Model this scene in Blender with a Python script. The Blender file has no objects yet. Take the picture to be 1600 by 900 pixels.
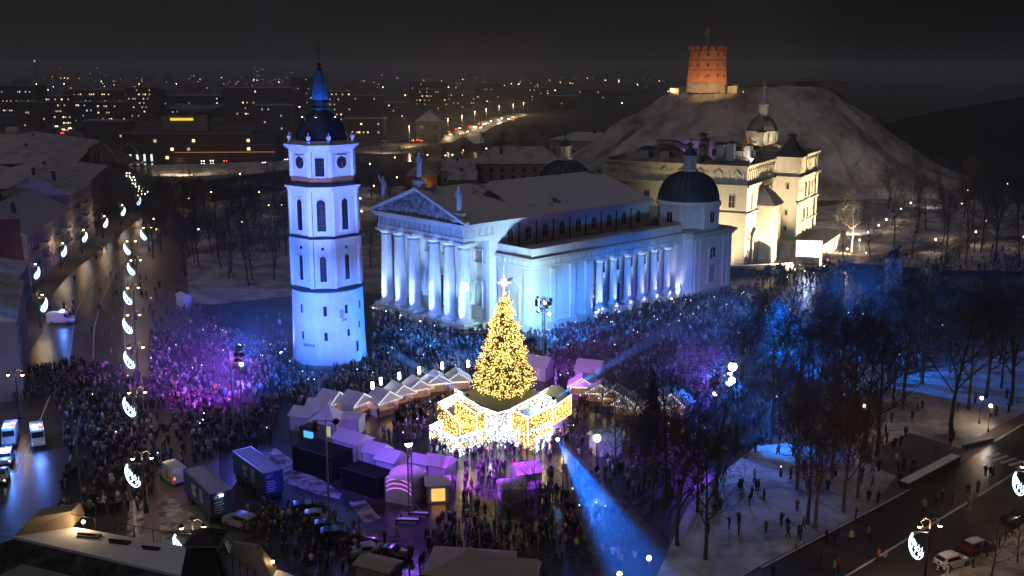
import bpy, bmesh, math, random
import numpy as np
from mathutils import Vector, Matrix
random.seed(7)
SC = bpy.context.scene
COL = SC.collection
R = math.radians

# ---------------------------------------------------------------- camera, world, moonless night sky, exposure
CAM_H = 53.0
PITCH = math.atan(343/1580.0)
cd = bpy.data.cameras.new('camera'); cam = bpy.data.objects.new('camera', cd); COL.objects.link(cam)
cd.sensor_width = 36.0; cd.lens = 36.0*1580/1600; cd.clip_start = 0.5; cd.clip_end = 12000
cam.location = (0, 0, CAM_H); cam.rotation_euler = (math.pi/2 - PITCH, 0, 0)
SC.camera = cam
W = bpy.data.worlds.new('World'); SC.world = W; W.use_nodes = True
nt = W.node_tree; bg = nt.nodes['Background']
sky = nt.nodes.new('ShaderNodeTexSky'); sky.sky_type = 'NISHITA'; sky.sun_disc = False
sky.sun_elevation = R(2); sky.sun_rotation = R(300); sky.air_density = 2.0; sky.dust_density = 6.0
hs = nt.nodes.new('ShaderNodeHueSaturation'); hs.inputs['Saturation'].default_value = 0.35
mixg = nt.nodes.new('ShaderNodeMix'); mixg.data_type = 'RGBA'; mixg.inputs[0].default_value = 0.975
mixg.inputs[7].default_value = (0.205, 0.185, 0.21, 1)                      # city glow on low cloud
nt.links.new(sky.outputs[0], hs.inputs['Color']); nt.links.new(hs.outputs[0], mixg.inputs[6])
# the glow is warmer and stronger over the city in the west, and dies away over the wooded hills in the east
tcw = nt.nodes.new('ShaderNodeTexCoord'); sxw = nt.nodes.new('ShaderNodeSeparateXYZ'); mrw = nt.nodes.new('ShaderNodeMapRange'); mrw.inputs['From Min'].default_value = -0.7; mrw.inputs['From Max'].default_value = 0.6
rpw = nt.nodes.new('ShaderNodeMix'); rpw.data_type = 'RGBA'; rpw.inputs[6].default_value = (0.27,0.23,0.215,1); rpw.inputs[7].default_value = (0.04,0.04,0.065,1)
nt.links.new(tcw.outputs['Generated'], sxw.inputs[0]); nt.links.new(sxw.outputs['X'], mrw.inputs['Value']); nt.links.new(mrw.outputs[0], rpw.inputs[0]); nt.links.new(rpw.outputs[2], mixg.inputs[7])
nt.links.new(mixg.outputs[2], bg.inputs['Color']); bg.inputs['Strength'].default_value = 0.06
sd = bpy.data.lights.new('night_glow_sun', 'SUN'); sd.energy = 0.26; sd.angle = R(70); sd.color = (0.90, 0.84, 1.0)
sun = bpy.data.objects.new('night_glow_sun', sd); COL.objects.link(sun); sun.rotation_euler = (R(25), 0, R(-60))
SC.view_settings.view_transform = 'Standard'; SC.view_settings.look = 'None'
SC.view_settings.exposure = 0.0; SC.view_settings.gamma = 1.0; SC.view_settings.use_curve_mapping = False
SC.cycles.use_denoising = True
SC.cycles.max_bounces = 3; SC.cycles.diffuse_bounces = 1; SC.cycles.glossy_bounces = 1
SC.cycles.transmission_bounces = 1; SC.cycles.volume_bounces = 0
SC.cycles.sample_clamp_indirect = 3.0; SC.cycles.sample_clamp_direct = 40.0

# ---------------------------------------------------------------- survey of the photograph: where a ray meets the ground
CP, SP = math.cos(PITCH), math.sin(PITCH)
def G(u, v, z=0.0):
    x = (u-800)/1580; y = -(v-450)/1580
    d = (x, CP+y*SP, -SP+y*CP); t = (z-CAM_H)/d[2]
    return (d[0]*t, d[1]*t)
def AT(u, v, Y):
    x = (u-800)/1580; y = -(v-450)/1580
    d = (x, CP+y*SP, -SP+y*CP); t = Y/d[1]
    return (d[0]*t, Y, CAM_H+d[2]*t)
def PX(x, y, z):
    dd = y*CP-(z-CAM_H)*SP
    return (800+1580*x/dd, 450-1580*(y*SP+(z-CAM_H)*CP)/dd)

# ---------------------------------------------------------------- materials
MATS = {}
def mat(name, col, rough=0.8, var=0.25, scale=1.5, bump=0.0, metal=0.0, col2=None, edge=None, spec=0.5, bscale=None, streak=0.0, detail=6):
    """Principled with noise-driven colour variation (col -> col2) and bump."""
    if name in MATS: return MATS[name]
    m = bpy.data.materials.new(name); m.use_nodes = True; n = m.node_tree.nodes; l = m.node_tree.links
    b = n['Principled BSDF']; b.inputs['Roughness'].default_value = rough; b.inputs['Metallic'].default_value = metal
    b.inputs['Specular IOR Level'].default_value = spec
    tc = n.new('ShaderNodeTexCoord'); nz = n.new('ShaderNodeTexNoise')
    nz.inputs['Scale'].default_value = scale; nz.inputs['Detail'].default_value = detail; nz.inputs['Roughness'].default_value = 0.65
    l.new(tc.outputs['Object'], nz.inputs['Vector'])
    rp = n.new('ShaderNodeValToRGB')
    c2 = col2 or tuple(c*(1-var) for c in col)
    e = edge or (0.3, 0.7)
    rp.color_ramp.elements[0].position = e[0]; rp.color_ramp.elements[1].position = e[1]
    rp.color_ramp.elements[0].color = (*c2, 1); rp.color_ramp.elements[1].color = (*col, 1)
    l.new(nz.outputs['Fac'], rp.inputs['Fac']); out = rp.outputs['Color']
    if streak:                                                              # rain streaks and stains running down
        mp = n.new('ShaderNodeMapping'); mp.inputs['Scale'].default_value = (1.6, 1.6, 0.16); n3 = n.new('ShaderNodeTexNoise'); n3.inputs['Scale'].default_value = 1.0; n3.inputs['Detail'].default_value = 5
        l.new(tc.outputs['Object'], mp.inputs['Vector']); l.new(mp.outputs['Vector'], n3.inputs['Vector'])
        mr = n.new('ShaderNodeMapRange'); mr.inputs['From Min'].default_value = 0.38; mr.inputs['From Max'].default_value = 0.62; mr.inputs['To Min'].default_value = 1-streak; l.new(n3.outputs['Fac'], mr.inputs['Value'])
        mx = n.new('ShaderNodeMix'); mx.data_type = 'RGBA'; mx.blend_type = 'MULTIPLY'; mx.inputs[0].default_value = 1.0; l.new(out, mx.inputs[6]); l.new(mr.outputs['Result'], mx.inputs[7]); out = mx.outputs[2]
    l.new(out, b.inputs['Base Color'])
    if bump:
        n2 = n.new('ShaderNodeTexNoise'); n2.inputs['Scale'].default_value = bscale or scale*4; n2.inputs['Detail'].default_value = 4
        l.new(tc.outputs['Object'], n2.inputs['Vector'])
        bm_ = n.new('ShaderNodeBump'); bm_.inputs['Strength'].default_value = bump; bm_.inputs['Distance'].default_value = 0.1
        l.new(n2.outputs['Fac'], bm_.inputs['Height']); l.new(bm_.outputs['Normal'], b.inputs['Normal'])
    MATS[name] = m; return m
def emit(name, col, strength, sample=True):
    if name in MATS: return MATS[name]
    m = bpy.data.materials.new(name); m.use_nodes = True; n = m.node_tree.nodes
    b = n['Principled BSDF']; b.inputs['Base Color'].default_value = (0.02, 0.02, 0.02, 1)
    b.inputs['Emission Color'].default_value = (*col, 1); b.inputs['Emission Strength'].default_value = strength
    if not sample: m.cycles.emission_sampling = 'NONE'
    MATS[name] = m; return m
def objcol(name, rough=0.8, metal=0.0, coat=0.0):
    """colour taken from the object's own colour (paint or cloth differs per copy)"""
    if name in MATS: return MATS[name]
    m = bpy.data.materials.new(name); m.use_nodes = True; n = m.node_tree.nodes; l = m.node_tree.links
    b = n['Principled BSDF']; b.inputs['Roughness'].default_value = rough; b.inputs['Metallic'].default_value = metal
    b.inputs['Coat Weight'].default_value = coat
    oi = n.new('ShaderNodeObjectInfo'); l.new(oi.outputs['Color'], b.inputs['Base Color'])
    MATS[name] = m; return m

PLASTER = mat('white_plaster', (0.76, 0.75, 0.72), 0.85, 0.22, 0.3, 0.1, streak=0.10)
PLASTER2 = mat('cream_plaster', (0.70, 0.66, 0.56), 0.85, 0.18, 0.3, 0.1, streak=0.10)
STONE = mat('carved_stone', (0.62, 0.60, 0.57), 0.85, 0.35, 1.2, 0.3)
RELIEF = mat('relief_stone', (0.50, 0.47, 0.47), 0.9, 0.75, 0.9, 0.9)
SNOW = mat('snow', (0.80, 0.80, 0.82), 0.7, 0.15, 0.25, 0.15)
ROOFSNOW = mat('patchy_roof_snow', (0.62, 0.58, 0.58), 0.8, 0.0, 0.09, 0.1, col2=(0.03, 0.03, 0.04), edge=(0.36, 0.42))
ROOFSNOW2 = mat('thin_roof_snow', (0.54, 0.50, 0.50), 0.8, 0.0, 0.2, 0.1, col2=(0.16, 0.14, 0.15), edge=(0.28, 0.5))
SHEET = mat('dark_sheet_metal', (0.02, 0.025, 0.035), 0.4, 0.4, 1.0, 0.05, 0.3)
COPPER = mat('dark_dome_sheet', (0.035, 0.075, 0.10), 0.5, 0.45, 0.8, 0.05, 0.2)
SPIREMAT = mat('blue_spire_sheet', (0.10, 0.25, 0.55), 0.5, 0.3, 0.8, 0.05, 0.2)
GLASS = mat('dark_window_glass', (0.015, 0.02, 0.03), 0.12, 0.3, 2.0)
GRANITE = mat('wet_granite', (0.060, 0.055, 0.055), 0.26, 0.5, 0.12, 0.35, bscale=1.3)
ASPHALT = mat('wet_asphalt', (0.075, 0.068, 0.062), 0.30, 0.55, 0.08, 0.45, bscale=1.0)
PAVER = mat('paved_walk', (0.16, 0.14, 0.125), 0.5, 0.4, 0.25, 0.3)
PARKSNOW = mat('park_snow', (0.56, 0.55, 0.56), 0.75, 0.0, 0.16, 0.6, col2=(0.17, 0.155, 0.15), edge=(0.36, 0.60), detail=12, bscale=1.2)
LAND = mat('winter_ground', (0.16, 0.15, 0.15), 0.9, 0.0, 0.012, 0.2, col2=(0.02, 0.02, 0.024), edge=(0.45, 0.75))
HILLSNOW = mat('thin_hill_snow', (0.56, 0.53, 0.50), 0.9, 0.0, 0.06, 1.0, col2=(0.15, 0.13, 0.12), edge=(0.34, 0.60), bscale=0.4, detail=10)
DIRTYSNOW = mat('dirty_snow', (0.46, 0.45, 0.45), 0.8, 0.0, 0.5, 0.6, col2=(0.05, 0.045, 0.042), edge=(0.42, 0.60), detail=10)
BARK = mat('bark', (0.065, 0.055, 0.052), 0.9, 0.4, 3.0)
BIRCH = mat('birch_bark', (0.22, 0.15, 0.13), 0.9, 0.6, 1.0)
NEEDLE = mat('fir_needles', (0.045, 0.085, 0.035), 0.7, 0.5, 2.0)
DARKFIR = mat('dark_fir_needles', (0.018, 0.032, 0.024), 0.8, 0.5, 2.0)
STEEL = mat('grey_steel', (0.30, 0.30, 0.32), 0.4, 0.2, 2.0, 0, 0.6)
BLACK = mat('black_paint', (0.012, 0.012, 0.015), 0.45, 0.2, 2.0)
BRICK = mat('red_brick', (0.42, 0.17, 0.09), 0.9, 0.45, 1.1, 0.5, bscale=3)
RUBBLE = mat('rubble_stone', (0.26, 0.22, 0.18), 0.95, 0.6, 0.6, 0.8)
CANVAS = mat('white_canvas', (0.72, 0.72, 0.74), 0.7, 0.12, 0.6, 0.1)
RUBBER = mat('tyre_rubber', (0.012, 0.012, 0.012), 0.8, 0.2)
MAROON = mat('maroon_render', (0.13, 0.055, 0.05), 0.9, 0.3, 0.6)
GREYWALL = mat('grey_render', (0.30, 0.28, 0.27), 0.9, 0.3, 0.4)
DARKWALL = mat('dark_facade', (0.085, 0.078, 0.08), 0.85, 0.35, 0.1)
CARPAINT = objcol('car_paint', 0.3, 0.1, 0.5)
E_WARM = emit('warm_bulb', (1.0, 0.62, 0.28), 22, False)
E_WHITE = emit('white_lamp', (0.85, 0.92, 1.0), 40, False)
E_BLUE = emit('blue_lamp', (0.25, 0.45, 1.0), 40, False)
E_VIOLET = emit('violet_lamp', (0.65, 0.3, 1.0), 40, False)
E_GOLD = emit('gold_fairy_bulb', (1.0, 0.64, 0.17), 4.6, False)
E_STAR = emit('star_bulb', (1.0, 0.72, 0.5), 2.2, False)
E_ICE = emit('ice_white_tube', (0.55, 0.80, 1.0), 5.5, False)
BLACKCLOTH = mat('black_stage_cloth', (0.006,0.006,0.008), 0.95, 0.2, 2.0, spec=0.1)
E_FAIRYW = emit('white_fairy_bulb', (0.82, 0.92, 1.0), 4.5, False)
E_WIN = emit('lit_window', (1.0, 0.66, 0.32), 2.8, False)
E_WIN2 = emit('lit_window_cool', (0.85, 0.90, 0.85), 1.3, False)
E_RED = emit('red_light', (1.0, 0.05, 0.02), 14, False)
E_AMBER = emit('amber_light', (1.0, 0.35, 0.05), 10, False)
E_HEAD = emit('head_light', (1.0, 0.92, 0.8), 14, False)
E_YEL = emit('yellow_sign', (1.0, 0.7, 0.05), 1.2, False)

# ---------------------------------------------------------------- mesh builder
class MB:
    def __init__(s): s.v = []; s.f = []; s.m = []; s.c = 0
    def add(s, vs, fs):
        o = len(s.v); s.v += [tuple(p) for p in vs]
        s.f += [tuple(i+o for i in f) for f in fs]; s.m += [s.c]*len(fs); return s
    def box(s, x0, x1, y0, y1, z0, z1):
        return s.add([(x0,y0,z0),(x1,y0,z0),(x1,y1,z0),(x0,y1,z0),(x0,y0,z1),(x1,y0,z1),(x1,y1,z1),(x0,y1,z1)],
                     [(3,2,1,0),(4,5,6,7),(0,1,5,4),(1,2,6,5),(2,3,7,6),(3,0,4,7)])
    def rbox(s, cx, cy, z0, z1, lx, ly, a=0.0):
        ca, sa = math.cos(a), math.sin(a); p = []
        for z in (z0, z1):
            for dx, dy in ((-1,-1),(1,-1),(1,1),(-1,1)):
                x, y = dx*lx/2, dy*ly/2; p.append((cx+x*ca-y*sa, cy+x*sa+y*ca, z))
        return s.add(p, [(3,2,1,0),(4,5,6,7),(0,1,5,4),(1,2,6,5),(2,3,7,6),(3,0,4,7)])
    def loft(s, rings, cap=True, closed=True):
        n = len(rings[0]); o = []; fs = []
        for r in rings: o += list(r)
        for i in range(len(rings)-1):
            for j in range(n if closed else n-1):
                k = (j+1) % n; fs.append((i*n+j, i*n+k, (i+1)*n+k, (i+1)*n+j))
        if cap and closed:
            fs.append(tuple(range(n-1, -1, -1))); fs.append(tuple((len(rings)-1)*n+j for j in range(n)))
        return s.add(o, fs)
    def prism(s, poly, z0, z1, scale_top=1.0, c=None):
        if scale_top != 1.0:
            c = c or (sum(p[0] for p in poly)/len(poly), sum(p[1] for p in poly)/len(poly))
            top = [(c[0]+(x-c[0])*scale_top, c[1]+(y-c[1])*scale_top, z1) for x, y in poly]
        else: top = [(x, y, z1) for x, y in poly]
        return s.loft([[(x, y, z0) for x, y in poly], top])
    def lathe(s, prof, n=16, cx=0, cy=0, ph=0.0):
        rings = [[(cx+r*math.cos(ph+2*math.pi*j/n), cy+r*math.sin(ph+2*math.pi*j/n), z) for j in range(n)] for r, z in prof]
        return s.loft(rings)
    def tube(s, pts, rad, n=5, cap=True):
        pts = [Vector(p) for p in pts]; rr = rad if isinstance(rad, (list, tuple)) else [rad]*len(pts)
        rings = []
        for i, p in enumerate(pts):
            d = (pts[min(i+1, len(pts)-1)]-pts[max(i-1, 0)])
            if d.length < 1e-6: d = Vector((0,0,1))
            d.normalize(); a = Vector((0,0,1)) if abs(d.z) < 0.9 else Vector((1,0,0))
            e1 = d.cross(a).normalized(); e2 = d.cross(e1)
            rings.append([tuple(p+(e1*math.cos(2*math.pi*j/n)+e2*math.sin(2*math.pi*j/n))*rr[i]) for j in range(n)])
        return s.loft(rings, cap)
    def octa(s, x, y, z, r):
        return s.add([(x+r,y,z),(x-r,y,z),(x,y+r,z),(x,y-r,z),(x,y,z+r),(x,y,z-r)],
                     [(0,2,4),(2,1,4),(1,3,4),(3,0,4),(2,0,5),(1,2,5),(3,1,5),(0,3,5)])
    def ball(s, x, y, z, r, n=10, k=6):
        return s.lathe([(max(1e-3, r*math.sin(math.pi*i/k)), z-r*math.cos(math.pi*i/k)) for i in range(k+1)], n, x, y)
    def mesh(s, name, mats, smooth=False):
        me = bpy.data.meshes.new(name); me.from_pydata(s.v, [], s.f)
        if not isinstance(mats, (list, tuple)): mats = [mats]
        for m in mats: me.materials.append(m)
        if len(mats) > 1: me.polygons.foreach_set('material_index', s.m)
        bm = bmesh.new(); bm.from_mesh(me); bmesh.ops.recalc_face_normals(bm, faces=bm.faces); bm.to_mesh(me); bm.free()
        if smooth:
            me.polygons.foreach_set('use_smooth', [True]*len(me.polygons))
            try: me.set_sharp_from_angle(angle=R(40))
            except Exception: pass
        return me
    def build(s, name, mats, parent=None, smooth=False, **kw):
        return link(name, s.mesh(name, mats, smooth), parent, **kw)
def link(name, me, parent=None, loc=None, rz=None, rot=None, scale=None, kind=None, label=None, color=None):
    o = bpy.data.objects.new(name, me); COL.objects.link(o)
    if parent: o.parent = parent
    if loc: o.location = loc
    if rz is not None: o.rotation_euler = (0, 0, rz)
    if rot: o.rotation_euler = rot
    if scale: o.scale = scale if isinstance(scale, (tuple, list)) else (scale,)*3
    if kind: o['kind'] = kind
    if label: o['label'] = label
    if color: o.color = (*color, 1)
    return o
def tag(o, label, cat, group=None, kind=None):
    o['label'] = label; o['category'] = cat
    if group: o['group'] = group
    if kind: o['kind'] = kind
    return o
def thing(name, label, cat, loc=(0,0,0), rz=0.0, group=None, scale=None):
    o = bpy.data.objects.new(name, None); COL.objects.link(o); o.location = loc; o.rotation_euler = (0,0,rz)
    o.empty_display_size = 0.2
    if scale: o.scale = (scale,)*3
    return tag(o, label, cat, group)
def copy_tree(o, parent=None):
    c = o.copy(); COL.objects.link(c); c.parent = parent
    for ch in list(o.children): copy_tree(ch, c)
    return c
ORD = ['first','second','third','fourth','fifth','sixth','seventh','eighth','ninth','tenth','eleventh','twelfth','thirteenth','fourteenth',
       'fifteenth','sixteenth','seventeenth','eighteenth','nineteenth','twentieth']
def ordn(i):
    if i < 20: return ORD[i]
    if i >= 59: return '%d%s' % (i+1, {1:'st',2:'nd',3:'rd'}.get((i+1) % 10, 'th') if (i+1) % 100 not in (11,12,13) else 'th')
    t = ['twenty','thirty','forty','fifty','sixty','seventy'][(i+1)//10-2]
    r = (i+1) % 10
    return t+'-'+ORD[r-1] if r else {'twenty':'twentieth','thirty':'thirtieth','forty':'fortieth','fifty':'fiftieth'}.get(t, t+'th')
def lamp(kind, loc, color, power, target=None, angle=60, blend=0.4, size=0.15, parent=None):
    """the light of a lamp that is itself built in the scene"""
    d = bpy.data.lights.new('lamp_light', kind); d.energy = power; d.color = color; d.shadow_soft_size = size
    o = bpy.data.objects.new('lamp_light', d); COL.objects.link(o); o.location = loc
    if kind == 'SPOT':
        d.spot_size = R(angle); d.spot_blend = blend
        o.rotation_euler = (Vector(target)-Vector(loc)).to_track_quat('-Z', 'Y').to_euler()
    return o
FLOOD_MESH = {}
def flood(loc, target, color, power, angle=60, blend=0.5, label='floodlight', emat=None, size=0.35, name='floodlight', group=None, as_part=None):
    """a floodlight with housing, yoke and lens, and its light"""
    key = (emat or E_WHITE).name
    if key not in FLOOD_MESH:
        h = MB(); h.lathe([(0.1,0.28),(0.24,0.2),(0.28,-0.02),(0.26,-0.02),(0.22,0.0)], 10)
        le = MB(); le.lathe([(0.22,0.0),(0.2,-0.1),(0.13,-0.18),(0.001,-0.22)], 10)
        yk = MB(); yk.box(-0.33,-0.29,-0.04,0.04,-0.02,0.4); yk.box(0.29,0.33,-0.04,0.04,-0.02,0.4); yk.box(-0.33,0.33,-0.04,0.04,0.4,0.44)
        FLOOD_MESH[key] = (h.mesh('housing', BLACK, True), le.mesh('lens', emat or E_WHITE), yk.mesh('yoke', BLACK))
    mh, ml, my = FLOOD_MESH[key]
    q = (Vector(target)-Vector(loc)).to_track_quat('-Z', 'Y').to_euler()
    s = size/0.28
    o = link(name, mh, rot=q, loc=loc, scale=s)
    link('lens', ml, o); link('yoke', my, o)
    tag(o, label, 'floodlight', group)
    d = (Vector(target)-Vector(loc)).normalized()
    lamp('SPOT', tuple(Vector(loc)+d*(0.24*s+size*0.5+0.01)), color, power, target, angle, blend, size*0.5)
    return o
# ================================================================ the setting
def sheet(name, pts, z, m, kind='structure'):
    mb = MB(); mb.add([(x, y, z) for x, y in pts], [tuple(range(len(pts)))])
    o = mb.build(name, m); o['kind'] = kind
    if o.data.polygons[0].normal.z < 0: o.data.flip_normals()
    return o
def strip(name, a, b, w, z, m, kind='structure'):
    a, b = Vector(a), Vector(b); d = (b-a).normalized(); n = Vector((-d.y, d.x))*w/2
    return sheet(name, [tuple(a+n), tuple(a-n), tuple(b-n), tuple(b+n)], z, m, kind)
GP = lambda l, z=0.0: [G(u, v, z) for u, v in l]
sheet('ground', [(-7000,-300),(7000,-300),(7000,9000),(-7000,9000)], -0.03, LAND)
sheet('plaza_pavement', GP([(212,475),(300,480),(460,470),(600,440),(700,420),(1130,418),(1310,418),(1440,443),(1560,462),(1640,520),(1430,575),(1240,650),(1150,720),(1050,800),(1030,960),(330,1000),(300,860),(230,760),(222,640)]), 0.0, GRANITE)
sheet('park_snow', GP([(275,472),(225,430),(215,380),(300,322),(450,296),(640,290),(700,330),(680,400),(600,458),(460,462),(330,476)]), 0.004, PARKSNOW)
sheet('castle_park_snow', GP([(1150,412),(1230,380),(1240,330),(1480,292),(1680,300),(1680,432),(1440,427),(1310,411)]), 0.006, PARKSNOW)
sheet('corner_park_snow', GP([(1075,790),(1150,722),(1240,652),(1400,590),(1640,540),(1640,640),(1530,694),(1440,745),(1380,785),(1190,883),(1060,960),(1000,960)]), 0.006, PARKSNOW)
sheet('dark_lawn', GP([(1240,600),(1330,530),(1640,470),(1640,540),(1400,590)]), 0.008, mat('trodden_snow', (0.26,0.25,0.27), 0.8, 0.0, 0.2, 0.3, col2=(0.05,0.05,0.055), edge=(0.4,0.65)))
sheet('park_path', GP([(1338,716),(1420,676),(1500,700),(1560,664),(1610,640),(1615,655),(1530,702),(1480,742),(1400,786),(1372,780),(1400,744)]), 0.011, PAVER)
sheet('castle_path', GP([(1270,416),(1400,392),(1500,372),(1600,368),(1600,374),(1500,380),(1420,398),(1330,418)]), 0.011, PAVER)
sheet('monument_path', GP([(1435,445),(1462,405),(1502,378),(1520,380),(1480,412),(1470,450)]), 0.015, PAVER)
sheet('shadowy_path', GP([(270,392),(400,372),(560,350),(640,335),(640,341),(560,358),(400,382),(280,402)]), 0.012, PAVER)
RL = [(-66,90),(-78,135),(-88,170),(-96,200),(-110,236),(-117,263),(-121,287),(-126,314),(-135,367),(-160,470),(-212,560)]
RR = [(-35,90),(-45,112),(-54.5,137),(-63.5,161),(-72.5,183),(-82,207),(-94,241),(-103,275),(-112,310),(-124,367),(-148,470),(-198,560)]
sheet('street', RL+RR[::-1], 0.003, ASPHALT)
sheet('street_pavement', RR+[(-190,558),(-136,455),(-110,367),(-100,310),(-90,275),(-76,232),(-62,205),(-52,183),(-47,161),(-42,137),(-35,112),(-26,90)], 0.008, PAVER)
for k in range(len(RR)-4):                                            # kerb stones, a real step
    strip('kerb', RR[k], RR[k+1], 0.35, 0.10, STONE)
    a, b = Vector(RR[k]), Vector(RR[k+1])
WHITE = mat('road_paint', (0.62,0.60,0.56), 0.6, 0.4, 1.2)
for off in (0.36, 0.62):
    for k in range(1, 7):
        p = [Vector(RL[i]).lerp(Vector(RR[i]), off) for i in (k, k+1)]
        strip('lane_marking', p[0], p[1], 0.22, 0.012, WHITE)
for k in range(11):
    t = k/11*6+1; i = int(t); f = t-i
    a = Vector(RL[i]).lerp(Vector(RL[i+1]), f).lerp(Vector(RR[i]).lerp(Vector(RR[i+1]), f), 0.83)
    b = Vector(RL[i]).lerp(Vector(RL[i+1]), f+0.15).lerp(Vector(RR[i]).lerp(Vector(RR[i+1]), f+0.15), 0.83)
    strip('lane_dash', a, b, 0.2, 0.012, WHITE)
# corner street
sheet('corner_street', GP([(1040,960),(1190,888),(1375,791),(1500,722),(1600,663),(1740,590),(1760,722),(1600,820),(1500,882),(1430,925),(1340,985)]), 0.014, ASPHALT)
sheet('corner_sidewalk', GP([(1340,985),(1430,925),(1500,882),(1600,820),(1760,722),(1800,800),(1600,985)]), 0.12, mat('trodden_snow2', (0.46,0.42,0.38), 0.8, 0.0, 0.3, 0.4, col2=(0.17,0.15,0.13), edge=(0.4,0.6)))
for a, b in (((1190,888),(1375,791)),((1375,791),(1500,722)),((1500,722),(1600,663))):
    strip('kerb', G(*a), G(*b), 0.3, 0.11, STONE)
strip('lane_marking', G(1318,903), G(1512,785), 0.28, 0.02, WHITE)
strip('lane_marking', G(1527,776), G(1640,704), 0.28, 0.02, WHITE)
for k in range(5):
    strip('crossing_stripe', G(1540+k*12, 716+k*4), G(1563+k*12, 708+k*4), 0.6, 0.021, WHITE)
# street on the other side of the trucks: a brown strip of walk and snowy lawn wedge
sheet('lawn_wedge', GP([(246,790),(262,772),(345,838),(335,870),(255,870)]), 0.02, DIRTYSNOW)
sheet('lawn_strip', GP([(200,780),(222,770),(226,860),(198,860)]), 0.021, DIRTYSNOW)
sheet('lawn_island', GP([(405,705),(430,700),(535,772),(530,780),(495,772),(440,752)]), 0.02, DIRTYSNOW)
sheet('lawn_island', GP([(545,785),(570,782),(595,810),(570,818)]), 0.02, DIRTYSNOW)
# far bank: embankment road, lit snowbank, river
sheet('river', [(-700,610),(-330,600),(-200,568),(-60,590),(60,640),(160,700),(250,800),(330,1000),(260,1000),(190,830),(120,745),(30,690),(-80,640),(-200,612),(-330,640),(-700,660)], 0.002, mat('river_water', (0.012,0.014,0.02), 0.08, 0.2, 0.1, 0.2, bscale=0.4))
sheet('embankment_road', GP([(560,232),(690,214),(725,200),(760,186),(815,176),(825,180),(770,192),(740,206),(705,222),(570,240)]), 0.02, PAVER)
sheet('snow_bank', GP([(724,214),(742,206),(770,192),(812,184),(800,188),(772,198),(752,210),(757,224),(742,226)]), 0.5, SNOW)
sheet('embankment_snow', GP([(230,258),(320,256),(470,250),(470,262),(320,282),(240,276)]), 0.02, PARKSNOW)
sheet('far_avenue', GP([(150,268),(206,262),(190,240),(120,205),(112,186),(104,186),(90,205),(115,232)]), 0.02, PAVER)
# castle hill
def noise2(x, y):
    return math.sin(x*0.13+1.3)*math.cos(y*0.11+0.4)+0.5*math.sin(x*0.31+y*0.23)+0.25*math.sin(x*0.71-y*0.57)
def hill():
    mb = MB(); N = 96; M = 34; cx, cy = 118, 500; rings = []
    prof = [(0.0,44.8),(0.30,44.5),(0.34,43.2),(0.42,36.6),(0.53,27.2),(0.64,18.4),(0.73,12),(0.82,6.4),(0.90,2.8),(0.96,1.0),(1.0,-0.5)]
    def h(t):
        for (a, ha), (b, hb) in zip(prof, prof[1:]):
            if t <= b: return ha+(hb-ha)*(t-a)/(b-a)
        return -0.5
    for i in range(M+1):
        t = i/M; ring = []
        for j in range(N):
            a = 2*math.pi*j/N
            rx = 108 if math.cos(a) > 0 else 112
            gully = 1+0.05*math.sin(5*a+0.6)+0.035*math.sin(11*a)+0.02*math.sin(23*a+2)+0.012*math.sin(37*a)
            x = cx+rx*gully*t*math.cos(a); y = cy+88*gully*t*math.sin(a)
            ring.append((x, y, h(t)+(noise2(x, y)*1.5*min(1, t*2)*(1-t)*2 if t > 0.3 else 0)))
        rings.append(ring)
    mb.loft(rings[1:], cap=False)
    mb.add(rings[1], [tuple(range(N))])
    sc = MB(); rs = random.Random(8)                                   # tufts of dead grass and scrub on the slope
    for k in range(1500):
        i = rs.randrange(int(M*.3), M); j = rs.randrange(N); p = Vector(rings[i][j]).lerp(Vector(rings[i+1 if i < M else i][(j+1) % N]), rs.random())
        if p.y > 520 or math.sin(j*.9)+math.sin(i*.7+j*.3) < .1: continue
        for q in range(3): sc.tube([tuple(p), (p.x+rs.uniform(-.8,.8), p.y+rs.uniform(-.5,.5), p.z+rs.uniform(.2,.6))], [.12,.03], 3, False)
    tag(sc.build('scrub', BARK), 'dead grass and scrub tufts on the castle hill slope', 'scrub', kind='stuff')
    o = mb.build('castle_hill', HILLSNOW, smooth=True); o['kind'] = 'structure'
hill()
# dark wooded hills to the east, and far ridge
def ridge(name, pts, y0, depth, m):
    mb = MB(); rings = []
    for x, z in pts: rings.append([(x, y0-depth, -1), (x, y0-depth*0.45, z*0.62), (x, y0, z), (x, y0+depth, -1)])
    mb.loft(rings, cap=False, closed=False); o = mb.build(name, m, smooth=True); o['kind'] = 'structure'
WOODED = mat('wooded_slope', (0.014,0.013,0.014), 0.95, 0.5, 0.05, 0.6)
ridge('wooded_hill', [(170,4),(215,14),(260,26),(320,36),(400,44),(520,50),(700,50)], 640, 150, WOODED)
ridge('far_ridge', [(-3500,30),(-2500,46),(-1500,38),(-600,44),(100,35),(900,45),(1800,55),(3200,40)], 6500, 900, WOODED)
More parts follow.
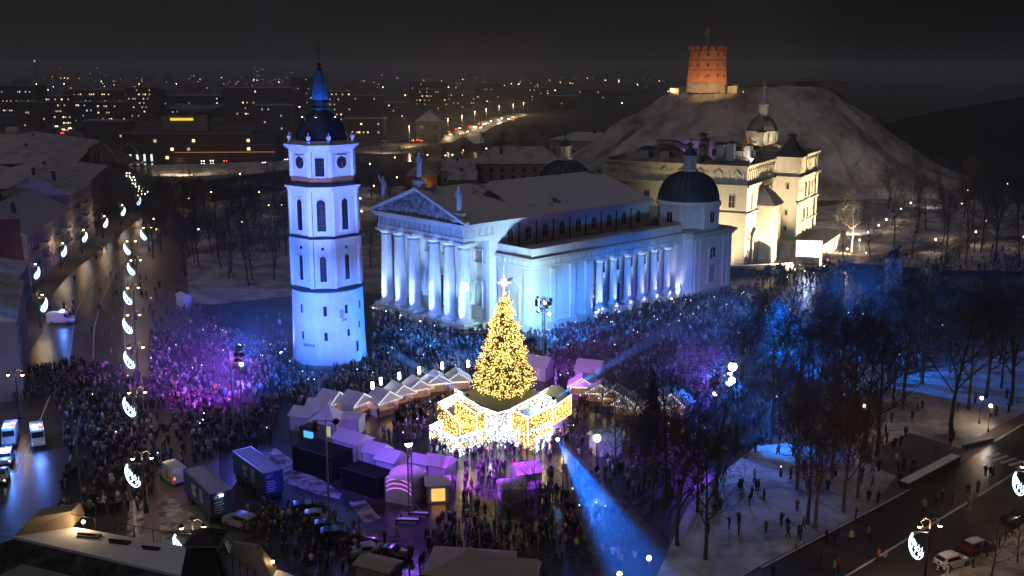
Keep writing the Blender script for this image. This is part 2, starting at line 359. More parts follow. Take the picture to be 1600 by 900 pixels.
# ================================================================ windows shared by mesh
WCACHE = {}
def arch_pts(w, h, arch, n=8):
    if not arch: return [(-w/2,0),(w/2,0),(w/2,h),(-w/2,h)]
    r = w/2; p = [(-r,0),(r,0)]
    p += [(r*math.cos(math.pi*i/n), h-r+r*math.sin(math.pi*i/n)) for i in range(n+1)]
    return p
def window(parent, x, y, z, ang, w, h, arch=False, fw=0.22, depth=0.22, frame=None, pane=None, bars=(1,2), name='window', barmat=None):
    """frame proud of the wall with a glazed pane and glazing bars set back inside it; ang = outward direction"""
    frame = frame or PLASTER; pane = pane or GLASS
    key = (w, h, arch, fw, depth, frame.name, pane.name, bars)
    if key not in WCACHE:
        ip = arch_pts(w, h, arch); op = [(a*(1+2*fw/w), b*(h+2*fw)/h-fw if b else -fw) for a, b in ip]
        mb = MB(); n = len(ip)
        vs = [(a,-depth,b) for a,b in op]+[(a,-depth,b) for a,b in ip]+[(a,0,b) for a,b in op]+[(a,-0.03,b) for a,b in ip]
        fs = []
        for i in range(n):
            j = (i+1) % n
            fs += [(i,j,n+j,n+i),(i,2*n+i,2*n+j,j),(n+i,n+j,3*n+j,3*n+i)]
        mb.add(vs, fs); fme = mb.mesh('window', frame)
        pb = MB(); pb.add([(a,-0.03,b) for a,b in ip], [tuple(range(n))]); pme = pb.mesh('pane', pane)
        bme = None
        if bars:
            bb = MB(); t = max(0.06, w*0.05)
            for i in range(1, bars[0]+1): xx = -w/2+w*i/(bars[0]+1); bb.box(xx-t/2, xx+t/2, -0.10, -0.04, 0, h*(0.98 if not arch else 0.93))
            for i in range(1, bars[1]+1): zz = h*i/(bars[1]+1); bb.box(-w/2, w/2, -0.11, -0.045, zz-t/2, zz+t/2)
            bme = bb.mesh('glazing_bars', barmat or PLASTER)
        WCACHE[key] = (fme, pme, bme)
    fme, pme, bme = WCACHE[key]
    o = link(name, fme, parent, loc=(x,y,z), rz=ang+math.pi/2)
    link('pane', pme, o)
    if bme: link('glazing_bars', bme, o)
    return o
# ================================================================ cathedral
CO = (-9.7, 203.5); CA = math.atan2(0.683, 0.730)
def CW(a, b, z=0.0): return (CO[0]+a*0.730-b*0.683, CO[1]+a*0.683+b*0.730, z)
cath = thing('cathedral', 'white neoclassical cathedral with six-column portico and dark chapel dome, lit blue', 'cathedral', (CO[0], CO[1], 0), CA)
def part(name, mb, m, parent=cath, smooth=False, **kw): return mb.build(name, m, parent, smooth, **kw)
YL, YR, YM = 28.1, -1.2, 13.45
m = MB(); m.box(6, 57.5, YR, YL, 0, 18.4); part('nave_wall', m, PLASTER)
m = MB(); m.box(-3.2, 5.99, YR-1.6, YL+1.6, 0, 0.4); m.box(-2.7, 5.99, YR-1.2, YL+1.2, 0.4, 0.8); m.box(-2.2, 5.99, YR-.8, YL+.8, 0.8, 1.2); part('portico_steps', m, STONE)
def column_mesh(r, z0, z1, sq, m_=PLASTER):
    h = z1-z0; mb = MB(); s = r*1.5
    mb.box(-s, s, -s, s, z0, z0+0.45)
    mb.lathe([(r*1.42,z0+.45),(r*1.48,z0+.75),(r*1.25,z0+.95),(r*1.12,z0+1.1),(r,z0+1.3),(r*1.0,z0+h*0.35),(r*0.95,z0+h*0.6),(r*0.86,z1-1.75),(r*0.98,z1-1.7),(r*0.98,z1-1.5),(r*0.86,z1-1.45),(r*0.86,z1-1.0),(r*0.98,z1-.95),(r*1.22,z1-.55),(r*1.22,z1-.5)], 20)
    mb.box(-s*.88, s*.88, -s*.88, s*.88, z1-.5, z1)
    return mb.mesh('column', m_, True)
cm = column_mesh(1.32, 1.2, 18.4, True)
COLY = [0.0, 4.9, 9.9, 16.8, 22.0, 26.9]
for y in COLY: link('column', cm, cath, loc=(0, y, 0))
# entablature: architrave, frieze, cornice; triglyph blocks joined (each a few pixels)
m = MB(); m.box(-1.35, 7.0, YR-.2, YL+.2, 18.4, 19.4); m.box(-1.15, 7.02, YR-.05, YL+.05, 19.4, 21.2)
part('entablature', m, PLASTER)
m = MB(); m.box(-1.75, 57.6, YR-.65, YL+.65, 21.2, 21.6); m.box(-2.25, 57.6, YR-1.15, YL+1.15, 21.6, 22.25); part('cornice', m, PLASTER)
m = MB()
k = 0; y = YR+.2
while y < YL-.3:
    m.box(-1.32, -1.14, y, y+.9, 19.45, 21.15); m.box(-1.5,-1.14, y-.05, y+.95, 19.2, 19.4); y += 1.72
x = -.9
while x < 7: m.box(x, x+.9, YR-.2, YR-.04, 19.45, 21.15); x += 1.75
part('triglyph', m, STONE, kind='stuff')
m = MB(); m.box(7.02, 57.5, YR-.1, YL+.1, 18.4, 21.2); part('upper_wall', m, PLASTER)
# pediment: tympanum with carved relief figures, raking cornice
m = MB(); m.add([(-1.1,YR-.5,22.25),(-1.1,YL+.5,22.25),(-1.1,YM,27.6),(-0.2,YR-.5,22.25),(-0.2,YL+.5,22.25),(-0.2,YM,27.6)], [(0,1,2),(5,4,3),(0,3,4,1),(1,4,5,2),(2,5,3,0)])
ped = part('tympanum', m, RELIEF)
m = MB(); rnd = random.Random(4)
for i in range(46):
    yy = YR+2.5+rnd.random()*(YL-YR-5); top = 22.4+(1-abs(yy-YM)/(YL-YM))*5.0
    hh = min(top-22.6, 0.9+rnd.random()*1.9)
    if hh < 0.4: continue
    zz = 22.4+rnd.random()*max(0.05, top-22.6-hh)
    m.tube([(-1.15,yy,zz),(-1.3,yy+rnd.uniform(-.3,.3),zz+hh*.6),(-1.25,yy+rnd.uniform(-.5,.5),zz+hh)], [.35,.38,.15], 6)
    m.ball(-1.3, yy+rnd.uniform(-.3,.3), zz+hh, .22, 6, 4)
m.build('relief_figure', RELIEF, ped, True, kind='stuff')
m = MB()
for sgn, ye in ((-1, YR-1.4), (1, YL+1.4)):
    m.loft([[(-2.3,ye,22.27),(-0.9,ye,22.27),(-0.9,ye,22.8),(-2.3,ye,22.8)],[(-2.3,YM,28.05),(-0.9,YM,28.05),(-0.9,YM,28.6),(-2.3,YM,28.6)]])
part('raking_cornice', m, PLASTER)
m = MB(); m.add([(-.9,YR-1.2,22.3),(-.9,YM,28.35),(-.9,YL+1.2,22.3),(57.5,YR-1.2,22.3),(55,YM,28.35),(57.5,YL+1.2,22.3)], [(0,3,4,1),(1,4,5,2),(3,5,4),(0,1,2),(0,2,5,3)])
part('roof', m, ROOFSNOW)
# front wall detail: doors and niches seen between the columns, reliefs
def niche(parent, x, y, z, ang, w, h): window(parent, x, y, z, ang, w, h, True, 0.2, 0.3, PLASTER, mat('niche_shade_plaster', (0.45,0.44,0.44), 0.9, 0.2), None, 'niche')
PANELM = mat('relief_panel', (0.55,0.54,0.53), 0.9, 0.65, 1.6, 0.9)
for y in (2.4, 7.4, 13.4, 19.4, 24.5):
    window(cath, 5.99, y, 13.2, math.pi, 2.4, 2.6, False, 0.2, 0.25, PLASTER, PANELM, None, 'relief_panel')
    if y == 13.4:
        window(cath, 5.99, y, 1.2, math.pi, 3.4, 7.5, False, 0.5, 0.35, PLASTER, mat('door_wood', (0.05,0.035,0.03), 0.6), (1,3), 'door', BLACK)
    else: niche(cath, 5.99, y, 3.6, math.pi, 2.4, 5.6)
window(cath, 5.99, -0.4, 13.0, math.pi, 1.0, 3.2, False, 0.15, 0.2, PLASTER, PANELM, None, 'relief_panel')
for y in (-0.9, 27.8):
    m = MB(); m.box(5.5, 6.5, y-.5, y+.5, 1.2, 18.4); part('pilaster', m, PLASTER)
# aisles
for s in (0, 1):
    Y = (lambda v: v) if s == 0 else (lambda v: 26.9-v)
    def bx(mb, x0, x1, ya, yb, z0, z1): y0, y1 = sorted((Y(ya), Y(yb))); mb.box(x0, x1, y0, y1, z0, z1)
    m = MB(); bx(m, 8, 26.3, -11.5, -1.25, 0, 13); bx(m, 26.3, 54.5, -9.8, -1.25, 0, 13); bx(m, 54.5, 57.5, -11.5, -1.25, 0, 13); part('aisle_wall', m, PLASTER)
    m = MB(); bx(m, 7.7, 57.5, -11.8, -1.25, 13, 13.7); bx(m, 7.85, 57.5, -11.65, -1.25, 13.7, 14.9); part('aisle_entablature', m, PLASTER)
    m = MB(); bx(m, 7.2, 57.5, -12.3, -1.25, 14.9, 15.5); part('aisle_cornice', m, STONE)
    m = MB(); bx(m, 8.0, 57.0, -11.6, -11.1, 15.5, 17.4); bx(m, 8.0, 8.5, -11.1, -1.25, 15.5, 17.4); part('parapet', m, PLASTER)
    m = MB(); bx(m, 8.55, 57, -11.05, -1.3, 15.55, 16.0); part('aisle_roof', m, ROOFSNOW2)
    m = MB(); bx(m, 7.6, 57.6, -12.0, -9.0, 0.0, 1.5); part('plinth', m, STONE)
    if s == 0:
        m = MB(); x = 8.2
        while x < 57: m.box(x, x+.7, -11.75, -11.62, 13.75, 14.85); x += 1.5
        y = -11.3
        while y < -2: m.box(7.72, 7.84, y, y+.7, 13.75, 14.85); y += 1.5
        part('frieze_block', m, PLASTER, kind='stuff')
        for x, w in ((9.2,2.0),(14.0,1.5),(19.9,1.6),(24.8,2.0),(55.6,1.8)):
            m = MB(); m.box(x-w/2, x+w/2, -11.85, -11.45, 1.5, 13); m.box(x-w/2-.15, x+w/2+.15, -12.0, -11.5, 12.3, 12.99); m.box(x-w/2-.15, x+w/2+.15, -11.98, -11.5, 1.5, 2.2)
            part('pilaster', m, PLASTER)
        for y, w in ((-10.4,2.0),(-2.4,1.6)):
            m = MB(); m.box(7.65, 8.05, y-w/2, y+w/2, 1.0, 13); m.box(7.55, 8.05, y-w/2-.15, y+w/2+.15, 12.3, 12.99); part('pilaster', m, PLASTER)
        # pedimented statue niche on the aisle front
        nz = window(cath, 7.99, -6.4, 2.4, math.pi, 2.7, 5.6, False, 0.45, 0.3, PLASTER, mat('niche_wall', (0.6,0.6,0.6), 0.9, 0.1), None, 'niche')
        m = MB(); m.loft([[(-2.5,-.6,6.6),(2.5,-.6,6.6),(0,-.6,8.3)],[(-2.5,-.03,6.6),(2.5,-.03,6.6),(0,-.03,8.3)]]); m.box(-2.2,2.2,-.45,-.04,6.1,6.58)
        m.build('niche_pediment', PLASTER, nz)
        cs = column_mesh(0.85, 1.5, 13, True)
        for x in (29, 33.6, 38.4, 43, 47.6, 52.4): link('side_column', cs, cath, loc=(x, -11.0, 0))
        for x in (27.2, 31.3, 36, 40.7, 45.3, 50):
            window(cath, x, -9.81, 9.2, -math.pi/2, 1.3, 3.0, False, 0.2, 0.2, PLASTER, GLASS, (1,1))
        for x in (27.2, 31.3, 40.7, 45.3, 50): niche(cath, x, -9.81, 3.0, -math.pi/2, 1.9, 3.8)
        window(cath, 36, -9.81, 1.5, -math.pi/2, 2.2, 4.6, False, 0.35, 0.3, PLASTER, MATS['door_wood'], (1,2), 'door', BLACK)
# clerestory windows
for i in range(9):
    window(cath, 11.5+i*5.2, YR-.11, 17.2, -math.pi/2, 1.7, 2.9, True, 0.18, 0.15, PLASTER, GLASS, (1,1))
for i in range(8):
    m = MB(); m.box(13.9+i*5.2, 14.1+i*5.2, YR-.3, YR-.11, 16, 21); part('downpipe', m, SHEET)
# chapels with domes
def chapel(y0, y1, cy, x0, x1, snowring):
    m = MB(); m.box(x0, x1, y0, y1, 0, 14.2); part('chapel_wall', m, PLASTER)
    m = MB(); m.box(x0-.4, x1+.4, y0-.4, y1+.4, 14.2, 14.9); m.box(x0-.9, x1+.9, y0-.9, y1+.9, 14.9, 15.5); part('chapel_cornice', m, STONE)
    m = MB(); m.box(x0, x1, y0, y1, 15.5, 15.8); part('chapel_roof', m, ROOFSNOW2)
    cx = (x0+x1)/2
    m = MB(); m.lathe([(7.6,15.8),(7.6,21.0),(8.0,21.1),(8.0,21.7)], 8, cx, cy, R(22.5)); part('drum', m, PLASTER)
    m = MB(); m.lathe([(7.9,21.7),(7.5,22.3),(7.2,22.35)], 24, cx, cy); part('dome_snow_rim', m, SNOW)
    prof = [(7.3*math.cos(t)**0.9 if t < 1.5 else .9, 22.2+6.9*math.sin(t)) for t in [i*math.pi/2/9 for i in range(9)]]+[(1.3, 29.2)]
    m = MB(); m.lathe(prof, 24, cx, cy); dome = part('dome', m, COPPER, smooth=True)
    m = MB()
    for k in range(24):
        a = 2*math.pi*k/24
        m.tube([(cx+(r+.05)*math.cos(a), cy+(r+.05)*math.sin(a), z) for r, z in prof], 0.09, 4)
    m.build('dome_rib', SHEET, dome, kind='stuff')
    m = MB(); m.lathe([(1.9,29.0),(1.9,29.6),(1.5,29.7)], 12, cx, cy)
    m.lathe([(1.0,29.7),(1.0,32.4)], 8, cx, cy)
    for k in range(8): a = 2*math.pi*k/8; m.tube([(cx+1.4*math.cos(a), cy+1.4*math.sin(a), z) for z in (29.6,32.4)], .16, 5)
    m.lathe([(1.9,32.4),(1.9,32.75)], 12, cx, cy); la = part('lantern', m, PLASTER, smooth=True)
    m = MB(); m.lathe([(1.7,32.75),(1.6,33.3),(1.2,33.9),(.5,34.4),(.2,34.6),(.12,35.2),(.3,35.5),(.1,35.8)], 12, cx, cy); m.box(cx-.06,cx+.06,cy-.06,cy+.06,35.7,36.8); m.box(cx-.06,cx+.06,cy-.4,cy+.4,36.3,36.42)
    m.build('lantern_cap', COPPER, la, True)
    for k in (-2, -1, 0, 4, 3): 
        a = k*math.pi/4
        window(cath, cx+7.03*math.cos(a), cy+7.03*math.sin(a), 17.3, a, 1.7, 2.5, False, 0.2, 0.15, PLASTER, GLASS, (1,0))
chapel(-14.8, -1.3, -7.2, 57.1, 72.4, True)
chapel(28.2, 41.7, 34.1, 57.1, 72.4, True)
for x in (58.3, 60.2, 69.3, 71.3):
    m = MB(); m.box(x-.55, x+.55, -15.1, -14.75, 1.5, 14.2); part('pilaster', m, PLASTER)
window(cath, 64.7, -14.81, 9.0, -math.pi/2, 2.4, 2.6, True, 0.3, 0.2, PLASTER, GLASS, (1,1))
window(cath, 64.7, -14.81, 3.2, -math.pi/2, 2.6, 4.0, False, 0.3, 0.2, PLASTER, PANELM, None, 'relief_panel')
m = MB(); m.box(56.9, 72.7, -15.2, -14.78, 0, 1.5); part('plinth', m, STONE)
m = MB(); m.box(57.51, 74, YR, YL, 0, 17); part('choir_wall', m, PLASTER)
m = MB(); m.box(57.51, 74.5, YR-.5, YL+.5, 17, 17.6); part('choir_roof', m, ROOFSNOW2)

# statues: robed figures on pedestals
def statue_mesh(arm, seed):
    bm = bmesh.new(); me = bpy.data.meshes.new('figure')
    P = [(0,0,.2,.52),(0,0,1.2,.55),(0,.05,2.2,.50),(0,.05,3.0,.46),(0,0,3.7,.52),(0,0,4.15,.2),(0,-.05,4.5,.27),(0,-.02,4.85,.22),
         (.55,0,3.75,.22),(.85,-.1,3.1,.19),(.45,-.45,2.7,.16),(-.55,0,3.75,.22)]
    P += [(-.95,-.15,4.3,.17),(-1.1,-.3,5.1,.13)] if arm else [(-.8,-.1,3.0,.19),(-.4,-.5,3.0,.15)]
    E = [(0,1),(1,2),(2,3),(3,4),(4,5),(5,6),(6,7),(4,8),(8,9),(9,10),(4,11),(11,12),(12,13)]
    return skin_mesh('figure', P, E, 2, STONE)
def skin_mesh(name, P, E, sub, mats):
    me = bpy.data.meshes.new(name+'_skeleton'); me.from_pydata([p[:3] for p in P], E, [])
    o = bpy.data.objects.new(name, me); COL.objects.link(o)
    o.modifiers.new('skin', 'SKIN')
    for i, p in enumerate(P):
        sv = me.skin_vertices[0].data[i]; r = p[3]
        sv.radius = (r, p[4] if len(p) > 4 else r); sv.use_root = (i == 0)
    if sub:
        s = o.modifiers.new('sub', 'SUBSURF'); s.levels = sub; s.render_levels = sub
    dg = bpy.context.evaluated_depsgraph_get(); dg.update()
    out = bpy.data.meshes.new_from_object(o.evaluated_get(dg)); out.name = name
    bpy.data.objects.remove(o); out.materials.clear()
    for m_ in (mats if isinstance(mats, (list,tuple)) else [mats]): out.materials.append(m_)
    out.polygons.foreach_set('use_smooth', [True]*len(out.polygons))
    return out
ST = [statue_mesh(True, 1), statue_mesh(False, 2)]
pm = MB(); pm.box(-.8,.8,-.7,.7,-1.4,0); pm.box(-.95,.95,-.85,.85,-.15,.02); pm.box(-1.0,1.0,-.9,.9,-1.6,-1.2); PED = pm.mesh('pedestal', STONE)
for (a, b, z, k, lab, sc) in ((-.8, 0.6, 24.4, 1, 'pale robed statue on the cathedral corner nearest the bell tower side colonnade', 1.15),
                          (-.8, 13.45, 30.0, 1, 'pale robed statue on the apex of the cathedral pediment', 1.25),
                          (-.8, 26.4, 24.3, 0, 'pale statue with raised arm on the far corner of the cathedral pediment', 1.15)):
    x, y, _ = CW(a, b); t = thing('statue', lab, 'statue', (x, y, z), CA-math.pi/2, 'roof statues of the cathedral', sc)
    link('figure', ST[k], t); link('pedestal', PED, t)
bpy.data.objects['statue']['label'] = 'blue-lit robed statue on the roof corner above the rightmost portico column'
for i, (x, z) in enumerate(((27.2,3.1),(31.3,3.1),(40.7,3.1),(45.3,3.1),(50,3.1))):
    wx, wy, _ = CW(x, -10.35); t = link('niche_statue', ST[i % 2], None, loc=(wx, wy, z), rz=CA, scale=0.62)
    tag(t, 'small stone figure in the %s niche of the cathedral side colonnade from the tree' % ORD[i], 'statue', 'figures in the side niches')
wx, wy, _ = CW(7.6, -6.4); t = link('niche_statue', ST[0], None, loc=(wx, wy, 2.5), rz=CA-math.pi/2, scale=0.8); tag(t, 'stone figure in the pedimented niche behind the christmas tree top', 'statue', 'figures in the side niches')

# ---------------------------------------------------------------- bell tower
TX, TY = -33.9, 181.6; TA = R(50)
bt = thing('bell_tower', 'white round-based bell tower with octagonal tiers, clocks and dark dome, lit blue', 'tower', (TX, TY, 0), TA)
def octo(h, c): return [(h,-(h-c)),(h,h-c),(h-c,h),(-(h-c),h),(-h,h-c),(-h,-(h-c)),(-(h-c),-h),(h-c,-h)]
TCAM = math.atan2(-TY, -TX)-TA           # direction to the viewer in the tower's own frame
m = MB(); m.lathe([(6.95,0),(6.75,1.2),(6.6,5),(6.45,12),(6.4,14.0)], 48); part('drum', m, PLASTER, bt, True)
m = MB(); m.lathe([(6.4,14.0),(6.7,14.15),(6.75,14.4),(6.1,14.75)], 48); part('drum_cornice', m, COPPER, bt, True)
m = MB(); m.lathe([(7.1,0.0),(7.1,.5),(6.9,.7)], 48); part('plinth', m, RUBBLE, bt, True)
def tier(h, c, z0, z1, name, mm=PLASTER): m = MB(); m.prism(octo(h, c), z0, z1); return part(name, m, mm, bt)
def corn(h, c, z, hh, mm, name='cornice', st=1.0): m = MB(); m.prism(octo(h, c), z, z+hh, st); return part(name, m, mm, bt)
tier(5.6, 2.7, 14.4, 23.6, 'second_tier'); corn(5.85, 2.75, 23.3, .35, PLASTER); corn(6.05, 2.8, 23.65, .4, COPPER, 'ledge', .94)
tier(5.45, 2.65, 23.9, 32.6, 'third_tier'); corn(5.8, 2.7, 32.0, .5, PLASTER); corn(6.1, 2.8, 32.5, .35, PLASTER); corn(6.2, 2.8, 32.85, .45, COPPER, 'ledge', .9)
tier(5.1, 2.45, 33.2, 34.4, 'brick_course', BRICK)
tier(5.0, 2.4, 34.4, 39.4, 'clock_tier'); corn(5.3, 2.5, 38.9, .4, PLASTER); corn(5.6, 2.6, 39.3, .35, PLASTER); corn(5.95, 2.7, 39.65, .4, PLASTER)
corn(5.7, 2.6, 40.05, .6, ROOFSNOW2, 'ledge', .85)
ANG = [i*math.pi/4 for i in range(8)]
APO = lambda h, c, i: h if i % 2 == 0 else (2*h-c)/math.sqrt(2)
for i in range(8):
    a = ANG[i]
    for (h, c, z, w, hh, arch, nm) in ((5.6,2.7,16.0,1.15,4.6,True,'second'),(5.45,2.65,25.0,1.55,5.6,True,'third')):
        r = APO(h, c, i)+.005
        window(bt, r*math.cos(a), r*math.sin(a), z, a, w, hh, arch, 0.28, 0.25, PLASTER, GLASS, (1,4), 'window', BLACK)
    r = APO(5.6, 2.7, i)
    ov = MB(); ov.lathe([(.3,0),(.3,.08)], 10); ov.build('round_vent', GLASS, bt, loc=(r*math.cos(a), r*math.sin(a), 21.9), rot=(0, math.pi/2, a))
    r = APO(5.0, 2.4, i)+.005
    if i % 2 == 0:
        ck = MB(); ck.lathe([(1.28,0),(1.28,.12),(1.1,.14)], 24); o = ck.build('clock_frame', PLASTER, bt, loc=(r*math.cos(a), r*math.sin(a), 36.9), rot=(0, math.pi/2, a))
        f = MB(); f.lathe([(1.1,.145),(.001,.15)], 24); f.build('clock_face', mat('clock_face_black', (.015,.02,.03), .4), o)
        hd = MB(); gold = mat('gold_leaf', (.65,.45,.15), .35, .1, metal=.8)
        for k in range(12):
            t = k*math.pi/6; hd.rbox(.9*math.cos(t), .9*math.sin(t), .15, .2, .24, .08, t)
        hd.rbox(.3, .1, .15, .22, .7, .1, .3); hd.rbox(-.1, .35, .15, .22, .9, .08, 1.9); hd.build('clock_hands', gold, o)
        wr = MB(); wr.tube([(-1.25,-.15,38.3),(-.7,-.2,38.0),(0,-.2,37.95+.25),(.7,-.2,38.0),(1.25,-.15,38.3)], .13, 5); wr.build('garland', PLASTER, bt, loc=(r*math.cos(a), r*math.sin(a), 0), rz=a+math.pi/2)
    else:
        window(bt, r*math.cos(a), r*math.sin(a), 34.6, a, 1.6, 3.2, False, 0.25, 0.2, PLASTER, GLASS, (0,3), 'louvred_window', BLACK)
# corner strips
for (h, c, z0, z1) in ((5.6,2.7,14.75,23.3),(5.45,2.65,24.1,32.0),(5.0,2.4,34.4,38.9)):
    for (x, y) in octo(h, c):
        m = MB(); m.rbox(x*.985, y*.985, z0, z1, .75, .75, math.atan2(y, x)); part('corner_strip', m, PLASTER, bt)
# drum slits
for (u, z, w, hh) in ((475,11,.55,1.6),(510,10.6,.6,1.8),(542,10.8,.55,1.6),(476,6.2,.55,1.4),(510,6.1,.6,1.5),(544,6.6,.55,1.3),(556,3.4,.6,1.9),(563,11.2,.5,1.4),(561,7.6,.45,1.2)):
    a = TCAM+math.asin(max(-1, min(1, (u-515)/56))); rr = (6.62-.022*(z-5) if z > 5 else 6.62+.04*(5-z))
    window(bt, rr*math.cos(a), rr*math.sin(a), z-.8, a, w, hh, False, 0.1, 0.12, PLASTER, GLASS, None, 'slit_window')
for (u, z, w, hh) in ((535,9.6,.8,1.5),(539,9.0,.9,.5),(484,4.4,2.3,.5)):
    a = TCAM+math.asin((u-515)/56); rr = 6.6-.022*(z-5)
    pb = MB(); pb.box(-w/2, w/2, -.1, .2, 0, hh); pb.build('wall_tablet', RELIEF, bt, loc=(rr*math.cos(a), rr*math.sin(a), z-.3), rz=a+math.pi/2)
m = MB(); m.lathe([(4.6,40.5),(4.55,41.2),(4.35,42.2),(3.8,43.5),(2.9,44.6),(1.9,45.3),(1.5,45.8)], 16, ph=R(11)); dm = part('dome', m, SHEET, bt, True)
m = MB(); m.lathe([(1.75,45.8),(1.75,46.3),(1.45,46.4),(1.45,47.2),(1.7,47.3),(1.55,47.5)], 8, ph=R(22)); part('spire_base', m, SHEET, bt)
m = MB(); m.lathe([(1.5,47.4),(1.42,48.5),(1.15,50.3),(.85,51.8),(.55,52.8)], 8, ph=R(22)); part('spire', m, SPIREMAT, bt)
m = MB(); m.lathe([(.6,52.8),(.25,53.3),(.12,53.4)], 8); m.ball(0,0,53.7,.35,8,6); m.tube([(0,0,54),(0,0,57.2)],.07,5); m.tube([(-.7,0,56.1),(.7,0,56.1)],.06,5); part('finial_cross', m, SHEET, bt)
um = MB(); um.lathe([(.35,0),(.35,.3),(.18,.4),(.45,.9),(.4,1.2),(.15,1.35),(.05,1.8)], 8); ume = um.mesh('urn', PLASTER, True)
for (x, y) in octo(5.1, 2.45): link('urn', ume, bt, loc=(x, y, 40.3))
# ================================================================ palace
PA = math.atan2(.873, .488); PO = (61.6, 264.0)
def PW(a, b, z=0.0): return (PO[0]+a*.488-b*.873, PO[1]+a*.873+b*.488, z)
pal = thing('palace', 'large cream palace with attic storey and domed lantern below the castle hill', 'palace', (*PO, 0), PA)
def pp(name, mb, m, smooth=False, **kw): return mb.build(name, m, pal, smooth, **kw)
m = MB(); m.box(0, 14, 0, 42, 0, 22.4); m.box(14, 28, 0, 14, 0, 22.4); m.box(28.01, 52, -6.5, 12, 0, 22.4); m.box(14, 50, 30, 42, 0, 22.4); pp('wall', m, PLASTER2)
m = MB()
m.box(-.7, 14, -.7, 42.3, 22.4, 23.1); m.box(14, 28, -.7, 14, 22.4, 23.1); m.box(27.3, 52.7, -7.2, 12, 22.4, 23.1); m.box(14, 50.5, 30, 42.5, 22.4, 23.1)
m.box(-.45, .02, -.45, 42, 15.0, 15.7); m.box(.02, 28, -.45, .02, 15.0, 15.7); m.box(27.5, 52.4, -6.9, -6.45, 15.2, 15.8); m.box(34, 52.4, -6.85, -6.45, 9.4, 9.8)
pp('cornice', m, PLASTER2)
m = MB(); m.box(.3, 13.7, .3, 41.7, 23.1, 27.6); m.box(13.7, 28, .3, 13.7, 23.1, 27.6); m.box(34.5, 51.7, -6.2, 11.7, 23.1, 28.4); m.box(13.7, 49.7, 30.3, 41.7, 23.1, 27.6); pp('attic_wall', m, PLASTER2)
m = MB(); m.box(-.1, 14.1, -.1, 42.1, 27.6, 28.1); m.box(14.1, 28, -.1, 14.1, 27.6, 28.1); m.box(34.4, 52.2, -6.7, 12.1, 28.4, 28.9); m.box(14.1, 50.1, 29.9, 42.1, 27.6, 28.1); pp('attic_cornice', m, PLASTER2)
m = MB(); m.loft([[(0,0,28.1),(28,0,28.1),(28,14,28.1),(0,14,28.1)],[(6,6,30),(26,6,30),(26,8,30),(6,8,30)]])
m.loft([[(0,14,28.1),(14,14,28.1),(14,42,28.1),(0,42,28.1)],[(6,14,30),(8,14,30),(8,36,30),(6,36,30)]])
m.loft([[(34.5,-6.5,28.9),(52,-6.5,28.9),(52,12,28.9),(34.5,12,28.9)],[(41,1,31),(46,1,31),(46,5,31),(41,5,31)]])
m.loft([[(14,30,28.1),(50,30,28.1),(50,42,28.1),(14,42,28.1)],[(16,35,30.5),(46,35,30.5),(46,37,30.5),(16,37,30.5)]])
pp('roof', m, mat('palace_roof', (.30,.27,.27), .7, 0, .25, .1, col2=(.045,.04,.045), edge=(.4,.6)))
# attic blind arcade and small scrolls: several pixels each
m = MB()
for i in range(14): m.box(1+i*1.9, 1.45+i*1.9, .1, .31, 23.2, 26.2); 
for i in range(20): m.box(.1, .31, 1+i*2.0, 1.45+i*2.0, 23.2, 26.2)
for i in range(9): m.box(35.2+i*1.9, 35.6+i*1.9, -6.4, -6.19, 23.3, 27)
pp('attic_pilaster', m, PLASTER2, kind='stuff')
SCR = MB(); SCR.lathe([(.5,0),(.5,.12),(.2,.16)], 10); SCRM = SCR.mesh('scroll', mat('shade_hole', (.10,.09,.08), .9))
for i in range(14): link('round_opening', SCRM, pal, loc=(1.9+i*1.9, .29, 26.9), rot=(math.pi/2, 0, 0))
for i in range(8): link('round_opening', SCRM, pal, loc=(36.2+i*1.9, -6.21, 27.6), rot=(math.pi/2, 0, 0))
for i in range(8):
    m = MB(); y = 3+i*5; m.loft([[(.3,y-1.2,25.6),(.3,y+1.2,25.6),(.3,y,26.9)],[(0,y-1.2,25.6),(0,y+1.2,25.6),(0,y,26.9)]]); pp('attic_pediment', m, PLASTER2)
SOUTH, WEST = -math.pi/2, math.pi
def pw(x, y, z, ang, w, h, **k): window(pal, x, y, z, ang, w, h, k.get('arch', False), .18, .18, PLASTER2, k.get('pane', GLASS), k.get('bars', (1,1)))
for y in (4, 10, 16, 22, 28, 34):
    pw(-.01, y, 17, WEST, 1.6, 3.2)
    if y > 4: pw(-.01, y, 9, WEST, 1.6, 3.2)
pw(4.5, -.01, 16.3, SOUTH, 1.1, 4.4); pw(2.8, -.01, 8.0, SOUTH, 1.1, 3.4); pw(2.8, -.01, 1.0, SOUTH, 1.1, 2.6); pw(2.8, -.01, 4.8, SOUTH, .9, 1.2)
for x in (13, 16.5, 20): pw(x, -.01, 18.3, SOUTH, 1.2, 2.8)
for x in (37, 41, 45, 48.5): pw(x, -6.51, 16.6, SOUTH, 1.2, 4.0)
for x in (36.5, 40.5, 45.5, 49.5): pw(x, -6.51, 10.2, SOUTH, 1.2, 3.0)
for x in (36.5, 40.5, 45.5, 49.5): pw(x, -6.51, 4.6, SOUTH, 1.1, 2.2)
for z in (19.5, 12, 7.5): pw(28.0, -3.5, z, WEST, .7, 1.4, bars=None)
d = window(pal, 7.4, -.01, 0.8, SOUTH, 2.6, 7.2, True, .6, .5, STONE, mat('portal_door', (.10,.07,.05), .6), (1,2), 'portal', BLACK)
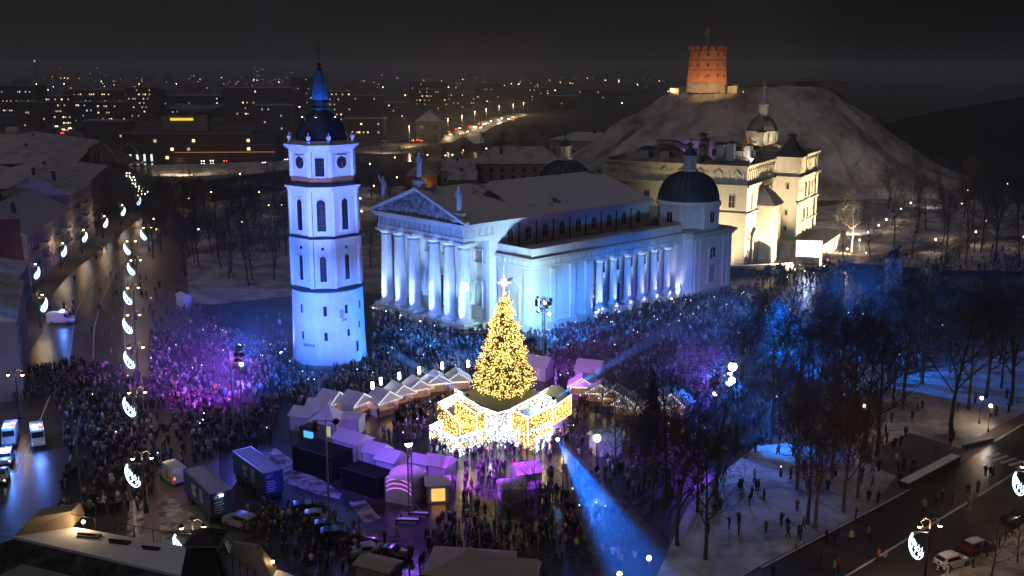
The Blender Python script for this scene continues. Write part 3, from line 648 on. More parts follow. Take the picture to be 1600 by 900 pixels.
m = MB(); m.loft([[(-2.8,-.9,8.4),(2.8,-.9,8.4),(0,-.9,10.2)],[(-2.8,-.04,8.4),(2.8,-.04,8.4),(0,-.04,10.2)]]); m.box(-2.6,-1.9,-.8,-.04,0,8.35); m.box(1.9,2.6,-.8,-.04,0,8.35); m.build('portal_pediment', STONE, d)
# stair annex
m = MB(); m.box(10, 18.5, -4.6, -.01, 0, 16.8); pp('stair_annex', m, PLASTER2)
m = MB(); m.loft([[(9.5,-5.1,16.8),(19,-5.1,16.8),(19,0,16.8),(9.5,0,16.8)],[(10.8,-3,19.5),(17.6,-3,19.5),(17.6,0,19.5),(10.8,0,19.5)],[(12.5,-1,21.4),(16,-1,21.4),(16,0,21.4),(12.5,0,21.4)]]); pp('annex_roof', m, ROOFSNOW2)
for x, z in ((12, 12), (13.5, 8)): pw(x, -4.61, z, SOUTH, .9, 1.2, bars=None)
# corner tower with pyramid roof
m = MB(); m.box(27.9, 34.4, -6.6, .4, 22.9, 28.6); pp('corner_tower', m, PLASTER2)
m = MB(); m.prism([(27.3,-7.2),(35,-7.2),(35,1),(27.3,1)], 28.6, 30.5, .62); m.prism([(28.8,-5.6),(33.5,-5.6),(33.5,-.6),(28.8,-.6)], 30.4, 34.6, .04); tr = pp('tower_roof', m, SHEET)
m = MB(); m.tube([(31.1,-3.1,34),(31.1,-3.1,38.4)], .09, 5); m.ball(31.1,-3.1,35.8,.35,8,5); m.box(30.3,31.9,-3.15,-3.05,37.4,38.3); m.build('weather_vane', MATS['gold_leaf'], tr)
# low wings, terraces
m = MB(); m.box(18.5, 28, -7.5, -.02, 0, 5.2); m.box(2, 18, -9, -4.65, 0, 1.0); pp('terrace_wall', m, PLASTER2)
m = MB(); m.box(28.02, 62, -14, -6.55, 0, 4.0); pp('terrace', m, SNOW)
# roof dormers and chimneys
for i, (x, y, z, h, w) in enumerate(((16,18,26,5.6,1.6),(30,22,27,5.4,1.8),(40,26,28,5.2,1.8),(4,6,28,5.6,1.8),(5,18,28,4.6,1.6),(8,10,28.5,4.4,2.0),(12,4,28,4.6,2.4),(44,0,29.5,4.0,2.0),(40,8,29,5.5,1.8))):
    m = MB(); m.rbox(x, y, z, z+h, w, w); c = pp('chimney', m, PLASTER2)
    m = MB(); m.prism([(x-w*.7,y-w*.7),(x+w*.7,y-w*.7),(x+w*.7,y+w*.7),(x-w*.7,y+w*.7)], z+h, z+h+.7, .3); m.build('chimney_cap', SHEET, c)
for i, (x, y) in enumerate(((11.2,6.0),(15.5,3.5),(20,4),(3.5,24),(3.5,30))):
    m = MB(); m.rbox(x, y, 28.1, 31.2, 2.8, 2.4); dm_ = pp('dormer', m, PLASTER2)
    m = MB(); m.prism([(x-1.8,y-1.6),(x+1.8,y-1.6),(x+1.8,y+1.6),(x-1.8,y+1.6)], 31.2, 32.1, .3); m.build('dormer_roof', SHEET, dm_)
    for k in (-.7, 0, .7): m = MB(); m.box(x+k-.22, x+k+.22, y-1.26, y-1.21, 29.3, 30.8); m.build('pane', GLASS, dm_)
# wing behind, violet-lit
m = MB(); m.box(45, 56, 14, 43, 0, 31); pp('rear_wing', m, PLASTER2)
m = MB(); m.loft([[(44.5,13.5,31),(56.5,13.5,31),(56.5,43.5,31),(44.5,43.5,31)],[(49,18,32.2),(52,18,32.2),(52,40,32.2),(49,40,32.2)]]); pp('rear_roof', m, ROOFSNOW2)
for y in (18, 24, 30, 36): pw(44.99, y, 26.5, WEST, 1.2, 2.2)
# domed lantern tower
lx, ly = 45.5, 9.5
m = MB(); m.lathe([(5.2,26),(5.2,30.6),(5.7,30.7),(5.7,31.2)], 8, lx, ly, R(22)); pp('lantern_base', m, PLASTER2)
m = MB(); m.lathe([(4.2,31.2),(4.2,34.2)], 8, lx, ly, R(22))
for k in range(16): a = k*math.pi/8; m.tube([(lx+4.6*math.cos(a), ly+4.6*math.sin(a), z) for z in (31.2,34.2)], .2, 5)
m.lathe([(5.0,34.2),(5.0,34.7)], 8, lx, ly, R(22)); pp('lantern_gallery', m, PLASTER2)
m = MB(); m.lathe([(4.6,34.7),(4.3,36),(3.4,37.6),(2.2,38.7),(1.8,39)], 8, lx, ly, R(22)); pp('lantern_dome', m, mat('lead_dome', (.22,.20,.19), .5, .3, 1, 0, .3))
m = MB(); m.lathe([(1.5,39),(1.5,42.2),(1.9,42.4),(1.6,43),(.9,44),(.6,44.6),(.35,46),(.1,47)], 8, lx, ly, R(22)); m.ball(lx,ly,47.6,.55,8,6); m.tube([(lx,ly,48),(lx,ly,49.8)], .1, 5); m.box(lx-.5,lx+.5,ly-.06,ly+.06,49,49.3); pp('lantern_spire', m, PLASTER2, True)
# flag on the palace roof
x, y, _ = PW(8.5, 2.2); fl = thing('palace_flag', 'orange flag on a short pole on the palace roof', 'flag', (x, y, 28.9))
m = MB(); m.tube([(0,0,0),(0,0,6.2)], .09, 6); m.build('flag_pole', STEEL, fl)
m = MB(); rows = []
for i in range(9):
    t = i/8; rows.append([(-t*2.4, .25*math.sin(t*5), 6.0-1.2*t-.1*math.sin(t*7)), (-t*2.6, .25*math.sin(t*5+.4), 4.6-1.9*t)])
m.loft(rows, cap=False, closed=False); fo = m.build('flag_cloth', mat('orange_flag', (.75,.22,.08), .8, .2), fl); fo.modifiers.new('t', 'SOLIDIFY').thickness = .02

# ================================================================ castle tower on the hill
cx, cy, cz = AT(1104, 128, 478); cz = 43.6
ct = thing('castle_tower', 'octagonal red brick castle tower lit orange on the snowy hill top', 'tower', (cx, cy, cz), R(-8))
m = MB(); m.lathe([(10.6,-1.5),(10.2,1.0),(9.8,3)], 8, ph=R(22.5)); m.build('stone_base', RUBBLE, ct)
for (r0, r1, z0, z1) in ((9.5,9.3,3,8.6),(9.1,8.95,8.9,13.0),(8.85,8.7,13.3,17.4)):
    m = MB(); m.lathe([(r0,z0),(r1,z1)], 8, ph=R(22.5)); m.build('brick_storey', BRICK, ct)
    m = MB(); m.lathe([(r1-.25,z1),(r1-.25,z1+.3)], 8, ph=R(22.5)); m.build('string_course', mat('dark_course', (.05,.025,.02), .9), ct)
m = MB()
for k in range(16):
    a = R(22.5)+k*math.pi/8+R(11); m.rbox(8.3*math.cos(a)*(.985 if k % 2 else 1), 8.3*math.sin(a), 17.7, 19.2, 1.0, 2.1, a)
m.build('battlement', BRICK, ct)
for k in range(8):
    a = k*math.pi/4
    for z, r, w, h in ((14.8,8.13,.7,1.5),(10.2,8.33,.7,1.4),(5.2,8.65,1.3,1.4)):
        for t in ((-2.2, 2.2) if k % 2 else (0,)):
            window(ct, r*math.cos(a)-t*math.sin(a), r*math.sin(a)+t*math.cos(a), z, a, w, h, True, .2, .25, BRICK, GLASS, None)
fl = thing('castle_flag', 'yellow flag on the white pole above the castle tower', 'flag', (cx, cy, cz+17.6))
m = MB(); m.tube([(0,0,0),(0,0,10.5)], [.22,.12], 6); m.build('flag_pole', mat('white_pole', (.75,.74,.7), .5), fl)
m = MB(); rows = [[(-t*1.6/6, .2*math.sin(t), 9.9-.28*t), (-t*1.7/6, .2*math.sin(t+.3), 7.6-.2*t)] for t in range(7)]
m.loft(rows, cap=False, closed=False); fo = m.build('flag_cloth', mat('yellow_flag', (.8,.42,.05), .8, .2), fl); fo.modifiers.new('t', 'SOLIDIFY').thickness = .02
m = MB(); m.box(-2.2,2.2,-.6,.6,0,3.4); o = m.build('hill_buttress', RUBBLE, None, loc=(cx+10.5, cy-7, 41.8)); tag(o, 'stone wall stub beside the castle tower', 'wall')
m = MB(); m.prism([(-3,0),(22,3),(22,4.4),(-3,1.4)], 0, 3.6); o = m.build('ruin_wall', RUBBLE, None, loc=(cx+11, cy-3, 42.2)); tag(o, 'low rubble ruin wall running from the castle tower', 'wall')
m = MB(); m.box(0,26,0,6,0,4); m.prism([(-.5,-.5),(26.5,-.5),(26.5,6.5),(-.5,6.5)], 4, 5.6, .7); o = m.build('hilltop_house', RUBBLE, None, loc=(cx+45, cy+14, 43)); tag(o, 'long dark ruined hall on the hill top behind the tower', 'ruin')
m = MB(); m.box(-2,2,-2,2,0,3.6); o = m.build('lift_station', PLASTER2, None, loc=(cx-15.5, cy-3, 40.5)); tag(o, 'small pale hut lit at the hill edge below the castle tower', 'hut')

# ================================================================ generic house
def house(label, corners, h, wall, roofm, roof='gable', rise=4.0, wins=None, name='house', chim=1, lit=0.0, storeys=3, seed=1, sides=(0,), group=None, balc=False, wsize=(1.1,1.9), pitchw=3.0):
    """corners: four ground points; side 0 runs from corner 0 to corner 1"""
    rnd = random.Random(seed); c = [Vector((*p, 0)) for p in corners]; o0 = c[0]
    t = thing(name, label, 'building', tuple(o0), 0, group); L = [tuple((p-o0).xy) for p in c]
    m = MB(); m.prism(L, 0, h); m.build('wall', wall, t)
    ov = []
    ctr = (sum(p[0] for p in L)/4, sum(p[1] for p in L)/4)
    ov = [(ctr[0]+(x-ctr[0])*1.03, ctr[1]+(y-ctr[1])*1.03) for x, y in L]
    m = MB(); m.prism(ov, h, h+.35); m.build('eaves', GREYWALL, t)
    m = MB()
    if roof == 'flat': m.prism([(ctr[0]+(x-ctr[0])*.98, ctr[1]+(y-ctr[1])*.98) for x, y in L], h+.35, h+.6)
    else:
        a, b, c_, d = [Vector((*p, h+.35)) for p in ov]
        if (b-a).length >= (c_-b).length: r0, r1 = (a+d)/2, (b+c_)/2; order = (a, b, c_, d)
        else: r0, r1 = (a+b)/2, (c_+d)/2; order = (b, c_, d, a); a, b, c_, d = order; r0, r1 = (a+d)/2, (b+c_)/2
        ins = 0.0 if roof == 'gable' else 0.22
        r0, r1 = r0.lerp(r1, ins), r1.lerp(r0, ins); r0 = r0+Vector((0,0,rise)); r1 = r1+Vector((0,0,rise))
        m.add([a,b,c_,d,r0,r1], [(0,1,5,4),(2,3,4,5),(1,2,5),(3,0,4),(3,2,1,0)])
    rf = m.build('roof', roofm, t)
    for k in range(chim):
        p = Vector(L[0]).lerp(Vector(L[2]), .3+.4*k/max(1, chim-1) if chim > 1 else .45)
        m = MB(); m.rbox(p.x, p.y, h, h+rise*.75+2.2, 1.0, 1.0, .3); m.build('chimney', MAROON if k % 2 else DARKWALL, rf)
    for s in sides:
        p, q = Vector(L[s]), Vector(L[(s+1) % 4]); ln = (q-p).length; d = (q-p)/ln; nn = Vector((d.y, -d.x))
        if (p+q).dot(nn)/2-Vector(ctr).dot(nn) < 0: nn = -nn
        ang = math.atan2(nn.y, nn.x); n = max(1, int(ln/pitchw))
        for fl_ in range(storeys):
            for i in range(n):
                pt = p+d*(ln*(i+.5)/n)+nn*.01; z = 1.0+fl_*(h-.8)/storeys
                isl = rnd.random() < lit
                window(t, pt.x, pt.y, z, ang, wsize[0], wsize[1], False, .15, .15, wall, (rnd.choice((E_WIN, E_WIN, E_WIN2)) if isl else GLASS), (1,1))
                if balc and fl_ >= 1 and i % 4 == 1:
                    b = MB(); b.box(-1.3,1.3,-1.2,0,-.15,0)
                    for k in range(9): b.box(-1.3+k*.31,-1.26+k*.31,-1.2,-1.15,0,1.0)
                    b.box(-1.3,1.3,-1.22,-1.14,.95,1.05); b.build('balcony', BLACK, t, loc=(pt.x, pt.y, z-.2), rz=ang+math.pi/2)
    return t
LILAC = mat('lilac_render', (.30,.27,.29), .9, .25, .3)
house('pale facade nearest the camera on the street edge, snowy gable roof', [(-80,158),(-93.4,188.7),(-112,181),(-99,150)], 13.0, LILAC, ROOFSNOW2, 'gable', 5, storeys=4, sides=(0,), seed=3, pitchw=3.2)
house('grey balconied house with wide snowy roof beside the street', [(-119.5,246),(-129,294),(-150,290),(-141,242)], 12.6, LILAC, mat('snowy_roof_even', (.5,.47,.48), .8, .25, .3), 'gable', 6, storeys=3, sides=(0,), seed=4, balc=True, chim=2)
house('taller grey street house with balconies and snowy roof', [(-129.3,295.5),(-135.4,325),(-156,321),(-150,291)], 16.6, LILAC, ROOFSNOW2, 'gable', 5.5, storeys=4, sides=(0,), seed=5, balc=True, chim=2)
m = MB(); m.prism([(0,0),(-21,-4.2),(-21,-4.9),(0,-.7)], 0, 17); o = m.build('firewall', MAROON, None, loc=(-120.5,245.4,0)); tag(o, 'dark maroon blank gable wall facing the square side street', 'wall')
house('low snowy-roofed house between the pale facade and the maroon gable', [(-104,205),(-113,232),(-135,226),(-126,199)], 8.5, DARKWALL, ROOFSNOW2, 'hip', 4, storeys=2, sides=(0,), seed=6)
house('dark unlit block at the far end of the street', [(-141,331),(-161,402),(-195,392),(-175,321)], 15, DARKWALL, ROOFSNOW2, 'hip', 5, storeys=4, sides=(0,), seed=7)
house('flat dark block with yellow lit skylights behind the street houses', [(-160,262),(-172,320),(-225,310),(-215,252)], 14, DARKWALL, ROOFSNOW2, 'flat', 0, storeys=2, sides=(3,), seed=8, chim=0)
house('dark low house with snow roof at the left edge', [(-175,330),(-190,390),(-240,380),(-225,320)], 15, DARKWALL, ROOFSNOW2, 'gable', 6, storeys=3, sides=(3,), seed=9)
house('snowy-roofed long block left of the street end', [(-170,395),(-190,455),(-235,445),(-215,385)], 17, DARKWALL, ROOFSNOW2, 'hip', 5, storeys=3, sides=(0,3), seed=10, lit=.04)
house('dark corner house with snow-dusted roof beside the bridge', [(-195,460),(-215,530),(-270,520),(-250,450)], 16, GREYWALL, ROOFSNOW2, 'hip', 6, storeys=3, sides=(0,3), seed=11, lit=.03)
for i in range(4):
    m = MB(); m.box(-1.1,1.1,-.5,.5,0,.5); x, y, z = AT(17+i*5, 312, 268); o = m.build('skylight', E_YEL, None, loc=(x, y, 14.6), rz=.2, scale=.45); tag(o, 'small yellow lit skylight, %s from the left edge' % ORD[i], 'skylight', 'yellow skylights')
# lit columned building at the far left
t = thing('columned_hall', 'small floodlit columned hall at the left edge', 'building', (*G(20,250), 0), R(10))
m = MB(); m.box(-17,17,0,14,0,13); m.box(-18,18,-.6,14.6,13,14.5); m.box(-3,3,3,9,14.5,19); m.build('wall', PLASTER2, t)
for i in range(7): m = MB(); m.lathe([(.9,0),(.8,12.4),(1.1,13)], 10, -16.5+i*5.5, -2.0); m.build('column', PLASTER2, t)
m = MB(); m.prism([(-18.5,-3.2),(18.5,-3.2),(18.5,-.65),(-18.5,-.65)], 13, 15); m.build('entablature', PLASTER2, t)
# arsenals and old houses beyond the cathedral
def pxhouse(label, u0, u1, vb, dep, h, wall, roofm, roof='hip', rise=5, skew=0.0, **k):
    a = Vector(G(u0, vb)); b = Vector(G(u1, vb+skew)); d = (b-a).normalized(); n = Vector((-d.y, d.x))*dep
    if n.y < 0: n = -n
    return house(label, [tuple(a), tuple(b), tuple(b+n), tuple(a+n)], h, wall, roofm, roof, rise, **k)
CREAM = mat('cream_render', (.52,.47,.40), .9, .2, .3)
pxhouse('cream two-storey arsenal with big hipped snowy roof behind the cathedral', 742, 878, 285, 18, 8.5, CREAM, ROOFSNOW2, 'hip', 7.5, storeys=2, sides=(0,), seed=21, chim=3, pitchw=5, wsize=(1.6,2.4))
pxhouse('long pale new arsenal at the foot of the hill', 858, 985, 262, 22, 15, CREAM, ROOFSNOW2, 'hip', 4, storeys=2, sides=(0,), seed=22, pitchw=6, skew=8, wsize=(1.6,2.4))
pxhouse('small house with orange-lit gable behind the apex statue', 634, 684, 299, 16, 6.5, mat('orange_render', (.40,.17,.08), .9, .3), ROOFSNOW2, 'gable', 6, storeys=1, sides=(0,), seed=23)
pxhouse('small pale lit house right of the orange gable', 690, 742, 288, 12, 6, PLASTER2, ROOFSNOW2, 'gable', 5, storeys=1, sides=(0,), seed=24)
pxhouse('low grey annex in front of the arsenal', 700, 745, 300, 10, 5, GREYWALL, ROOFSNOW2, 'gable', 4, storeys=1, sides=(0,), seed=25)
pxhouse('dark little riverside pavilion near the embankment traffic', 650, 690, 219, 30, 14, GREYWALL, ROOFSNOW2, 'hip', 8, storeys=2, sides=(0,), seed=26, lit=.2, pitchw=9, wsize=(3,3))

# ================================================================ far city
FAR = [ # u0, u1, v top, v base, storeys, share lit
 (0,62,134,178,3,.35),(75,112,150,196,5,.35),(100,200,141,172,3,.3),(113,146,160,192,4,.3),(150,196,160,190,3,.25),(198,242,137,184,7,.2),(243,262,140,183,7,.1),(262,345,150,178,4,.15),
 (350,452,138,190,6,.05),(130,200,190,232,3,.03),(455,492,120,170,7,.15),(512,548,143,190,6,.22),(548,600,150,180,4,.12),(600,640,160,185,3,.08),(640,700,128,165,6,.12),(655,690,140,172,5,.3),
 (700,742,145,170,4,.15),(745,790,130,160,5,.12),(790,850,138,158,4,.1),(28,75,160,200,4,.06),(400,455,165,205,4,.12),(540,600,186,212,2,.15),(855,900,150,172,3,.05),(905,960,140,160,3,.06)]
rnd = random.Random(31)
DW2 = mat('far_facade', (.055,.05,.055), .9, .3, .05); DW3 = mat('far_facade_pale', (.14,.125,.12), .9, .25, .05)
WQ = MB(); WQ.box(-.5,.5,-.15,0,0,1); WMESH = {k: WQ.mesh('window_lit', k) for k in (E_WIN, E_WIN2)}
E_DIM = emit('dim_lit_window', (1.0,.72,.45), .8, False); WMESH[E_DIM] = WQ.mesh('window_lit', E_DIM)
E_PUR = emit('faint_window', (.75,.8,.9), .6, False); WMESH[E_PUR] = WQ.mesh('window_lit', E_PUR)
def far_building(u0, u1, vt, vb, st, lit, label, group=None, m_=None):
    x0, y0 = G(u0, vb); x1, _ = G(u1, vb); h = AT(u0, vt, y0)[2]; w = x1-x0
    t = thing('city_block', label, 'building', ((x0+x1)/2, y0, 0), rnd.uniform(-.12, .12), group)
    m = MB(); m.box(-w/2, w/2, 0, w*.45, 0, h); m.build('wall', m_ or rnd.choice((DW2, DW2, DW3)), t)
    m = MB(); m.box(-w/2-.4, w/2+.4, -.4, w*.45, h, h+1.0); m.build('roof', ROOFSNOW2, t)
    pxm = y0/1580.0; n = max(2, int(w/(pxm*3.2)))
    for s in range(st):
        for i in range(n):
            if rnd.random() < lit:
                e = rnd.choice((E_WIN, E_DIM, E_DIM, E_PUR, E_WIN2)); ww = max(1.2, pxm*rnd.uniform(.9,1.6)); hh = max(1.4, pxm*rnd.uniform(.9,1.3))
                link('window', WMESH[e], t, loc=(-w/2+w*(i+.5)/n, -.02, h*(s+.3)/st), scale=(ww, 1, hh))
    return t
for i, b in enumerate(FAR):
    far_building(*b, 'dark city block with scattered lit windows, %s from the left in the mid skyline' % ordn(sorted(FAR).index(b)), 'mid skyline blocks')
for k in range(112):
    u = rnd.uniform(0, 1040) if k < 100 else rnd.uniform(0, 500); vb = 112+abs(rnd.gauss(0, 1))*14+4; wd = rnd.uniform(8, 34)
    if 470 < u+wd/2 < 530: continue
    far_building(u, u+wd, vb-rnd.uniform(4, 15)*(1.2 if u < 560 else .7), vb, rnd.randint(2, 5), .12 if u < 600 else .09, 'x', 'far horizon blocks')
HB = sorted([o for o in bpy.data.objects if o.get('label') == 'x'], key=lambda o: o.location.x/o.location.y)
for i, o in enumerate(HB): o['label'] = 'tiny far block with lit windows near the horizon, %s from the left' % ordn(i)
# far street lamps, tiny dots of light out to the horizon
fpm = MB(); fpm.box(-.12,.12,-.12,.12,0,9); FPOST = fpm.mesh('post', DW2); FL = []
for k in range(190):
    u = rnd.uniform(0, 1040); v = 110+abs(rnd.gauss(0, 1))*24
    if v > 235 or (560 < u and v > 205) or (1000 < u and v > 150): continue
    if len(FL) < 150: FL.append((u, v))
for i, (u, v) in enumerate(sorted(FL)):
    x, y = G(u, v); t = thing('far_street_lamp', 'tiny far street lamp in the dark city, %s from the left' % ordn(i), 'street lamp', (x, y, 0), 0, 'far street lamps')
    link('post', FPOST, t); m = MB(); m.octa(0, -.2, 9.2, y/1580*rnd.uniform(.42,.8)); m.build('globe', rnd.choice((E_WARM, E_WARM, E_HEAD, E_AMBER)), t)
# riverside office block with yellow sign
t = thing('office_block', 'long dark riverside office block under a yellow strip sign', 'building', (*G(308,253), 0), R(4))
x0 = G(196,253)[0]-G(308,253)[0]; x1 = G(430,253)[0]-G(308,253)[0]
m = MB(); m.box(x0, x1, 0, 40, 0, 16); m.build('wall', DW2, t)
m = MB(); m.box(x0-.6, x1*.7, -1.2, 40, 16, 16.8); m.box(x0, x1, -1.0, 0, 9.5, 9.9); m.box(x0+22, x0+48, 4, 12, 16.8, 26.5); m.build('roof', DW3, t)
m = MB(); m.box(x0+27, x0+40, 3.6, 3.9, 23.6, 25.0); m.build('strip_sign', E_YEL, t)
for i in range(26):
    for s in range(3):
        if rnd.random() < .13: link('window', WMESH[rnd.choice((E_WIN, E_DIM, E_PUR))], t, loc=(x0+3+i*(x1-x0-6)/26, -.02, 1.8+s*4.8), scale=(1.6,1,1.6))
for i in range(4): link('window', WMESH[E_WIN2], t, loc=(x0+4+i*4, -.02, .6), scale=(1.2,1,4))
m = MB(); m.box(*sorted((x0+30, x1)), -3, -2.7, 5.6, 5.9); m.build('light_trail_rail', E_AMBER if False else emit('amber_strip', (1.0,.3,.08), .6, False), t)
# swept-roof hall
t = thing('swept_roof_hall', 'hall with pale upswept crescent roof beyond the river', 'building', (*G(303,183), 0))
ppx = G(303,183)[1]/1580; m = MB(); m.box(-38*ppx, 38*ppx, 0, 40, 0, 6*ppx); m.build('wall', DW2, t)
m = MB(); rows = []
for i in range(17):
    s = -1+i/8; z = ppx*(7+8*s*s); rows.append([(s*42*ppx, -4, z), (s*42*ppx, 44, z+3), (s*42*ppx, 44, z+3+ppx*(4.5*(1-s*s)+.3)), (s*42*ppx, -4, z+ppx*(4.5*(1-s*s)+.3))])
m.loft(rows); m.build('roof', mat('pale_roof', (.30,.28,.28), .7), t, True)
# television mast
x, y = G(57,128); t = thing('chimney_mast', 'tall slim chimney mast with a light on the left horizon', 'mast', (x, y, 0))
m = MB(); m.lathe([(14,0),(9,AT(57,98,y)[2])], 12); m.build('shaft', DW3, t); m = MB(); m.ball(0,0,AT(57,97,y)[2]+4,4.5,8,5); m.build('beacon', E_WIN2, t)
# bridge
t = thing('arch_bridge', 'arched bridge carrying the avenue over the river', 'bridge', (*G(200,268), 0), R(28))
m = MB(); m.box(-6,6,-10,75,4.6,5.6); m.build('deck', PAVER, t)
for sx in (-6.5, 6.0):
    m = MB(); m.loft([[(sx, y, 5.6+6*(1-((y-32)/42)**2)-.6), (sx+.5, y, 5.6+6*(1-((y-32)/42)**2)-.6), (sx+.5, y, 5.6+6*(1-((y-32)/42)**2)+.6), (sx, y, 5.6+6*(1-((y-32)/42)**2)+.6)] for y in range(-10, 75, 6)]); m.build('arch_rib', mat('bridge_steel', (.35,.30,.26), .6), t)
# ================================================================ christmas tree and its lit base
XT = (-1.2, 148.0); XZ = 4.9
xt = thing('christmas_tree', 'tall conical christmas tree covered in gold lights with a star on top', 'christmas tree', (XT[0], XT[1], 0))
m = MB(); m.tube([(0,0,0),(0,0,8),(0,0,18.5)], [.45,.38,.08], 8); m.build('trunk', BARK, xt)
rnd = random.Random(5)
leaf, bulbs = MB(), MB(); leaf.c = 0
H0, H1, RB = XZ+.1, 20.3, 4.05
def trad(z, a):
    t = (z-H0)/(H1-H0); base = RB*(1-t)**.82+.25
    return base*(1+.10*math.sin(3*a+z*1.1)+.08*math.sin(7*a-z*2.3)+.06*math.sin(z*4.2))*(1 if t > .06 else .75+4*t)
nb = 0
for k in range(1500):
    t = 1-math.sqrt(rnd.random()); z = H0+(H1-H0)*t*.985; a = rnd.uniform(0, 2*math.pi); r1 = trad(z, a)*rnd.choice((.75,.85,.95,1.0,1.05,1.22)); r0 = r1*rnd.uniform(.25,.6)
    ca, sa = math.cos(a), math.sin(a); dr = -.25-.12*r1*rnd.random()
    p0 = Vector((r0*ca, r0*sa, z-dr*.4)); p1 = Vector((r1*ca, r1*sa, z+dr*.5+rnd.uniform(-.1,.25)))
    w = .18+.10*r1*.4
    side = Vector((-sa, ca, 0))*w; up = Vector((0,0,w*.9))
    leaf.add([p0, p0.lerp(p1,.55)+side, p1, p0.lerp(p1,.55)-side, p0.lerp(p1,.5)+up, p0.lerp(p1,.6)-up], [(0,1,2,3),(0,4,2,5)])
    for q in range(12):
        f = rnd.uniform(.5,1.07); p = p0.lerp(p1, f)
        bulbs.octa(p.x+rnd.uniform(-.3,.3), p.y+rnd.uniform(-.3,.3), p.z+rnd.uniform(-.28,.28), rnd.choice((.025,.035,.045,.06,.085))); nb += 1
leaf.lathe([(3.2,H0+.4),(2.6,H0+4),(1.4,H0+10),(.2,H1-1)], 14)
leaf.build('crown', NEEDLE, xt, kind='stuff'); bulbs.build('fairy_bulb', E_GOLD, xt, kind='stuff')
sp = []
for k in range(16):
    a = k*math.pi/8; r = (1.1 if k % 4 == 0 else (.62 if k % 2 == 0 else .36)); sp.append((r*math.sin(a), r*math.cos(a)))
m = MB()
for k in range(16):
    (x0,z0),(x1,z1) = sp[k], sp[(k+1) % 16]
    m.tube([(x0,0,21.7+z0*1.1),(x1,0,21.7+z1*1.1)], .055, 5); m.tube([(x0*.4,0,21.7+z0*.45),(x1*.4,0,21.7+z1*.45)], .04, 5)
m.tube([(0,0,19.9),(0,0,20.9)], .1, 6); m.build('star', E_STAR, xt)
lamp('POINT', (XT[0]+5.8, XT[1]-2.5, 9.5), (1.0,.66,.25), 900, size=.4); lamp('POINT', (XT[0]-5.8, XT[1]-2.5, 9.5), (1.0,.66,.25), 900, size=.4)

inst = thing('light_installation', 'low walls of white and gold fairy lights around the foot of the christmas tree', 'light installation', (0,0,0))
MESHW = mat('panel_mesh_white', (.42,.44,.46), .8, .2, 1.0); MESHG = mat('panel_mesh_gold', (.40,.26,.06), .8, .3, 1.0)
def light_panel(pa, pb, z0, z1, kind, za=None, dens=17, rim=True, band=None, seed=1):
    """one framed wall of fairy lights from pa to pb"""
    rn = random.Random(seed); a, b = Vector(G(*pa)), Vector(G(*pb)); d = b-a; L = d.length; d /= L; n = Vector((d.y, -d.x)); 
    if n.y > 0: n = -n
    za = za if za is not None else z1
    o = MB(); t = n*.12
    P = [(a,z0),(b,z0),(b,z1),(a,za)]
    o.loft([[(*(p-t), z) for p, z in P], [(*(p+t), z) for p, z in P]])
    pn = o.build('light_panel', MESHG if kind == 'gold' else MESHW, inst)
    groups = {}
    for k in range(int(dens*L*(z1-z0))):
        s, h = rn.random(), rn.random(); top = za+(z1-za)*s; z = z0+h*(top-z0)
        c = kind
        if band and band[0] < (z-z0)/(top-z0) < band[1]: c = 'gold' if kind == 'white' else 'white'
        p = a+d*(L*s)+n*(.17 if rn.random() < .75 else -.17)
        groups.setdefault(c, MB()).octa(p.x, p.y, z, rn.uniform(.05,.085))
    for c, mb in groups.items(): mb.build('fairy_bulb', E_GOLD if c == 'gold' else E_FAIRYW, pn, kind='stuff')
    if rim:
        r = MB(); r.tube([(*(a+n*.1), za), (*(b+n*.1), z1)], .09, 5); r.tube([(*(b+n*.1), z1), (*(b+n*.1), z0+.05)], .06, 5); r.build('light_rim', E_FAIRYW, pn)
LP = [((752,688),(778,698),0,5.1,'white',None,None),((778,698),(798,692),0,5.1,'white',None,None),
      ((798,691),(826,704),0,5.0,'gold',None,(.42,.5)),((826,704),(862,686),0,5.0,'gold',None,(.42,.62)),((862,684),(891,662),1.6,4.6,'gold',None,None),
      ((788,702),(810,697),0,2.2,'white',None,None),((834,708),(858,694),0,2.0,'white',None,None),
      ((673,691),(716,713),0,2.6,'white',None,(.4,.62)),((716,713),(753,700),0,2.8,'white',None,(.4,.6)),((673,691),(704,676),0,2.6,'white',None,None),
      ((686,680),(720,695),0,3.2,'gold',5.1,None),((712,674),(746,694),0,4.6,'gold',5.1,None),((746,694),(760,690),0,4.8,'gold',None,None),
      ((686,680),(716,664),3.6,5.1,'white',None,None),((716,664),(752,688),4.2,5.1,'white',None,(.0,.5)),((798,691),(846,664),4.0,5.1,'white',None,(.0,.4)),
      ((846,664),(868,676),3.2,5.1,'white',None,None),((712,660),(724,666),2.6,5.3,'gold',None,None),((846,662),(862,652),2.5,5.1,'gold',None,None)]
for i, (pa, pb, z0, z1, kd, za, bd) in enumerate(LP): light_panel(pa, pb, z0, z1, kd, za, 26, True, bd, i)
m = MB(); 
pl = [G(778,697.5), G(846,664), G(800,636), G(716,664)]
m.prism([(p[0]*.98, p[1]+.4) for p in pl], 3.6, 4.85); m.build('platform', mat('platform_felt', (.10,.13,.10), .9, .3), inst)
m = MB(); m.lathe([(1.9,3.2),(1.8,4.2),(1.3,5.1),(.6,5.5),(.05,5.6)], 16, *G(868,657)); m.build('light_dome', mat('pale_dome_cloth', (.25,.36,.36), .8, .3), inst, True)
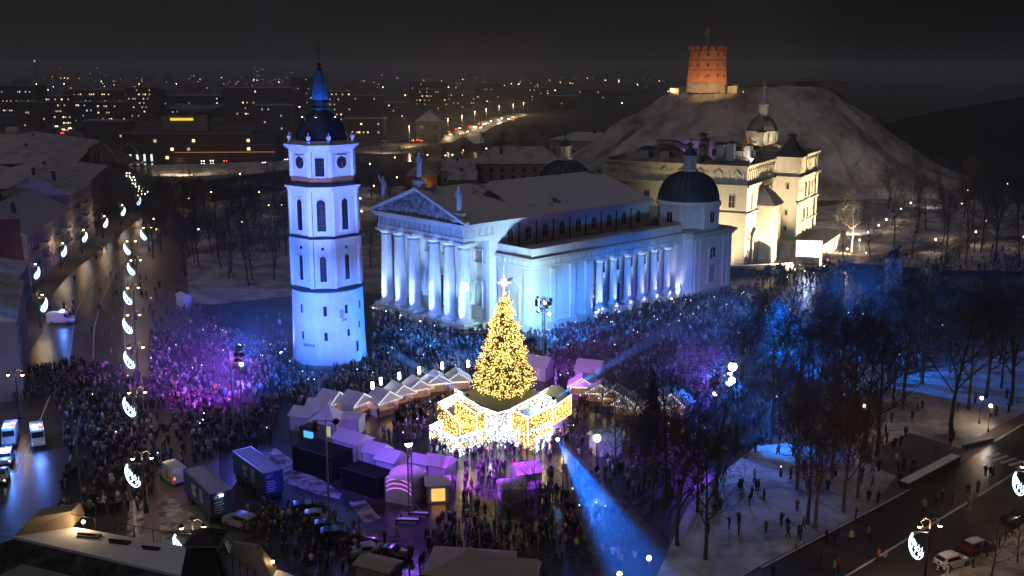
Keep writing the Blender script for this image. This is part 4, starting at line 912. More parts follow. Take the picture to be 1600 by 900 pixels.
for u, v, z, c, p in ((770,716,1.6,(.85,.92,1),650),(700,722,1.4,(.9,.9,1),450),(842,716,1.6,(1,.85,.6),450),(690,662,3,(.85,.92,1),350),(880,690,2.5,(1,.75,.4),350),(735,702,2.6,(1,.8,.5),300)):
    x, y = G(u, v); lamp('POINT', (x, y, z), c, p, size=.5)

# ================================================================ street lamps with light crescents
def crescent_mesh():
    """leaning crescent of light tube: thick outer arc, scrolls on its inner side"""
    m = MB(); ca, sa = math.cos(R(15)), math.sin(R(15))
    def T(x, z): return (x*ca-z*sa*-1 if False else x*ca-z*sa, 0, x*sa+z*ca)
    A = [R(115+i*8.2) for i in range(17)]
    o = [(1.45*math.cos(a)+.55, 2.3*math.sin(a)) for a in A]; i_ = [(1.2*math.cos(a)+.47, 2.05*math.sin(a)) for a in A]
    m.tube([T(*p) for p in o], [.03]+[.09]*15+[.03], 5); m.tube([T(*p) for p in i_], .06, 5)
    for cx, cz, s, ph in ((-.25,.95,.26,2.0),(-.12,.25,.36,2.4),(.12,-.6,.46,2.6),(.42,-1.45,.36,2.8)):
        m.tube([T(cx+s*(1-t/15)*math.cos(-t*.6+ph), cz+s*(1-t/15)*math.sin(-t*.6+ph)) for t in range(13)], .06, 5)
    for x0, z0, x1, z1, x2, z2 in ((-.6,.7,-.3,1.1,-.2,1.6),(-.7,-.2,-.2,.5,.1,.8),(-.55,-1.1,.1,-.4,.5,.0),(-.2,-1.8,.6,-1.2,.85,-.5),(.1,-2.1,.6,-1.9,.9,-1.3)):
        m.tube([T(x0,z0), T(x1,z1), T(x2,z2)], [.07,.06,.03], 5)
    return m.mesh('crescent_light', E_ICE)
CRES = crescent_mesh()
pm = MB(); pm.lathe([(.32,0),(.3,.9),(.16,1.1),(.13,1.3),(.1,7.6),(.14,7.7),(.05,8.3)], 10); pm.tube([(-1.1,0,7.5),(-.6,0,7.95),(0,0,7.7),(.6,0,7.95),(1.1,0,7.5)], .05, 5); pm.tube([(0,0,6.3),(-1.75,0,6.5)], .035, 4); pm.tube([(0,0,3.7),(-.95,0,3.4)], .035, 4); POST = pm.mesh('post', BLACK, True)
hm = MB(); hm.lathe([(.1,.35),(.34,.12),(.36,0)], 10); HEADM = hm.mesh('lamp_head', BLACK, True)
gm = MB(); gm.ball(0,0,-.05,.24,8,5); GLOBE = gm.mesh('globe', E_WARM)
def street_lamp(x, y, rz, label, group, cres=True, two=True, power=650):
    t = thing('street_lamp', label, 'street lamp', (x, y, 0), rz, group); link('post', POST, t)
    for s in ((-1, 1) if two else (-1,)):
        h = link('lamp_head', HEADM, t, loc=(s*1.1, 0, 7.15)); link('globe', GLOBE, h)
    if cres: link('crescent_light', CRES, t, loc=(-1.3, 0, 4.9), scale=.76)
    c = math.cos(rz); lamp('POINT', (x, y-.0, 6.75), (1.0,.64,.34), power, size=.25)
for i, (u, v) in enumerate([(303,854),(224,742),(216,635),(214,562),(210,509),(209,465),(213,420),(206,389),(231,367)]):
    x, y = G(u, v, 4.9); street_lamp(x, y, R(8), 'street lamp with white light crescent, %s from the bottom in the row beside the square' % ORD[i], 'street lamps along the square')
for i, (u, v) in enumerate([(60,476),(50,426),(93,392),(126,370),(159,348),(187,330),(212,314)]):
    x, y = G(u, v, 4.9); street_lamp(x, y, R(172), 'street lamp with white light crescent, %s from the near end by the house facades' % ORD[i], 'street lamps along the houses', power=1000, two=False)
x, y = G(1450,852,4.9); street_lamp(x, y, R(5), 'street lamp with light crescent beside the white parked car', 'corner street lamps', power=1500)
x, y = G(1608,755,4.9); street_lamp(x, y, R(5), 'street lamp with light crescent cut by the right edge', 'corner street lamps', power=1300)
x, y = G(28,625,3.0); street_lamp(x, y, 0, 'street lamp without crescent above the dark crowd at the left edge', 'plain street lamps', False)
# small park lamps
qm = MB(); qm.lathe([(.16,0),(.14,.5),(.06,.6),(.05,3.9)], 8); PPOST = qm.mesh('post', BLACK, True)
gb = MB(); gb.ball(0,0,4.1,.26,8,5); PGLOBE = gb.mesh('globe', E_WARM)
def park_lamp(u, v, label, group, power=260, col=(1.0,.70,.40), z=4.1):
    x, y = G(u, v, z); t = thing('park_lamp', label, 'park lamp', (x, y, 0), 0, group); link('post', PPOST, t); link('globe', PGLOBE, t)
    if power: lamp('POINT', (x, y, 3.75), col, power, size=.25)
PL1 = sorted([(1423,317),(1408,326),(1397,334),(1385,343),(1373,352),(1357,363),(1343,375),(1324,389),(1462,374),(1503,318),(1540,345),(1482,247),(1512,297),(1565,279),(1575,287),(1507,265),(1482,352),(1525,362),(1600,370)])
for i, p in enumerate(PL1): park_lamp(*p, 'warm globe park lamp under the hill, %s from the left' % ORD[i], 'park lamps under the hill', 420 if p[1] > 310 and i % 4 != 3 else 0)
PL2 = sorted([(166,305),(245,358),(310,358),(240,342),(295,310),(375,272),(378,347),(420,321),(440,320),(405,300),(330,300),(565,330),(563,310),(578,256),(617,246),(584,290),(620,277),(668,242),(696,243),(707,242),(724,235),(760,232),(779,230),(562,370)])
for i, p in enumerate(PL2): park_lamp(*p, 'small warm lamp in the park behind the bell tower, %s from the left' % ordn(i), 'park lamps behind the tower', 420 if i % 3 == 0 else 0)
for i, (u, v, c) in enumerate(((1350,634,(1,.9,.75)),(1534,622,(1,.6,.3)),(1014,872,(.8,.9,1)),(968,897,(1,.75,.5)),(1548,634,(1,.95,.85)))):
    park_lamp(u, v, 'single park lamp among the trees right of the square, %s from the left' % ['third','fourth','second','first','fifth'][i], 'park lamps by the square', 300, c)
# white glowing lanterns beyond the stalls
lm = MB(); lm.lathe([(.06,0),(.06,3.0)], 6); LPOST = lm.mesh('post', STEEL); lg = MB(); lg.lathe([(.18,3.0),(.2,3.1),(.2,4.0),(.18,4.1)], 8); LGL = lg.mesh('lantern_glass', E_WHITE)
for i, (u, v) in enumerate(((582,602),(595,595),(624,587),(655,578),(691,571),(731,568))):
    x, y = G(u, v, 3.6); t = thing('lantern_post', 'glowing white lantern post behind the stall row, %s from the bell tower' % ORD[i], 'lantern', (x, y, 0), 0, 'white lantern posts'); link('post', LPOST, t); link('lantern_glass', LGL, t)

# ================================================================ market stalls and tents
def stall_parts():
    P = {}
    m = MB(); m.box(-2.0,2.0,1.25,1.35,0,2.5); m.box(-2.0,-1.9,-1.3,1.25,0,2.5); m.box(1.9,2.0,-1.3,1.25,0,2.5); P['wall'] = m.mesh('wall', CANVAS)
    m = MB(); m.box(-1.9,1.9,-1.35,-1.0,0,1.0); m.box(-1.95,1.95,-1.6,-.9,1.0,1.08); P['counter'] = m.mesh('counter', mat('stall_wood', (.3,.2,.13)))
    m = MB(); 
    for y in (-1.75, 1.6): pass
    m.loft([[(-2.4,-1.8,2.35),(0,-1.8,3.9),(2.4,-1.8,2.35),(2.4,-1.8,2.5),(0,-1.8,4.06),(-2.4,-1.8,2.5)],[(-2.4,1.7,2.35),(0,1.7,3.9),(2.4,1.7,2.35),(2.4,1.7,2.5),(0,1.7,4.06),(-2.4,1.7,2.5)]])
    m.add([(-2.25,-1.72,2.4),(2.25,-1.72,2.4),(0,-1.72,3.85)], [(0,1,2)]); m.add([(-2.25,1.66,2.4),(2.25,1.66,2.4),(0,1.66,3.85)], [(0,1,2)]); P['canopy'] = m.mesh('canopy', CANVAS)
    m = MB()
    for k in range(15): t = k/14*2-1; m.octa(t*2.3, -1.86, 2.42+1.5*(1-abs(t)), .07)
    for k in range(12): m.octa(-2.2+k*.4, -1.86, 2.3, .06)
    P['fairy_bulb'] = m.mesh('fairy_bulb', E_FAIRYW)
    m = MB(); m.box(-1.7,1.7,-.9,-.75,2.1,2.25); P['lamp_strip'] = m.mesh('lamp_strip', emit('stall_lamp', (1,.5,.2), 12, False))
    return P
SPT = stall_parts()
def stall(x, y, face, label, group, sc=1.0, lit=True):
    t = thing('market_stall', label, 'market stall', (x, y, 0), math.atan2(face[1]-y, face[0]-x)+math.pi/2, group, sc)
    for k, me in SPT.items():
        if k == 'lamp_strip' and not lit: continue
        o = link(k, me, t)
        if k == 'fairy_bulb': o['kind'] = 'stuff'
STL = [(517,616),(556,618),(598,614),(622,604),(650,596),(682,587),(714,584)]
for i, (u, v) in enumerate(STL):
    x, y = G(u, v, 3.3); stall(x, y, (-4,136), 'white-canopied market stall, %s from the left in the row left of the christmas tree' % ORD[i], 'stalls left of the tree')
STR = [(910,592),(940,602),(962,610),(984,622),(1032,620),(1058,618)]
for i, (u, v) in enumerate(STR):
    x, y = G(u, v, 3.3); stall(x, y, (8,128), 'white-canopied market stall, %s from the left in the row right of the christmas tree' % ORD[i], 'stalls right of the tree')
for i, (u, v) in enumerate([]):
    x, y = G(u, v, 3.3); stall(x, y, (8,110), 'violet-lit stall seen through the bare trees, %s from the left' % ORD[i], 'stalls behind the trees')
def marquee(name, x, y, rz, lx, ly, h, rise, label, style='gable', group=None, mm=CANVAS, front=None):
    t = thing(name, label, 'tent', (x, y, 0), rz, group)
    m = MB(); m.box(-lx/2,lx/2,-ly/2,ly/2,0,h); m.build('tent_wall', mm, t)
    m = MB(); a = .25
    if style == 'gable': m.loft([[(-lx/2-a,-ly/2-a,h),(lx/2+a,-ly/2-a,h),(lx/2+a,ly/2+a,h),(-lx/2-a,ly/2+a,h)],[(-lx/2-a,-.02,h+rise),(lx/2+a,-.02,h+rise),(lx/2+a,.02,h+rise),(-lx/2-a,.02,h+rise)]])
    elif style == 'peak':
        rings = []
        for k in range(9):
            t_ = k/8; s = (1-t_)**1.7; rings.append([((lx/2+a)*s*sx+.001*sx, (ly/2+a)*s*sy+.001*sy, h+rise*t_) for sx, sy in ((-1,-1),(0,-1),(1,-1),(1,0),(1,1),(0,1),(-1,1),(-1,0))])
        m.loft(rings)
    elif style == 'dome':
        rings = []
        for k in range(7): t_ = k/6*math.pi/2; s = math.cos(t_)*.999+.001; rings.append([((lx/2+a)*s*math.cos(q*math.pi/6), (ly/2+a)*s*math.sin(q*math.pi/6), h+rise*math.sin(t_)) for q in range(12)])
        m.loft(rings)
    m.build('tent_roof', mm, t, style == 'dome')
    m = MB(); m.tube([(0,0,0),(0,0,h)], .07, 5); tp_ = m.mesh('tent_pole', STEEL)
    for sx in (-1,1):
        for sy in (-1,1): link('tent_pole', tp_, t, loc=(sx*lx/2, sy*ly/2, 0))
    if front:
        m = MB(); m.box(-lx*.3,lx*.3,-ly/2-.05,-ly/2-.01,.3,h*.8); m.build('lit_opening', front, t)
    return t
E_OR = emit('orange_interior', (1,.42,.1), 1.6, False)
marquee('tent', *G(478,668), R(-20), 3.4, 3.4, 2.3, 1.1, 'small lilac-lit gabled tent left of the peaked pagoda tent')
marquee('pagoda_tent', *G(514,676), R(-15), 4.4, 4.4, 2.3, 2.9, 'white pagoda tent with tall pointed peak', 'peak', front=emit('soft_opening', (1,.85,.4), .5, False))
marquee('tent', *G(548,674), R(-15), 3.6, 2.8, 2.5, .4, 'flat-topped white booth beside the pagoda tent')
marquee('tent', *G(500,655), R(-15), 3.2, 2.8, 2.3, 1.1, 'lilac gabled tent behind the pagoda tent')
marquee('tent', *G(552,712), R(-35), 4.6, 3.2, 2.6, 1.1, 'white marquee with lit right end above the black stage boxes')
marquee('tent', *G(590,728), R(-30), 2.8, 2.8, 2.3, 1.2, 'violet tent, upper left of the violet tent cluster', group='violet tents')
marquee('tent', *G(612,742), R(-30), 3.0, 3.0, 2.5, 1.2, 'violet tent with curved trim in the middle of the violet tent cluster', group='violet tents')
marquee('tent', *G(636,778), R(-22), 4.0, 4.0, 3.2, 1.0, 'large violet box tent with arched light lines at the cluster front', 'dome', group='violet tents')
marquee('tent', *G(684,780), R(8), 2.8, 2.4, 2.4, .8, 'small white tent with orange lit doorway', group='violet tents', front=E_OR)
marquee('tent', *G(688,748), R(-25), 3.2, 3.0, 2.4, 1.0, 'lilac tent behind the orange lit doorway tent', group='violet tents')
marquee('tent', *G(662,745), R(-25), 2.6, 2.8, 2.4, .8, 'narrow lilac tent between the two violet rows', group='violet tents')
marquee('tent', *G(822,758), R(20), 3.2, 2.8, 2.2, 1.1, 'violet tent below the right corner of the light walls')
marquee('tent', *G(800,780), R(14), 3.0, 2.6, 2.0, .9, 'violet low tent at the lower edge of the lit crowd')
marquee('tent', *G(843,590), R(-24), 3.8, 3.4, 2.6, 1.4, 'violet-topped marquee right of the christmas tree')
marquee('tent', *G(922,600), R(-20), 4.2, 4.2, 2.8, 1.6, 'larger violet marquee with wide opening behind the right stall row')
marquee('tent', *G(946,706), R(15), 3.8, 3.0, 2.3, 1.2, 'violet-white tent half hidden by bare trees below the right stalls')
marquee('tent', *G(1348,608), R(-18), 6.6, 5.0, 2.2, 2.4, 'white blue-lit marquee roof behind the bare trees')
TAN = mat('tan_canvas', (.42,.36,.30), .8, .25, .5, .2)
marquee('tent', *G(735,915), R(-8), 8.6, 6.0, 2.6, 2.0, 'large tan peaked tent at the bottom edge', 'peak', mm=TAN)
marquee('tent', *G(800,925), R(-10), 5.0, 4.0, 2.4, 1.5, 'second tan tent touching the large one at the bottom edge', 'gable', mm=TAN)
marquee('tent', *G(592,915), R(-25), 4.0, 2.6, 2.6, .4, 'tan flat kiosk roof at the bottom edge', mm=TAN)
marquee('guard_booth', *G(288,478), R(-50), 4.0, 2.0, 2.4, .7, 'small white tent beyond the lamps beside the park snow')
m = MB()
for k in range(3):
    for s in (-1,1): m.tube([(math.cos(t*math.pi/10)*1.8*s, -2.06-(.02*k), 1.2+k*.6+math.sin(t*math.pi/10)*.9) for t in range(1,10)], .045, 4)
tn = [o for o in bpy.data.objects if o.get('label','').startswith('large violet box')][0]
m.build('arched_trim', emit('violet_trim', (.75,.2,1), 1.4, False), tn)
# stage boxes, containers
def crate_box(name, u, v, rz, lx, ly, h, label, m_):
    x, y = G(u, v); t = thing(name, label, 'container', (x, y, 0), rz)
    m = MB(); m.box(-lx/2,lx/2,-ly/2,ly/2,0,h); m.build('body', m_, t)
    m = MB()
    for sx in (-1,1):
        for sy in (-1,1): m.box(sx*lx/2-.1,sx*lx/2+.1,sy*ly/2-.1,sy*ly/2+.1,0,h+.05)
    m.box(-lx/2,lx/2,-ly/2-.08,-ly/2+.08,h-.05,h+.1); m.build('frame', BLACK, t); return t
crate_box('stage_container', 505, 736, R(-35), 7, 4, 3.4, 'large black covered stage box below the pagoda tent', BLACKCLOTH)
crate_box('stage_container', 575, 765, R(-35), 6, 3.2, 2.8, 'black low stage box left of the violet tents', BLACKCLOTH)
crate_box('site_cabin', 490, 690, R(-30), 3.0, 2.0, 2.4, 'small cabin with blue lit window beside the black stage boxes', DARKWALL)
m = MB(); m.box(-.9,.9,-1.04,-1.01,.9,1.9); m.build('window', emit('blue_window', (.1,.5,1), 1.2, False), [o for o in bpy.data.objects if o.name.startswith('site_cabin')][0])
crate_box('flat_case', 655, 806, R(-5), 2.2, .8, .4, 'white flat case on the violet paving', CANVAS); crate_box('flat_case', 637, 816, R(-5), 2.6, .8, .4, 'longer white flat case beside the first on the violet paving', CANVAS)

# ================================================================ masts and trusses
def truss_mesh(h, w=.45):
    m = MB(); c = [(-w/2,-w/2),(w/2,-w/2),(w/2,w/2),(-w/2,w/2)]
    for x, y in c: m.tube([(x,y,0),(x,y,h)], .05, 4)
    k = 0; z = 0
    while z < h-.6:
        for i in range(4):
            a, b = c[i], c[(i+1) % 4]; m.tube([(*a, z),(*b, z+.7)] if k % 2 else [(*b, z),(*a, z+.7)], .028, 3, False)
        z += .7; k += 1
    return m
def truss_tower(u, v, h, label, arms=True):
    x, y = G(u, v); t = thing('truss_tower', label, 'lighting tower', (x, y, 0), .3)
    truss_mesh(h).build('truss', STEEL, t); m = MB(); m.box(-1,1,-1,1,0,.15); m.tube([(1.6,0,.1),(0,0,2)], .05, 4); m.tube([(-1.6,0,.1),(0,0,2)], .05, 4); m.build('base_plate', STEEL, t)
    if arms:
        m = MB()
        for z in (h-.4, h-2.4): m.tube([(-1.5,0,z),(1.5,0,z)], .06, 5); m.tube([(0,-1.2,z),(0,1.2,z)], .06, 5)
        for s in (-1.4, 1.4): m.box(s-.25,s+.25,-.3,.3,h-1.7,h-.5)
        m.build('lamp_bar', BLACK, t)
    return (x, y)
T1 = truss_tower(849, 556, 11.5, 'steel truss tower with lamps right of the christmas tree top')
T2 = truss_tower(642, 806, 14, 'steel truss tower with violet lamps at the violet tents')
T3 = truss_tower(1172, 548, 11, 'left truss mast of the pair beyond the violet frame', False)
T4 = truss_tower(1188, 574, 11.5, 'right truss mast of the pair beyond the violet frame', False)
T5 = truss_tower(1122, 700, 11.0, 'truss mast under the bright blue-white lamps')
def mast(name, u, v, h, label, r=.13):
    x, y = G(u, v); t = thing(name, label, 'mast', (x, y, 0)); m = MB(); m.lathe([(r*2.2,0),(r*2.2,.3),(r*1.2,.4),(r*.7,h)], 8); m.build('pole', STEEL, t); return t, x, y
t, x, y = mast('flag_pole', 366, 672, 12.5, 'left pole of the thin pair on the violet-lit crowd'); 
m = MB(); m.loft([[(0,0,11.5-k*.05),(0,0,9.8-k*.05)] if k == 0 else [(k*.35,.2*math.sin(k),11.5-k*.22),(k*.35,.2*math.sin(k+.4),10.0-k*.22)] for k in range(8)], cap=False, closed=False); m.build('flag_cloth', mat('dim_flag', (.2,.12,.2), .8), t)
t, x, y = mast('camera_pole', 380, 672, 14, 'right pole of the thin pair, with blue lamp heads'); M1 = (x, y)
m = MB(); m.box(-.7,.7,-.25,.25,12.6,12.8); m.build('cross_arm', STEEL, t); m = MB(); m.box(-.6,.6,-.2,.2,11.4,11.55); m.build('cross_arm', STEEL, t)
t, x, y = mast('lamp_mast', 515, 818, 13, 'tall grey mast above the parked cars'); m = MB(); m.tube([(-1.2,0,12.9),(1.2,0,12.9)], .07, 5); m.box(-1.5,-.9,-.15,.15,12.8,12.95); m.box(.9,1.5,-.15,.15,12.8,12.95); m.build('lamp_arm', STEEL, t)
t, x, y = mast('lamp_mast', 1165, 716, 12, 'slim blue-lit mast right of the bright lamps', .12); m = MB(); m.tube([(-.8,0,11.9),(3.2,0,11.6)], .07, 5); m.tube([(0,0,10),(-.8,0,11.9)], .05, 5); m.build('lamp_arm', STEEL, t)
t, x, y = mast('lamp_mast', 134, 850, 12, 'thin pole beside the lawn strip at lower left', .09)
t, x, y = mast('lamp_mast', 1488, 560, 13, 'thin unlit mast among the trees on the right', .12)
# violet steel frame sculpture
x, y = G(1092,598); t = thing('steel_frame', 'violet-lit tangled steel frame structure in the crowd', 'frame structure', (x, y, 0), .3); m = MB(); rr = random.Random(2)
for i in range(5):
    for j in range(3): m.tube([(-3.4+i*1.7,-2+j*2,0),(-3.4+i*1.7,-2+j*2,6.2)], .07, 4)
m.build('upright', STEEL, t); m = MB()
for k in range(46):
    z = rr.uniform(.6,6.1); y0 = rr.choice((-2,0,2)); m.tube([(-3.4,y0,z),(3.4,y0+rr.uniform(-1,1),z+rr.uniform(-.5,.5))], .04, 3)
    xx = rr.choice((-3.4,-1.7,0,1.7,3.4)); m.tube([(xx,-2,z),(xx+rr.uniform(-.5,.5),2,z+rr.uniform(-.8,.8))], .04, 3)
m.build('crossbar', STEEL, t, kind='stuff')
# led screen by the palace, on a trailer
x, y = G(1262,420); t = thing('led_screen', 'bright blue-white led screen on a black stand beside the palace', 'screen', (x, y, 0), R(-8))
m = MB(); m.box(-3.6,3.6,-.2,.4,3.2,8.0); m.build('cabinet', BLACK, t)
scr = bpy.data.materials.new('screen_picture'); scr.use_nodes = True; nn = scr.node_tree.nodes; ll = scr.node_tree.links; b_ = nn['Principled BSDF']
tcx = nn.new('ShaderNodeTexCoord'); nz_ = nn.new('ShaderNodeTexVoronoi'); nz_.inputs['Scale'].default_value = .7; rp_ = nn.new('ShaderNodeValToRGB'); rp_.color_ramp.elements[0].color = (1,1,1,1); rp_.color_ramp.elements[1].color = (.03,.12,.6,1); rp_.color_ramp.elements[0].position = .3; rp_.color_ramp.elements[1].position = .85
ll.new(tcx.outputs['Object'], nz_.inputs['Vector']); ll.new(nz_.outputs['Distance'], rp_.inputs['Fac']); ll.new(rp_.outputs[0], b_.inputs['Emission Color']); b_.inputs['Emission Strength'].default_value = 1.6; scr.cycles.emission_sampling = 'NONE'
m = MB(); m.box(-3.4,3.4,-.26,-.21,3.4,7.8); m.build('screen', scr, t)
m = MB(); m.box(-3.4,-3.0,-.1,.3,0,3.2); m.box(3.0,3.4,-.1,.3,0,3.2); m.box(-4.5,4.5,-1.6,1.2,.5,.9); m.build('stand', BLACK, t)
lamp('SPOT', (x-.3, y-1.2, 5.6), (.45,.6,1), 2600, (x-6, y-30, 0), 140, 1, 1.5)
# equestrian monument
x, y = G(1393,452); mo = thing('horse_monument', 'dark statue of a man with a horse on a pale granite pedestal', 'monument', (x, y, 0), R(10))
m = MB(); m.prism([(-2,-1.5),(2,-1.5),(2,1.5),(-2,1.5)], .6, 7.6, .78); m.box(-2.8,2.8,-2.2,2.2,0,.6); m.build('pedestal', STONE, mo)
BRONZE = mat('dark_bronze', (.02,.02,.022), .5, .3, 2, 0, .5)
horse = skin_mesh('horse', [(-.9,.3,9.3,.42),(0,.3,9.35,.45),(.8,.3,9.4,.43),(1.3,.3,10.2,.25),(1.6,.3,10.8,.2),(2.0,.3,10.45,.14),(.9,.05,8.6,.17),(.95,.05,7.7,.1),(.9,.55,8.6,.17),(.9,.55,7.7,.1),(-1,.05,8.7,.2),(-1.15,.05,8.2,.12),(-1.0,.05,7.7,.09),(-1,.55,8.7,.2),(-1.1,.55,8.2,.12),(-1.0,.55,7.7,.09),(-1.35,.3,9.2,.1),(-1.55,.3,8.5,.08)],
                  [(0,1),(1,2),(2,3),(3,4),(4,5),(2,6),(6,7),(2,8),(8,9),(0,10),(10,11),(11,12),(0,13),(13,14),(14,15),(0,16),(16,17)], 1, BRONZE)
link('horse', horse, mo)
link('figure', skin_mesh('figure', [(-.2,-.6,9.2,.22),(-.2,-.6,9.9,.27),(-.2,-.6,10.2,.1),(-.2,-.6,10.5,.16),(-.05,-.6,8.6,.13),(-.05,-.6,7.7,.09),(-.4,-.6,8.6,.13),(-.4,-.6,7.7,.09),(.2,-.7,9.9,.1),(.6,-.9,9.7,.08),(-.55,-.6,9.8,.1),(-.7,-.7,9.3,.08)], [(0,1),(1,2),(2,3),(0,4),(4,5),(0,6),(6,7),(1,8),(8,9),(1,10),(10,11)], 1, BRONZE), mo)
# hedges and low walls
def low_wall(name, pa, pb, w, h, label, m_, top=None):
    a, b = Vector(G(*pa)), Vector(G(*pb)); c = (a+b)/2; d = b-a; t = thing(name, label, 'hedge' if 'hedge' in name else 'wall', (*c, 0), math.atan2(d.y, d.x))
    m = MB(); L = d.length; n = max(2, int(L/1.2)); rr = random.Random(len(label)); rings = []
    for i in range(n+1): x = -L/2+L*i/n; q = 1+rr.uniform(-.08,.08) if 'hedge' in name else 1; rings.append([(x,-w/2*q,0),(x,w/2*q,0),(x,w/2*q,h*q),(x,-w/2*q,h*q)])
    m.loft(rings); m.build('body', m_, t)
    if top: m = MB(); m.box(-L/2,L/2,-w*.42,w*.42,h*1.0,h+.18); m.build('snow_cap', top, t)
HEDGE = mat('clipped_hedge', (.05,.035,.02), .9, .6, 3, .8)
low_wall('hedge', (1412,764), (1492,722), 1.4, .9, 'clipped hedge capped with snow beside the corner street', HEDGE, SNOW)
low_wall('low_wall', (1310,418), (1438,428), .6, 1.6, 'dark low wall left and right of the horse monument', DARKWALL)
low_wall('low_wall', (1470,430), (1600,432), .6, 1.4, 'dark low wall along the snowy park edge at right', DARKWALL)
low_wall('low_wall', (1140,430), (1238,425), .5, 2.4, 'dark terrace wall in front of the palace', DARKWALL, SNOW)
low_wall('low_wall', (1505,700), (1550,690), .5, .5, 'orange-lit low park wall at the path corner', PAVER, SNOW)
# bollards and sign on the corner sidewalk
bm_ = MB(); bm_.lathe([(.09,0),(.09,.95),(.05,1.0)], 8); BOL = bm_.mesh('bollard', BLACK)
BL = [(1520,890),(1541,876),(1551,868),(1561,858),(1571,851),(1580,844),(1589,838),(1598,832)]
for i, (u, v) in enumerate([(1520,888),(1541,872),(1551,862),(1561,854),(1571,845),(1581,837),(1591,830)]):
    x, y = G(u, v); o = link('bollard', BOL, None, loc=(x, y, .12)); tag(o, 'thin black bollard on the snowy sidewalk, %s from the white car' % ORD[i], 'bollard', 'sidewalk bollards')
x, y = G(1531,886); t = thing('parking_sign', 'blue parking sign on a thin post beside the parked cars', 'sign', (x, y, .12), R(20))
m = MB(); m.tube([(0,0,0),(0,0,3.0)], .04, 6); m.build('post', STEEL, t); m = MB(); m.box(-.32,.32,-.05,-.02,2.35,3.0); m.box(-.32,.32,-.05,-.02,1.95,2.25); m.build('plate', mat('sign_blue', (.02,.12,.5), .5), t)
def lettering(txt, size, loc, rot, m_, parent, name='lettering'):
    cu = bpy.data.curves.new('lettering', 'FONT'); cu.body = txt; cu.size = size; cu.extrude = .01; cu.align_x = 'CENTER'
    to = bpy.data.objects.new('tmp', cu); COL.objects.link(to); dg = bpy.context.evaluated_depsgraph_get(); dg.update()
    me = bpy.data.meshes.new_from_object(to.evaluated_get(dg)); bpy.data.objects.remove(to); me.materials.clear(); me.materials.append(m_)
    return link(name, me, parent, loc=loc, rot=rot)
lettering('P', .55, (0,-.06,2.48), (math.pi/2,0,0), mat('sign_white', (.8,.8,.8), .6), t)
for i, (u, v) in enumerate(((1465,893),(1481,897))):
    x, y = G(u, v); t = thing('striped_post', 'short black and white striped post at the white car, %s' % ('left one','right one')[i], 'post', (x, y, .02), 0, 'striped posts')
    m = MB(); m.lathe([(.16,0),(.13,.1),(.12,1.1),(.06,1.15)], 8); m.build('post', BLACK, t)
    m = MB()
    for z in (.2,.5,.8): m.lathe([(.13,z),(.13,z+.15)], 8)
    m.build('white_band', MATS['sign_white'], t)

